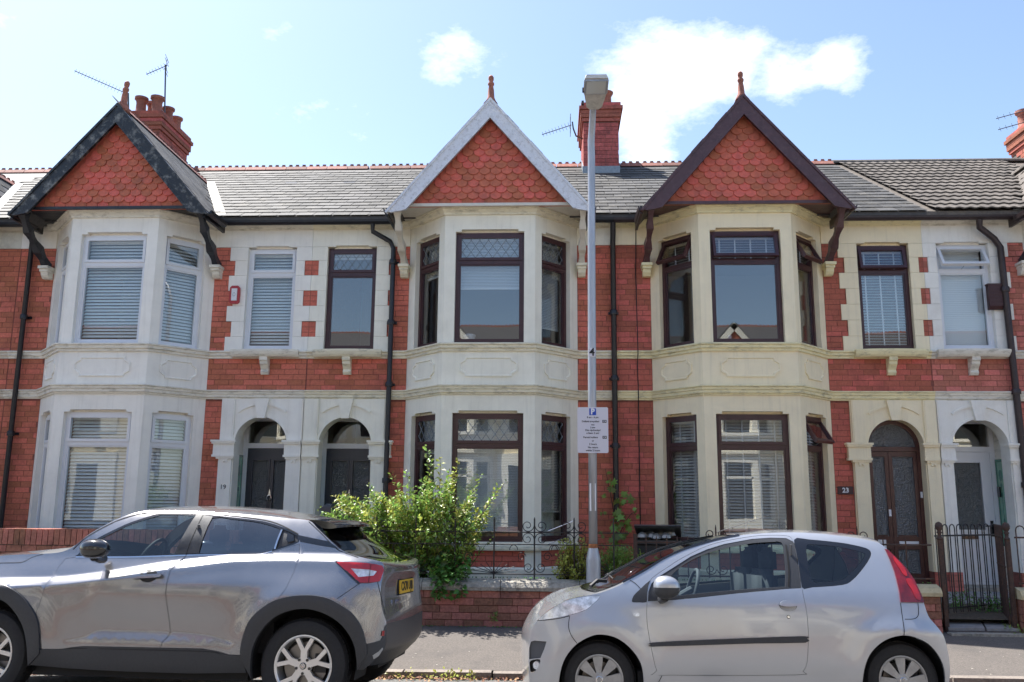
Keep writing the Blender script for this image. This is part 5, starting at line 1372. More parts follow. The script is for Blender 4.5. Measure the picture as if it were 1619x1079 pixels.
                disc_poly([(.068*math.cos(t), .068*math.sin(t)) for t in [2*PI*i/20 for i in range(20)]], .010, .05)
                s.done(k, 'rim', 'alloy', wh, smooth=True)
                k = MB(); 
                for i in range(5): a = PI/2+2*PI*(i+.5)/5; k.lathe((.055*math.cos(a), 0, .055*math.sin(a)), [(.0, .004), (.012, .004), (.012, .012), (.0, .014)], 8, ax=ax, caps=False)
                k.lathe((0, 0, 0), [(.0, .002), (.022, .003), (.026, .006), (.027, .010)], 18, ax=ax, caps=False); s.done(k, 'wheel_nut', 'glossblack', wh)
                k = MB(); k.lathe((0, 0, 0), [(.012, .0015), (.018, .0008), (.0195, .0015)], 18, ax=ax, caps=False); k.lathe((0, 0, 0), [(0, .0012), (.009, .0008), (.010, .0018)], 12, ax=ax, caps=False); s.done(k, 'emblem', 'chrome', wh)
            else:
                for i in range(8):
                    a = PI/2+.06+2*PI*i/8
                    def rot(u, v): return (u*math.cos(a)-v*math.sin(a), u*math.sin(a)+v*math.cos(a))
                    e = rr-.012
                    P_ = [rot(.045, -.018), rot(.045, .018), rot(e*.80, .036), rot(e*math.cos(.23), e*math.sin(.23)), rot(e, 0), rot(e*math.cos(.23), -e*math.sin(.23)), rot(e*.80, -.036)]
                    disc_poly(P_, .008, .022)
                k.lathe((0, 0, 0), [(0, .002), (.04, .004), (.055, .010), (.06, .02)], 24, ax=ax, caps=False)
                s.done(k, 'rim', 'hubcap', wh)
                k = MB(); k.lathe((0, 0, 0), [(.020, .0025), (.024, .001), (.028, .0035)], 20, ax=ax, caps=False); s.done(k, 'emblem', 'chrome', wh)
            k = MB(); k.lathe((0, 0, 0), [(.0, .075), (rr-.055, .075), (rr-.055, .085), (.0, .085)], 32, ax=ax, caps=False); s.done(k, 'brake_disc', 'disc', wh)
            k = MB(); k.lathe((0, 0, 0), [(.0, .12), (rr-.01, .12)], 32, ax=ax, caps=False); s.done(k, 'backplate', 'darkmetal', wh)
            MBc = MB(); MBc.box(rr*.35, rr*.75, *(sorted((sg*.05, sg*.11))), -.05, .09); s.done(MBc, 'brake_caliper', 'darkmetal', wh, smooth=False)
def arch_well(cb, x, z, R_, far_both=True):
    for far in (False, True):
        k = MB(); sg = -1 if far else 1; o = V((x-cb.sc, (.02-cb.hw)*sg, z)); n = 20
        for i in range(n+1):
            a = -.25+(PI+.5)*i/n
            for d in (.01, .34): k.v.append(o+V((R_*math.cos(a), sg*d, R_*math.sin(a))))
        for i in range(n): k.f.append((2*i, 2*i+1, 2*i+3, 2*i+2))
        b = len(k.v); k.v.append(o+V((0, sg*.34, 0)))
        for i in range(n): k.f.append((2*i+1, 2*i+3, b))
        cb.done(k, 'wheel_arch_liner', 'seam', smooth=False)

# ===== silver three-door hatchback =====
ps = pchip([(.1, .075), (.25, .03), (.42, .0), (.62, .003), (.80, .022), (.92, .055), (1.0, .09), (1.1, .14), (1.22, .205), (1.32, .27), (1.38, .33), (1.45, .45)])
def wp(x, z):
    v = ps(z)+corner(x-2.36-.12, .50, .30)+corner(-x-.25, .50, .42)
    for hx, hz in ((0, .28), (2.337, .285)):       # arches swell
        d = math.hypot(x-hx, z-hz); v -= .028*math.exp(-((d-.36)/.13)**2)*(1 if z > .2 else .5)
    v -= .018*math.exp(-((x-2.42)/.42)**2)*math.exp(-((z-.64)/.075)**2)       # haunch over the rear wheel
    v += .010*sstep(z, .50, .30)*(1-sstep(z, .30, .2)) if .5 < x < 1.9 else 0
    return v
ang = .040; sc_, hw_ = 1.05, .815
ox, oy_ = .35, 6.97
def carroot(name, label, org, ang, tilt, sc, hw):
    ca, sa = math.cos(ang), math.sin(ang); ct, st_ = math.cos(tilt), math.sin(tilt)
    loc = V((org[0]+sc*ca-hw*ct*sa, org[1]+sc*sa+hw*ct*ca, hw*st_))
    t = thing(name, label, 'car', loc); t.rotation_mode = 'XYZ'; t.rotation_euler = (Matrix.Rotation(ang, 3, 'Z') @ Matrix.Rotation(tilt, 3, 'X')).to_euler('XYZ'); return t
rootP = carroot('parked_car', 'small silver three-door hatchback parked on the right, black rub strip along its door', (ox, oy_, 0), ang, -.05, sc_, hw_)
P = CarB(rootP, wp, sc_, hw_)
E_P = [(-.50, .14), (-.533, .212), (-.544, .36), (-.544, .46), (-.530, .59), (-.511, .663), (-.471, .711), (-.388, .78), (-.289, .838), (-.189, .877), (.007, .915), (.15, .965), (.259, 1.02), (.386, 1.090), (.539, 1.176), (.703, 1.248), (.891, 1.305), (1.042, 1.343), (1.237, 1.376), (1.552, 1.398), (1.789, 1.397), (2.019, 1.378), (2.236, 1.345), (2.336, 1.315), (2.380, 1.265), (2.425, 1.205), (2.477, 1.13), (2.516, 1.036), (2.540, .92), (2.545, .867), (2.562, .765), (2.613, .69), (2.656, .616), (2.676, .509), (2.679, .416), (2.673, .299), (2.645, .18)]
C_P = [(-.58, .12), (-.591, .212), (-.602, .36), (-.602, .46), (-.598, .55), (-.578, .60), (-.54, .645), (-.467, .72), (-.38, .787), (-.26, .848), (-.08, .910), (.055, .942), (.19, .985), (.31, 1.055), (.47, 1.142), (.632, 1.212), (.80, 1.275), (.996, 1.333), (1.20, 1.382), (1.55, 1.424), (1.789, 1.430), (2.03, 1.420), (2.27, 1.396), (2.40, 1.37), (2.46, 1.31), (2.52, 1.22), (2.59, 1.10), (2.63, 1.0), (2.66, .90), (2.67, .85), (2.69, .765), (2.73, .69), (2.77, .60), (2.78, .509), (2.78, .416), (2.77, .299), (2.74, .17)]
NI = 4
e, c = crom(E_P, NI), crom(C_P, NI)
def seg(a, b): return e[a*NI:b*NI+1], c[a*NI:b*NI+1]
P.skin('front_bumper', *seg(0, 5), 'paintsilver'); P.skin('bonnet', *seg(5, 12), 'paintsilver'); P.skin('windscreen', *seg(12, 18), 'carglass', 2, off=-.004); P.skin('roof', *seg(18, 23), 'paintsilver')
P.skin('scuttle', *seg(10, 12), 'glossblack', off=.005, t0=.13); P.skin('rear_window', *seg(23, 27), 'carglassdark', 1, off=-.004); P.skin('tailgate', *seg(27, 29), 'paintsilver'); P.skin('rear_bumper', *seg(29, 36), 'paintsilver')
# dark surround on the screen edge and wiper
k = MB(); P.ribbon('screen_seal', [(.20, 1.000), (.386, 1.094), (.539, 1.180), (.703, 1.252), (.891, 1.309), (1.042, 1.347), (1.20, 1.376)], .016, 'glossblack', .003)
k = MB()
def PC(x, y, z): return V((x-sc_, y-hw_, z))
k.tube([PC(.02, .35, .985), PC(.10, .5, 1.015), PC(.19, .72, 1.06)], .010, 5); k.tube([PC(-.04, .30, .955), PC(.02, .35, 1.0), PC(.10, .38, .995)], .016, 5); k.tube([PC(.14, .22, 1.02), PC(.15, .8, 1.04)], .007, 4)
P.done(k, 'wiper', 'darkmetal', smooth=False)
farch = crom([(-.31, .14), (-.315, .255), (-.28, .411), (-.19, .530), (-.07, .598), (.025, .612), (.138, .585), (.242, .508), (.314, .401), (.335, .262), (.33, .14)], 4)
rarch = crom([(2.0, .14), (2.002, .28), (2.022, .398), (2.08, .502), (2.184, .588), (2.30, .626), (2.403, .620), (2.52, .567), (2.596, .480), (2.632, .38), (2.640, .25), (2.632, .19)], 4)
side = [p for p in e]+[(2.64, .175)]+rarch[::-1]+[(1.9, .155), (.40, .155)]+farch[::-1]+[(-.45, .13)]
doorP = crom([(.426, 1.021), (.400, .975), (.383, .881), (.372, .769), (.375, .66), (.402, .48), (.433, .352), (.475, .315), (1.50, .325), (1.562, .355), (1.595, .428), (1.616, .611), (1.622, .771), (1.614, .954), (1.629, 1.175), (1.630, 1.335), (1.592, 1.373), (1.45, 1.376), (1.307, 1.366), (1.062, 1.325), (.91, 1.285), (.774, 1.226), (.66, 1.17), (.572, 1.118), (.468, 1.055)], 3, True)
beltP = [(.39, .860), (.60, .872), (.765, .888), (1.1, .925), (1.5, .962), (1.606, .968), (1.622, 1.12), (1.628, 1.322), (1.58, 1.350), (1.45, 1.352), (1.296, 1.341), (1.052, 1.297), (.91, 1.255), (.769, 1.198), (.608, 1.106), (.50, 1.045), (.43, .99), (.40, .93)]
glassP = [(.60, .897), (.9, .930), (1.2, .957), (1.485, .976), (1.515, 1.10), (1.540, 1.285), (1.53, 1.318), (1.49, 1.328), (1.289, 1.315), (1.048, 1.270), (.92, 1.236), (.808, 1.195), (.697, 1.138), (.612, 1.078), (.575, 1.03), (.575, .93)]
quartP = crom([(1.641, 1.340), (1.629, 1.15), (1.614, .972), (1.70, .972), (1.94, .992), (2.03, 1.03), (2.125, 1.107), (2.212, 1.194), (2.238, 1.245), (2.208, 1.278), (2.10, 1.305), (1.995, 1.322), (1.771, 1.343)], 3, True)
qgl = crom([(1.727, 1.285), (1.705, 1.15), (1.70, 1.05), (1.725, 1.012), (1.796, 1.014), (1.952, 1.035), (2.067, 1.110), (2.175, 1.210), (2.16, 1.243), (1.98, 1.285), (1.79, 1.302)], 3, True)
tri_ = crom([(.262, .859), (.28, .901), (.337, .951), (.418, 1.015), (.395, .960), (.383, .895), (.376, .852), (.32, .850), (.275, .850)], 2, True)
lampR = [(2.357, 1.275), (2.369, 1.19), (2.377, 1.10), (2.375, 1.038), (2.371, .947), (2.363, .870)]+[(2.545, .868), (2.540, .92), (2.516, 1.036), (2.477, 1.13), (2.425, 1.205), (2.380, 1.265)]
headP = crom([(-.477, .706), (-.404, .772), (-.305, .833), (-.214, .872), (-.08, .893), (.01, .898), (.005, .875), (-.04, .835), (-.102, .79), (-.226, .75), (-.371, .721)], 3, True)
intk = [(-.575, .395), (-.56, .47), (-.548, .53), (-.51, .552), (-.408, .553), (-.437, .467), (-.457, .432)]
intk = [(-.540, .415), (-.540, .5), (-.528, .545), (-.50, .555), (-.408, .553), (-.425, .50), (-.455, .430)]
fogp = crom([(-.530, .405), (-.459, .420), (-.468, .37), (-.497, .327), (-.528, .318), (-.535, .36)], 3, True)
P.panel('body', side, 'paintsilver', [doorP, quartP, headP, intk, fogp], .06, one=True)
dn = P.panel('door', doorP, 'paintsilver', [beltP], .06, gap=.0028)
P.panel('window_frame', beltP, 'cladding', [glassP], .06, off=-.003, parent=dn, sides=(False,)); P.panel('window_frame', beltP, 'cladding', [glassP], .06, off=-.003, sides=(True,))
P.panel('window', glassP, 'carglass', (), .08, off=-.012, depth=.003); P.panel('quarter_window_surround', quartP, 'glossblack', [qgl], .06, off=-.002, gap=.001); P.panel('quarter_window', qgl, 'carglass', (), .07, off=-.005, depth=.002)
P.ribbon('window_seal', glassP[7:]+glassP[:1], .012, 'cladding', -.001); P.ribbon('window_seal', [(1.510, .975), (1.54, 1.10), (1.562, 1.30)], .012, 'seam', .0)
P.panel('mirror_sail', tri_, 'cladding', (), .05, off=.003, depth=.003)
P.panel('headlight', headP, 'lampclear', (), .03, off=-.002, gap=.002); P.panel('air_intake', intk, 'interiorgrey', (), .03, off=-.014); P.panel('fog_lamp_recess', fogp, 'darkmetal', (), .03, off=-.03)
for far in (False, True):
    k = MB(); k.lathe(P.pt(-.487, .372, -.012, far), [(0, .0), (.03, .002), (.034, .012), (.034, .03)], 14, ax=(.6, 1 if not far else -1, 0), caps=False); P.done(k, 'fog_lamp', 'lampclear')
    k = MB(); o = P.pt(-.25, .80, -.03, far); k.lathe(o, [(0, .0), (.055, .004), (.06, .02)], 16, ax=(.5, 1 if not far else -1, 0), caps=False); P.done(k, 'headlight_reflector', 'chrome')
# tail lamps wrap round the corner
lo = [(2.357, 1.28), (2.369, 1.19), (2.377, 1.10), (2.376, 1.038), (2.371, .947), (2.363, .870)]
P.panel('tail_light', lampR, 'lampdarkred', (), .03, off=.012, depth=.03)
for q in ([(2.405, 1.215), (2.430, 1.185), (2.462, 1.125), (2.468, 1.07), (2.440, 1.075), (2.420, 1.13), (2.400, 1.18)], [(2.455, 1.045), (2.492, 1.040), (2.512, .98), (2.524, .91), (2.515, .885), (2.485, .90), (2.470, .96), (2.450, 1.01)]):
    q = crom(q, 3, True)
    P.panel('tail_light_bulb', q, 'lampred', (), .02, off=.017, depth=.004)
for nm, pts in (('bumper_seam', [(-.229, .742), (-.238, .666), (-.218, .604), (-.174, .545)]), ('bumper_seam', [(2.362, .866), (2.350, .74), (2.338, .65), (2.332, .628)]), ('bumper_seam', [(2.367, .745), (2.44, .748), (2.478, .772), (2.492, .82), (2.498, .866)]), ('pillar_seam', [(.259, 1.015), (.30, .99), (.337, .951)]), ('sill_seam', [(.44, .155), (.445, .25), (.475, .312)]), ('bumper_seam', [(-.48, .705), (-.40, .712), (-.30, .728), (-.229, .746)])):
    P.ribbon(nm, pts, .005)
P.panel('rub_strip', crom([(.404, .527), (.396, .541), (.404, .556), (.8, .578), (1.2, .597), (1.585, .612), (1.600, .595), (1.585, .565), (1.2, .556), (.8, .540)], 2, True), 'cladding', (), .06, off=.014, depth=.016)
P.panel('side_repeater', [(.291+.028*math.cos(t), .760+.015*math.sin(t)) for t in [2*PI*i/14 for i in range(14)]], 'lampclear', (), .02, off=.010, depth=.010)
P.panel('handle_recess_shade', [(1.482+.068*math.cos(t), .835+.042*math.sin(t)) for t in [2*PI*i/20 for i in range(20)]], 'seam', (), .03, off=.0008, depth=.001)  # flat dark ovals; shade of the hollow behind the handle put into colour
P.panel('handle_recess_shade', [(1.482+.064*math.cos(t), .833+.040*math.sin(t)) for t in [2*PI*i/20 for i in range(20)]], 'hubcap', (), .03, off=.0016, depth=.001)
hp = [(1.482+.070*math.cos(t), .842+.036*math.sin(t)) for t in [PI*i/12 for i in range(13)]]+[(1.415, .838), (1.45, .831), (1.482, .829), (1.52, .832), (1.55, .838)]
P.panel('door_handle', hp, 'paintsilver', (), .02, off=.026, depth=.012)
P.panel('door_lock', [(1.475+.014*math.cos(t), .752+.014*math.sin(t)) for t in [2*PI*i/12 for i in range(12)]], 'seam', (), .02, off=.002, depth=.002); P.panel('door_lock', [(1.475+.010*math.cos(t), .752+.010*math.sin(t)) for t in [2*PI*i/12 for i in range(12)]], 'chrome', (), .02, off=.004, depth=.002)
def mirror(cb, cx, cz, rx, rz, m_top, m_bot, y0):
    for far in (False, True):
        sg = -1 if far else 1; o = V((cx-cb.sc, sg*(y0-cb.hw), cz)); b = bmesh.new(); bmesh.ops.create_uvsphere(b, u_segments=20, v_segments=14, radius=1)
        for v in b.verts:
            x, y, z = v.co; q = 1-.25*max(0, x)
            x = math.copysign(abs(x)**.75, x); z = math.copysign(abs(z)**.8, z)
            v.co = V((x*rx, y*.085, z*rz*q))+o
        me = bpy.data.meshes.new('mirror'); b.faces.ensure_lookup_table()
        for f in b.faces: f.material_index = 0 if f.calc_center_median().z > cz-rz*.12 else 1; f.smooth = True
        b.to_mesh(me); b.free(); me.materials.append(W[m_top]); me.materials.append(W[m_bot]); ob = bpy.data.objects.new('mirror', me); COL.objects.link(ob); ob.parent = cb.root
        k = MB(); k.tube([o+V((-rx*.1, sg*.02, -rz*.85)), o+V((-rx*.25, sg*.12, -rz*1.15)), o+V((-rx*.3, sg*.2, -rz*1.05))], [.035, .03, .035], 8)
        s_ = cb.done(k, 'mirror_arm', m_bot, ob)
mirror(P, .52, .970, .104, .088, 'paintsilver', 'cladding', -.085)
# cabin
for wseat in (.28, .87):
    P.box('seat', .95, 1.45, wseat, wseat+.48, .35, .56, 'interior', bev=.05); o = P.box('seat_back', 1.34, 1.50, wseat, wseat+.48, .50, 1.10, 'interior', bev=.05); P.box('headrest', 1.42, 1.53, wseat+.12, wseat+.36, 1.06, 1.28, 'interior', bev=.04)
P.box('rear_seat', 1.95, 2.1, .25, 1.38, .45, 1.0, 'interior', bev=.05)
P.box('dashboard', .25, .70, .20, 1.43, .60, .93, 'interior', bev=.04); P.box('floor_pan', .30, 2.0, .06, 1.57, .16, .34, 'seam'); P.box('engine_bay', -.40, .30, .36, 1.27, .2, .70, 'seam'); P.box('boot_floor', 1.98, 2.6, .36, 1.27, .2, .62, 'seam')
P.box('door_lining', .45, 1.98, .11, .17, .2, .84, 'seam'); P.box('door_lining', .45, 1.98, 1.46, 1.52, .2, .84, 'seam')
k = MB(); k.tube([PC(.83+.07*math.sin(a)*0+.10*math.cos(a)*.45, .52+.175*math.sin(a), .93+.175*math.cos(a)*.9) for a in [2*PI*i/24 for i in range(24)]], .015, 8, closed=True); k.tube([PC(.70, .52, .86), PC(.83, .52, .93)], .03, 8); P.done(k, 'steering_wheel', 'interiorgrey')
for x in (1.57, ): 
    k = MB(); k.tube([PC(1.585, .20, 1.30), PC(1.56, .24, 1.0), PC(1.52, .30, .7)], .012, 4); k.tube([PC(1.585, 1.43, 1.30), PC(1.56, 1.39, 1.0), PC(1.52, 1.33, .7)], .012, 4); P.done(k, 'seat_belt', 'interiorgrey')
k = MB(); k.tube([PC(.62, .32, .93), PC(.60, .80, 1.0), PC(.62, .82, 1.13)], .004, 4); P.done(k, 'aerial_wire', 'aerial')
k = MB(); k.tube([PC(1.08, .8, 1.42), PC(.95, .8, 1.52), PC(.75, .80, 1.42)], .001, 4)
k = MB(); k.tube([PC(1.10, .70, 1.40), PC(1.32, .70, 1.47), PC(1.60, .70, 1.56)], [.0035, .0025, .0015], 5); P.done(k, 'roof_aerial', 'aerial')
arch_well(P, 0, .275, .338); arch_well(P, 2.335, .285, .338)
P.wheel(0.0, .273, .284, .165, .183, 'cap', .045); P.wheel(2.337, .285, .284, .165, .183, 'cap', .045)

# ===== grey crossover =====
js = pchip([(.1, .10), (.25, .045), (.35, .022), (.55, .008), (.72, .004), (.85, .010), (.95, .028), (1.03, .060), (1.15, .125), (1.3, .205), (1.42, .275), (1.5, .335), (1.6, .46)])
crz = pchip([(-3.6, .86), (-2.6, .90), (-2.15, .918), (-1.75, .965), (-1.21, 1.052), (-1.03, 1.075), (-.61, 1.126), (-.115, 1.138), (.2, 1.138), (.9, 1.13)])
lcr = pchip([(-2.1, .485), (-1.985, .488), (-1.825, .515), (-1.70, .570), (-1.111, .570), (-.821, .557), (-.611, .515), (-.5, .49), (-.3, .49)])
def wj(x, z):
    v = js(z)+corner(x-.20, .50, .36)+corner(-x-2.636-.35, .57, .42)
    zc = crz(x); d = z-zc
    if z < 1.30:
        v += .55*max(0, min(d, .07))*(1-sstep(z, 1.12, 1.32)) - .0
        if d < 0: v += .012*math.exp(-(d/.16)**2)*0 + .035*min(-d, .35)*.35
        v -= .012*math.exp(-(d/.05)**2)
    if -2.0 < x < -.45:
        zl = lcr(x); f = max(0, min(1, (z-.485)/max(.004, zl-.485))) if z > .485 else 0
        v += .030*f*max(0, zl-.485)/.085*(1-sstep(z, .62, .95)) - .012*sstep(zl-.485, 0, .08)
    for hx in (0, -2.66):
        dd = math.hypot(x-hx, z-.36); v -= .030*math.exp(-((dd-.50)/.11)**2)*sstep(z, .2, .5)*(1-sstep(z, 1.0, 1.1))
    return v
rootJ = carroot('parked_car', 'grey crossover with black wheel arch cladding and yellow rear plate, parked on the left', (-1.953, 6.90, 0), -.060, -.05, -1.32, .895)
LJ = [[(x_, crz(x_)+dz) for x_ in [-3.3+.05*i for i in range(80)]] for dz in (-.10, -.05, -.025, -.006, .006, .03, .06, .08, .11)]+[[(x_, lcr(x_)+dz) for x_ in [-1.98+.045*i for i in range(32)]] for dz in (-.004, .02)]+[[(x_, .483) for x_ in [-1.98+.045*i for i in range(32)]]]
J = CarB(rootJ, wj, -1.32, .895, LJ); J.fx = lambda x: x if x < .50 else .50+(x-.50)*.70; scJ, hwJ = -1.32, .895
E_J = [(-3.42, .25), (-3.50, .35), (-3.53, .5), (-3.54, .65), (-3.52, .80), (-3.46, .93), (-3.35, 1.02), (-3.15, 1.085), (-2.90, 1.125), (-2.60, 1.150), (-2.391, 1.160), (-2.22, 1.175), (-2.105, 1.225), (-1.999, 1.332), (-1.90, 1.405), (-1.80, 1.465), (-1.65, 1.520), (-1.473, 1.533), (-1.25, 1.533), (-1.057, 1.526), (-.787, 1.512), (-.503, 1.495), (-.30, 1.478), (-.121, 1.462), (-.03, 1.400), (.08, 1.320), (.197, 1.236), (.30, 1.195), (.40, 1.170), (.50, 1.150), (.57, 1.130), (.590, 1.07), (.585, .96), (.588, .87), (.605, .79), (.635, .71), (.650, .66), (.655, .55), (.645, .475), (.600, .428), (.54, .38), (.50, .355)]
C_J = [(-3.50, .20), (-3.62, .33), (-3.66, .5), (-3.67, .65), (-3.66, .80), (-3.60, .95), (-3.46, 1.04), (-3.22, 1.11), (-2.92, 1.165), (-2.65, 1.195), (-2.50, 1.21), (-2.36, 1.225), (-2.25, 1.28), (-2.10, 1.385), (-1.97, 1.46), (-1.84, 1.525), (-1.67, 1.572), (-1.473, 1.590), (-1.25, 1.597), (-1.057, 1.597), (-.787, 1.587), (-.503, 1.560), (-.25, 1.525), (-.06, 1.490), (.06, 1.42), (.18, 1.35), (.30, 1.275), (.39, 1.21), (.48, 1.155), (.57, 1.13), (.645, 1.105), (.66, 1.05), (.63, .98), (.628, .88), (.645, .79), (.665, .72), (.680, .652), (.685, .55), (.675, .45), (.63, .41), (.57, .36), (.52, .31)]
e, c = crom(E_J, NI), crom(C_J, NI)
J.skin('front_bumper', *seg(0, 5), 'paintgrey'); J.skin('bonnet', *seg(5, 10), 'paintgrey'); J.skin('scuttle', *seg(10, 12), 'cladding'); J.skin('windscreen', *seg(12, 16), 'carglass', 2, off=-.003); J.skin('roof', *seg(16, 23), 'paintgrey', 1)
J.skin('rear_window', *seg(23, 29), 'carglassdark', 2, off=-.004); J.skin('tailgate', *seg(29, 34), 'paintgrey'); J.skin('rear_bumper', *seg(34, 36), 'paintgrey', 2); J.skin('rear_bumper_cladding', *seg(36, 41), 'cladding', 2, off=.004)
ffo = [(-3.13, .30), (-3.15, .45), (-3.11, .64), (-3.02, .78), (-2.87, .89), (-2.70, .93), (-2.55, .915), (-2.43, .868), (-2.335, .805), (-2.235, .700), (-2.184, .590), (-2.160, .422), (-2.165, .385)]
ffi = [(-3.06, .20), (-3.06, .42), (-3.02, .58), (-2.93, .71), (-2.80, .79), (-2.66, .82), (-2.52, .790), (-2.425, .722), (-2.335, .610), (-2.285, .475), (-2.268, .354), (-2.265, .29)]
rfo = [(-.478, .385), (-.490, .45), (-.472, .577), (-.417, .705), (-.277, .820), (-.134, .868), (.016, .882), (.125, .875), (.225, .848), (.369, .763), (.454, .652), (.493, .526), (.50, .44)]
rfi = [(-.405, .24), (-.411, .299), (-.400, .46), (-.343, .595), (-.241, .706), (-.12, .762), (.03, .779), (.186, .740), (.312, .662), (.398, .541), (.426, .42), (.43, .33)]
ffo, ffi, rfo, rfi = [crom(q, 3) for q in (ffo, ffi, rfo, rfi)]
silltop = [(-2.158, .420), (-2.006, .424), (-1.9, .441), (-1.80, .452), (-1.182, .457), (-.815, .459), (-.684, .441), (-.605, .420), (-.487, .419)]
bumptop = [(.498, .524), (.55, .530), (.61, .541), (.630, .575), (.637, .62), (.642, .645), (.651, .655)]
eJ = e[:]   # full edge
iE = min(range(20, len(e)), key=lambda i: abs(e[i][0]-.650)+abs(e[i][1]-.665))
side = e[0:iE+1]+bumptop[::-1]+rfo[::-1]+silltop[::-1]+ffo[::-1]+[(-3.3, .28)]
fgl = [(-1.935, 1.148), (-1.6, 1.158), (-1.382, 1.166), (-1.200, 1.176), (-1.150, 1.38), (-1.118, 1.488), (-1.25, 1.497), (-1.437, 1.497), (-1.514, 1.470), (-1.60, 1.438), (-1.705, 1.394), (-1.889, 1.288), (-1.985, 1.195), (-1.99, 1.16)]
bpl = [(-1.196, 1.178), (-1.10, 1.180), (-.990, 1.184), (-.978, 1.40), (-.968, 1.487), (-1.055, 1.498), (-1.122, 1.500), (-1.15, 1.38)]
rgl = crom([(-.972, 1.475), (-.79, 1.466), (-.606, 1.450), (-.494, 1.430), (-.386, 1.402), (-.340, 1.372), (-.345, 1.30), (-.362, 1.236), (-.393, 1.212), (-.469, 1.196), (-.7, 1.190), (-.985, 1.186), (-.985, 1.3)], 2, True)
dlo = crom([(-2.03, 1.142), (-1.6, 1.143), (-1.2, 1.160), (-.98, 1.168), (-.6, 1.176), (-.465, 1.180), (-.36, 1.212), (-.25, 1.248), (-.158, 1.285), (-.172, 1.342), (-.25, 1.378), (-.341, 1.408), (-.50, 1.450), (-.787, 1.482), (-1.057, 1.506), (-1.25, 1.512), (-1.45, 1.512), (-1.53, 1.486), (-1.62, 1.452), (-1.72, 1.408), (-1.90, 1.305), (-2.01, 1.21), (-2.05, 1.16)], 2, True)
qbl = [(-.323, 1.392), (-.25, 1.368), (-.178, 1.336), (-.162, 1.288), (-.25, 1.256), (-.345, 1.225)]
cb_ = [(-.172, 1.342), (-.04, 1.318), (.088, 1.296), (.150, 1.262), (.188, 1.238), (.02, 1.262), (-.148, 1.290)]
d1 = [(-2.158, 1.120), (-2.186, 1.057), (-2.205, .917), (-2.228, .76), (-2.215, .68)]
door1 = [(-2.145, 1.128), (-2.175, 1.057), (-2.20, .917), (-2.225, .75), (-2.232, .71), (-2.19, .60), (-2.165, .50), (-2.158, .424)]+silltop[1:4]+[(-1.45, .455), (-1.165, .457), (-1.15, .503), (-1.118, .54), (-1.103, .577), (-1.12, .66), (-1.143, .767), (-1.162, .86), (-1.168, .96), (-1.166, 1.043), (-1.14, 1.103), (-1.098, 1.163), (-1.2, 1.158), (-1.6, 1.141), (-2.03, 1.140)]
door2 = [(-1.094, 1.165), (-1.136, 1.103), (-1.162, 1.043), (-1.164, .96), (-1.158, .86), (-1.139, .767), (-1.116, .66), (-1.099, .577), (-1.114, .54), (-1.146, .503), (-1.161, .457)]+silltop[5:]+[(-.483, .50), (-.468, .58), (-.417, .705), (-.33, .78), (-.225, .838), (-.168, .93), (-.135, 1.05), (-.120, 1.173), (-.148, 1.272), (-.25, 1.243), (-.36, 1.206), (-.465, 1.176), (-.6, 1.172), (-.98, 1.164)]
tailp = [(.200, 1.136), (.32, 1.136), (.427, 1.131), (.50, 1.122), (.575, 1.108), (.592, 1.075), (.572, .991), (.50, .982), (.412, .979), (.32, 1.045)]
def notch(P_, h=.5): return P_
J.panel('body', side, 'paintgrey', [dlo, door1, door2, tailp], .055, one=True)
dd1 = J.panel('door', door1, 'paintgrey', (), .045, gap=.0025, label='front door'); dd2 = J.panel('door', door2, 'paintgrey', (), .045, gap=.0025, label='rear door')
J.panel('window_frame', dlo, 'glossblack', [fgl, rgl, inset(qbl, .004)], .05, off=-.001)
J.panel('window', fgl, 'carglass', (), .08, off=-.008, depth=.002); J.panel('window', rgl, 'carglassdark', (), .08, off=-.008, depth=.002, label='darker rear window'); J.panel('pillar_trim', bpl, 'cladding', (), .06, off=.002, depth=.002)
J.panel('quarter_trim', qbl, 'cladding', (), .05, off=-.010); J.panel('handle', [(-.272, 1.362), (-.213, 1.338), (-.200, 1.295), (-.245, 1.285), (-.268, 1.30)], 'glossblack', (), .03, off=.004, depth=.012, label='hidden rear door handle')
J.panel('pillar_band', cb_, 'glossblack', (), .05, off=.003, depth=.003)
J.ribbon('window_trim', [(-2.06, 1.140), (-1.6, 1.146), (-1.2, 1.163), (-.98, 1.171), (-.6, 1.179), (-.465, 1.184), (-.37, 1.210)], .010, 'chrome', .003)
J.ribbon('window_trim', [(-.352, 1.228), (-.342, 1.30), (-.330, 1.385)], .014, 'chrome', .003)
J.ribbon('roof_seam', [(-2.105, 1.200), (-1.999, 1.318), (-1.819, 1.437), (-1.65, 1.500), (-1.52, 1.520), (-1.30, 1.522), (-1.057, 1.516), (-.787, 1.494), (-.503, 1.462), (-.341, 1.419), (-.179, 1.350)], .008)
J.ribbon('pillar_seam', [(-1.058, 1.505), (-1.075, 1.33), (-1.095, 1.165)], .006, off=.004)
J.ribbon('bonnet_seam', [(-3.3, .99), (-2.95, 1.06), (-2.693, 1.082), (-2.52, 1.090), (-2.447, 1.130), (-2.36, 1.160)], .005)
J.ribbon('bumper_seam', [(.412, .976), (.33, .915), (.255, .858)], .004); J.ribbon('hatch_seam', [(.550, .985), (.595, .87), (.625, .775), (.632, .745), (.640, .742)], .005); J.ribbon('hatch_seam', [(-.12, 1.455), (.03, 1.348), (.17, 1.236), (.25, 1.205), (.36, 1.172)], .006)
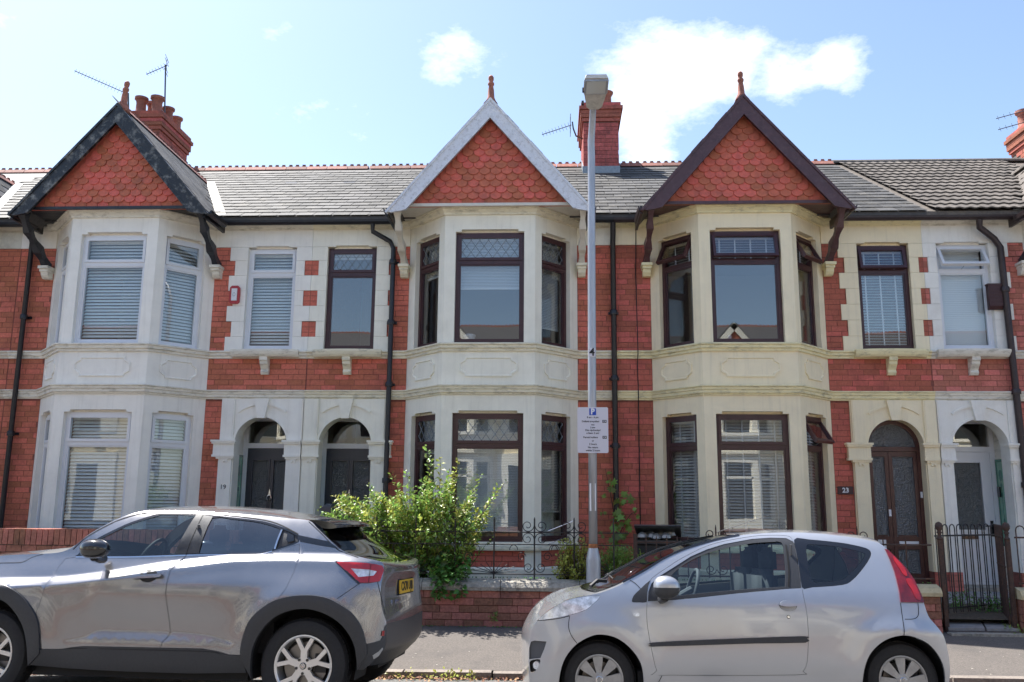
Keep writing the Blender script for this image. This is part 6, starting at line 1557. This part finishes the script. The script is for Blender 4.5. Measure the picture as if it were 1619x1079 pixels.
# lower body cladding
lowcl = silltop+[(-.47, .39), (-.458, .33), (-.447, .289), (-.912, .272), (-1.438, .272), (-1.918, .280), (-2.27, .300), (-2.23, .36), (-2.17, .40)]
J.panel('sill_cladding', lowcl, 'cladding', (), .06, off=.010, depth=.03)
J.ribbon('sill_line', [(-1.95, .430), (-1.8, .438), (-1.1, .441), (-.75, .440), (-.66, .424)], .004, off=.012)
J.panel('wheel_arch_cladding', ffo+ffi[::-1], 'cladding', (), .05, off=.020, depth=.04); J.panel('wheel_arch_cladding', rfo+rfi[::-1], 'cladding', (), .05, off=.020, depth=.04)
bc = bumptop+[(.655, .60), (.652, .53), (.644, .475), (.600, .428), (.54, .38), (.50, .355), (.47, .33), (.43, .33), (.44, .42), (.505, .45)]
J.panel('rear_bumper_cladding', [(.498, .524)]+bc[1:], 'cladding', (), .05, off=.008, depth=.03)
# tail lights: red frame, clear middle
J.panel('tail_light', tailp, 'lampred', [[(.325, 1.088), (.46, 1.080), (.530, 1.066), (.505, 1.034), (.395, 1.022)]], .03, off=.010, depth=.02)
J.panel('tail_light_lens', [(.325, 1.088), (.46, 1.080), (.530, 1.066), (.505, 1.034), (.395, 1.022)], 'lampclear', (), .03, off=.006, depth=.004)
J.ribbon('tail_light_edge', [(.195, 1.139), (.32, 1.045), (.408, .976)], .012, 'glossblack', .012, n=1)
J.ribbon('tail_light_edge', [(.472, 1.125), (.473, 1.05), (.475, .982)], .004, 'seam', .012, n=1)
J.panel('reflector', [(.622, .612), (.640, .613), (.640, .573), (.618, .573)], 'lampred', (), .02, off=.014, depth=.006)
J.panel('tailpipe_trim', [(.55, .435), (.60, .46), (.628, .485), (.634, .472), (.60, .425), (.56, .405)], 'hubcap', (), .03, off=.012, depth=.006)
def JC(x, y, z): return V((x-scJ, y-hwJ, z))
# spoiler
k = MB(); prof = [(-.125, 1.468), (-.05, 1.466), (.02, 1.458), (.07, 1.445), (.105, 1.422), (.108, 1.405), (.07, 1.398), (.03, 1.398), (.0, 1.400), (-.05, 1.400)]
rows = []
for q in range(15):
    t = -1+2*q/14; y = hwJ+t*(hwJ-.335); lift = .022*(1-abs(t)**2.2); back = .10*(1-abs(t)**2.5)
    rows.append([JC(x+back*(i > 1 and i < 8), y, z+lift) for i, (x, z) in enumerate(prof)])
n = len(prof)
for r in rows: k.v += r
for i in range(14):
    for j in range(n): k.f.append((i*n+j, i*n+(j+1) % n, (i+1)*n+(j+1) % n, (i+1)*n+j))
k.f += [tuple(range(n)), tuple(range(14*n, 15*n))[::-1]]
J.done(k, 'spoiler', 'glossblack')
k = MB(); yb = hwJ; k.add([JC(-.245, yb-.012, 1.575), JC(-.13, yb-.012, 1.545), JC(-.125, yb, 1.625), JC(-.165, yb, 1.63), JC(-.245, yb+.012, 1.575), JC(-.13, yb+.012, 1.545)], [(0, 1, 2, 3), (4, 3, 2, 5), (1, 5, 2), (0, 3, 4)]); J.done(k, 'fin_aerial', 'glossblack')
# rear plate, badge
pf_x = .795
yp0 = .64
def plate(cb, x, z0, z1, w0, w1, lean, txt):
    n_ = V((1, 0, lean)).normalized(); a = V((0, 1, 0)); up = V((-lean, 0, 1)).normalized(); F_ = Fr(V((x-cb.sc, (w0+w1)/2-cb.hw, (z0+z1)/2)), a, n_, up)
    k = MB().fbox(F_, -(w1-w0)/2, (w1-w0)/2, -(z1-z0)/2, (z1-z0)/2, -.004, .006); o = bpy.data.objects.new('number_plate', k.mesh('number_plate', W['plateyellow'])); COL.objects.link(o); o.parent = cb.root
    MBf = MB().fbox(F_, -(w1-w0)/2-.012, (w1-w0)/2+.012, -(z1-z0)/2-.012, (z1-z0)/2+.012, -.01, -.003); cb.done(MBf, 'plate_holder', 'seam', smooth=False)
    cu = bpy.data.curves.new('plate_lettering', 'FONT'); cu.body = txt; cu.size = .105; cu.align_x = 'CENTER'; cu.align_y = 'CENTER'; cu.extrude = .001; cu.offset = .002; cu.resolution_u = 2
    t_ = bpy.data.objects.new('tmp', cu); COL.objects.link(t_); dg = bpy.context.evaluated_depsgraph_get(); me = bpy.data.meshes.new_from_object(t_.evaluated_get(dg)); bpy.data.objects.remove(t_)
    me.materials.clear(); me.materials.append(W['printblack']); me.name = 'plate_lettering'; q = bpy.data.objects.new('plate_lettering', me); COL.objects.link(q); q.parent = o
    mm = Matrix((F_.a, F_.u, F_.a.cross(F_.u))).transposed().to_4x4(); mm.translation = F_.p(0, 0, .008); q.matrix_basis = mm
plate(J, .598, .868, .978, .635, 1.155, .06, 'CX70 UJB')
cu = bpy.data.curves.new('badge', 'FONT'); cu.body = 'JUKE'; cu.size = .045; cu.extrude = .002; cu.align_x = 'CENTER'; cu.resolution_u = 2
t_ = bpy.data.objects.new('tmp', cu); COL.objects.link(t_); dg = bpy.context.evaluated_depsgraph_get(); me = bpy.data.meshes.new_from_object(t_.evaluated_get(dg)); bpy.data.objects.remove(t_); me.materials.clear(); me.materials.append(W['chrome'])
q = bpy.data.objects.new('badge', me); COL.objects.link(q); q.parent = rootJ; F_ = Fr(V((.602-scJ, .52-hwJ, .80)), (.16, 1, 0), (1, -.16, 0)); mm = Matrix((F_.a, F_.u, F_.a.cross(F_.u))).transposed().to_4x4(); mm.translation = F_.p(0, 0, .012); q.matrix_basis = mm
# door handle of the front door
hp = [(-1.462, .988), (-1.44, 1.002), (-1.38, 1.012), (-1.30, 1.020), (-1.225, 1.026), (-1.214, 1.012), (-1.222, .998), (-1.30, .990), (-1.40, .984), (-1.45, .980)]
J.panel('handle_recess_shade', [(-1.335+.075*math.cos(t), 1.005+.052*math.sin(t)) for t in [2*PI*i/20 for i in range(20)]], 'darkmetal', (), .03, off=.001, depth=.001)  # flat oval on the door skin, coloured dark like a shaded hollow
J.panel('door_handle', hp, 'paintgrey', (), .02, off=.036, depth=.016)
mirror(J, -1.742, 1.212, .120, .078, 'glossblack', 'glossblack', -.10)
# cabin
for ws in (.33, .96):
    J.box('seat', -1.55, -1.02, ws, ws+.50, .5, .72, 'interior', bev=.06); J.box('seat_back', -1.16, -.98, ws, ws+.50, .65, 1.26, 'interior', bev=.06); J.box('headrest', -1.07, -.96, ws+.13, ws+.37, 1.24, 1.42, 'interior', bev=.04)
J.box('rear_seat', -.42, -.25, .3, 1.5, .6, 1.22, 'interior', bev=.06); J.box('dashboard', -2.28, -1.75, .25, 1.54, .75, 1.13, 'interior', bev=.05)
J.box('floor_pan', -2.25, -.45, .07, 1.72, .22, .42, 'seam'); J.box('engine_bay', -3.35, -2.2, .42, 1.37, .3, .95, 'seam'); J.box('boot_floor', -.46, .50, .42, 1.37, .3, .85, 'seam')
J.box('door_lining', -2.1, -.3, .15, .22, .42, 1.05, 'seam'); J.box('door_lining', -2.1, -.3, 1.57, 1.64, .42, 1.05, 'seam')
k = MB(); k.tube([JC(-1.62+.08*math.cos(a), .58+.18*math.sin(a), 1.13+.16*math.cos(a)) for a in [2*PI*i/24 for i in range(24)]], .015, 8, closed=True); k.tube([JC(-1.75, .58, 1.05), JC(-1.62, .58, 1.13)], .03, 8); J.done(k, 'steering_wheel', 'interior')
k = MB(); k.tube([JC(-1.05, .24, 1.42), JC(-1.10, .28, 1.15), JC(-1.18, .36, .8)], .014, 4); J.done(k, 'seat_belt', 'interiorgrey')
arch_well(J, 0, .36, .425); arch_well(J, -2.66, .36, .44)
J.wheel(0.0, .349, .352, .21, .228, 'twin', .03); J.wheel(-2.66, .365, .352, .21, .228, 'twin', .03)
# ---------------------------------------------------------------- plants
def leaf(k, p, d, n, L, w):
    """folded pointed leaf: base p, direction d, up-normal n"""
    s_ = d.cross(n).normalized(); t = p+d*L; m_ = p+d*L*.45; f = n*(-.12*L)
    b = len(k.v); k.v += [p, m_+s_*w+n*.08*L, t+f, m_-s_*w+n*.08*L, m_]; k.f += [(b, b+1, b+4), (b+1, b+2, b+4), (b+2, b+3, b+4), (b+3, b, b+4)]
def rv(a=1.): return V((R.gauss(0, a), R.gauss(0, a), R.gauss(0, a)))
def shoot(k, st, p0, p1, L, w, step, start=.15, bend=.12, r=.006, jit=.5, dens=1):
    p0, p1 = V(p0), V(p1); mid = (p0+p1)/2+rv(bend*(p1-p0).length*.5); pts = bez(p0, (p0+mid)/2, (mid+p1)/2, p1, 10)
    if st is not None: st.tube(pts, [r*(1-.8*i/10) for i in range(11)], 4, cap=False)
    tot = (p1-p0).length; n = max(3, int(tot*(1-start)/step))
    for i in range(n):
        t = start+(1-start)*(i+R.random())/n; q = t*10; a = int(min(q, 9)); p = pts[a].lerp(pts[a+1], q-a); ax = (pts[a+1]-pts[a]).normalized()
        for _ in range(dens):
            o = rv(1); o = (o-ax*o.dot(ax)).normalized(); d = (o+ax*.6+V((0, -.1, .15))+rv(jit*.4)).normalized(); nn = (V((-.25, -.3, 1))+rv(jit)).normalized()
            sc = R.uniform(.55, 1.15)*(1-.35*max(0, t-.8)*5*.5)
            leaf(k, p+o*.01, d, nn, L*sc, w*sc)
def inpoly(x, z, P):
    c = False; j = len(P)-1
    for i in range(len(P)):
        if (P[i][1] > z) != (P[j][1] > z) and x < (P[j][0]-P[i][0])*(z-P[i][1])/(P[j][1]-P[i][1])+P[i][0]: c = not c
        j = i
    return c
t = thing('leafy_bush', 'big untrimmed green bush spilling over the low wall behind the grey car', 'bush', (-1.65, 11.45, .28))
st, k1, k2, k3 = MB(), MB(), MB(), MB()
OUT = [(-2.95, .45), (-3.15, .9), (-3.22, 1.3), (-3.1, 1.55), (-2.92, 1.48), (-2.75, 1.74), (-2.55, 1.58), (-2.4, 1.80), (-2.15, 1.62), (-1.98, 1.88), (-1.82, 1.70), (-1.62, 1.95), (-1.5, 1.72), (-1.32, 2.02), (-1.2, 1.65), (-1.02, 1.78), (-.95, 1.45), (-.84, 1.56), (-.92, 1.25), (-1.02, 1.0), (-1.12, .82), (-1.22, .62), (-1.28, .42)]
nsh = 0
while nsh < 900:
    x, z = R.uniform(-3.25, -.7), R.uniform(.5, 2.05)
    if not inpoly(x, z, OUT): continue
    y = 11.32+R.gauss(0, .24); y = max(10.88, min(12.0, y))
    bx = -1.65+(x+1.65)*.35+R.gauss(0, .1)
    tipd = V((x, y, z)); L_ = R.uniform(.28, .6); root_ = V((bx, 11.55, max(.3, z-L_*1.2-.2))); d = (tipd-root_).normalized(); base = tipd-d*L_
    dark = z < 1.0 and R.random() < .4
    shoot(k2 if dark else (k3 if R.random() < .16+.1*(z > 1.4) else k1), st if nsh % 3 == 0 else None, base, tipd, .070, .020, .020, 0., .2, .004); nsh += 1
for x, z, bx in ((-1.66, 2.32, -1.60), (-1.60, 2.12, -1.55), (-1.25, 2.12, -1.35), (-.72, 1.80, -1.15), (-.62, 1.86, -1.15), (-1.95, 2.0, -1.75), (-2.1, 1.95, -1.8), (-2.42, 1.82, -2.0), (-2.72, 1.65, -2.1), (-2.9, 1.5, -2.2), (-.85, 1.45, -1.2), (-.80, 1.15, -1.3), (-3.05, 1.30, -2.3), (-1.45, 2.15, -1.5), (-.95, 1.95, -1.25)):
    shoot(k1 if R.random() < .6 else k3, st, (bx, 11.4, z-.75), (x, 11.25+R.uniform(-.15, .15), z), .075, .021, .020, .15, .12, .006, dens=1)
for i in range(26):     # over the coping, down the wall face
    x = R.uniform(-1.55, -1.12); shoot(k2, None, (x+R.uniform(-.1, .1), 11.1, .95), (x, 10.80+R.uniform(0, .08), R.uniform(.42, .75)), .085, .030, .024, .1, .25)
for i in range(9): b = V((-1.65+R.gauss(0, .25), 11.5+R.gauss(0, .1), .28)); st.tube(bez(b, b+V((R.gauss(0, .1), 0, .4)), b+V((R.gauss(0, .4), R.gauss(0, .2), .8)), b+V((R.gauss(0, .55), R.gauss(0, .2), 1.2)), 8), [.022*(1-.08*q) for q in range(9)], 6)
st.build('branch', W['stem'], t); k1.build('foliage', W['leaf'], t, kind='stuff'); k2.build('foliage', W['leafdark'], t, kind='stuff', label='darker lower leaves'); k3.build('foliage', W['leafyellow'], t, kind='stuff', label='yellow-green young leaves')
t = thing('shrub', 'small bright green shrub left of the lamp base', 'bush', (.25, 11.25, .28)); st, k1 = MB(), MB()
for i in range(120):
    a = R.uniform(0, 1); x = .22+R.gauss(0, .16); z = R.uniform(.62, 1.16); x = max(-.15, min(.5, x)); 
    if x < .05 and z > .95: z -= .2
    shoot(k1, st, (.25+R.gauss(0, .05), 11.3, .45), (x, 11.12+R.gauss(0, .08), z), .050, .018, .018, .35, .15, .004)
st.build('branch', W['stem'], t); k1.build('foliage', W['leafyellow'], t, kind='stuff')
t = thing('shrub', 'darker fine-leaved shrub between the lamp base and the bin', 'bush', (.80, 11.4, .28)); st, k1 = MB(), MB()
for i in range(200):
    x = .80+R.gauss(0, .19); x = max(.5, min(1.2, x)); z = R.uniform(.6, 1.10-.4*max(0, x-.9)); shoot(k1, st if i % 3 == 0 else None, (.8+R.gauss(0, .1), 11.45, .4), (x, 11.25+R.gauss(0, .1), z), .055, .012, .018, .2, .2, .004)
st.build('branch', W['stem'], t); k1.build('foliage', W['leaf'], t, kind='stuff')
# creeper on the downpipe: lobed leaves
t = thing('creeper', 'pale green lobed-leaf creeper climbing the brick wall by the middle downpipe', 'climbing plant', (.95, 13.2, .3)); st, k1 = MB(), MB()
st.tube(bez((.95, 13.35, .3), (1.0, 13.3, 1.0), (.9, 13.35, 1.5), (.78, 13.35, 2.1), 12), [.012-.0007*i for i in range(13)], 5); st.tube(bez((.97, 13.3, 1.1), (1.1, 13.25, 1.4), (1.2, 13.3, 1.5), (1.22, 13.3, 1.42), 8), .005, 4)
def lobed(k, p, r, n, rot):
    n = n.normalized(); x = n.orthogonal().normalized(); y = n.cross(x); b = len(k.v); k.v.append(p); m_ = 14
    for i in range(m_): a = 2*PI*i/m_+rot; q = r*(1 if i % 2 == 0 else .52)*(1 if i % m_ else .4); k.v.append(p+(x*math.cos(a)+y*math.sin(a))*q-n*.08*q)
    for i in range(m_): k.f.append((b, b+1+i, b+1+(i+1) % m_))
for (x, z, r) in [(.86, 2.05, .05), (.80, 1.93, .06), (.90, 1.86, .09), (.86, 1.78, .09), (.74, 1.70, .06), (.93, 1.62, .09), (1.08, 1.70, .09), (1.14, 1.62, .10), (1.03, 1.58, .09), (1.20, 1.5, .06), (1.22, 1.40, .05), (.95, 1.46, .10), (1.02, 1.38, .10), (.90, 1.36, .09), (1.06, 1.30, .10), (.96, 1.26, .10), (.88, 1.22, .08), (1.10, 1.22, .08), (.98, 1.14, .11), (1.06, 1.08, .09), (.90, 1.10, .09), (.95, 1.0, .10), (1.03, .95, .10), (.86, 1.0, .07), (.74, 1.42, .05), (.72, 1.12, .05), (1.0, .85, .1), (.92, .8, .1)]:
    for q in range(2): lobed(k1, V((x+R.uniform(-.04, .04), 13.28+R.uniform(-.10, .05), z+R.uniform(-.04, .04))), r*R.uniform(.7, 1.0), V((-.3, -.75, .55))+rv(.3), R.uniform(0, 6))
st.build('stem', W['stem'], t); k1.build('foliage', W['leaf'], t, kind='stuff')
# weeds
def weeds(label, pts, n, h, spread, m='leaf', L=.05, w=.012, grp=None):
    c = V(pts[0]); t = thing('weed_clump', label, 'weeds', c); k = MB()
    for p in pts:
        for i in range(n): b = V(p)+V((R.gauss(0, spread), R.gauss(0, spread*.5), 0)); shoot(k, None, b, b+V((R.gauss(0, .05), R.gauss(0, .03), R.uniform(.4, 1)*h)), L, w, .018, 0, .2)
    k.build('foliage', W[m], t, kind='stuff'); return t
weeds('weeds and grass growing along the path below the white front door', [(4.95+.13*i, 12.3-.1*i, .22) for i in range(8)], 9, .26, .10, 'leafdark', .07, .012)
weeds('weeds at the foot of the open iron gate', [(5.36, 11.5, .14), (5.42, 11.25, .12), (5.48, 11.02, .10), (5.50, 10.92, .09)], 6, .12, .05, 'leaf', .05, .012)
weeds('grassy weeds in the gutter between the two cars', [(-1.16, 8.84, -.1), (-.98, 8.86, -.1), (-.88, 8.86, -.1), (-1.45, 8.83, -.1)], 7, .09, .07, 'leafyellow', .04, .010)
weeds('single green weed at the foot of the low wall', [(-.74, 10.88, .18)], 6, .10, .02, 'leaf', .05, .016)
weeds('dry reddish stalks at the foot of the low wall beside the bush', [(-1.75+.07*i, 10.86, .09) for i in range(10)], 4, .12, .03, 'leafred', .02, .004)
# dry leaf litter in the gutter
k = MB()
for i in range(2600):
    x = R.uniform(-8, 6); y = kerb_y(x)-abs(R.gauss(0, .07))-.008; 
    if R.random() < .04: y -= R.uniform(0, .8)
    p = V((x, y, -.108+R.uniform(0, .02)+max(0, (kerb_y(x)-y-.02))*.05)); d = rv(1); d.z *= .3; d.normalize(); leaf(k, p, d, (V((0, 0, 1))+rv(.4)).normalized(), R.uniform(.02, .045), R.uniform(.008, .016))
o = k.build('leaf_litter', W['dryleaf']); o['kind'] = 'stuff'; tag(o, 'dry brown leaf litter lying along the gutter', 'leaves')
k = MB()
for i in range(500):
    x = R.uniform(-3, 4.6); y = R.uniform(10.86, 10.93); z = .10
    if R.random() < .5: y = WY+.18+R.uniform(0, .05); z = .66
    k.lathe((x, y, z), [(.004, 0), (R.uniform(.006, .014), .006), (.004, .014)], 5)
o = k.build('moss_crumbs', W['leafdark']); o['kind'] = 'stuff'; tag(o, 'moss and crumbs along the wall foot and coping', 'moss')
k = MB()
for i in range(160):
    x = R.uniform(-4, 6); y = R.uniform(9.15, 10.8); z = .0+(y-9.3)*.055-.03; p = V((x, y, z)); leaf(k, p+V((0, 0, .012)), V((R.gauss(0, 1), R.gauss(0, 1), .1)).normalized(), V((0, 0, 1)), R.uniform(.015, .03), .007)
o = k.build('fallen_petals', W['ivory']); o['kind'] = 'stuff'; tag(o, 'small pale specks and petals scattered on the pavement', 'litter')
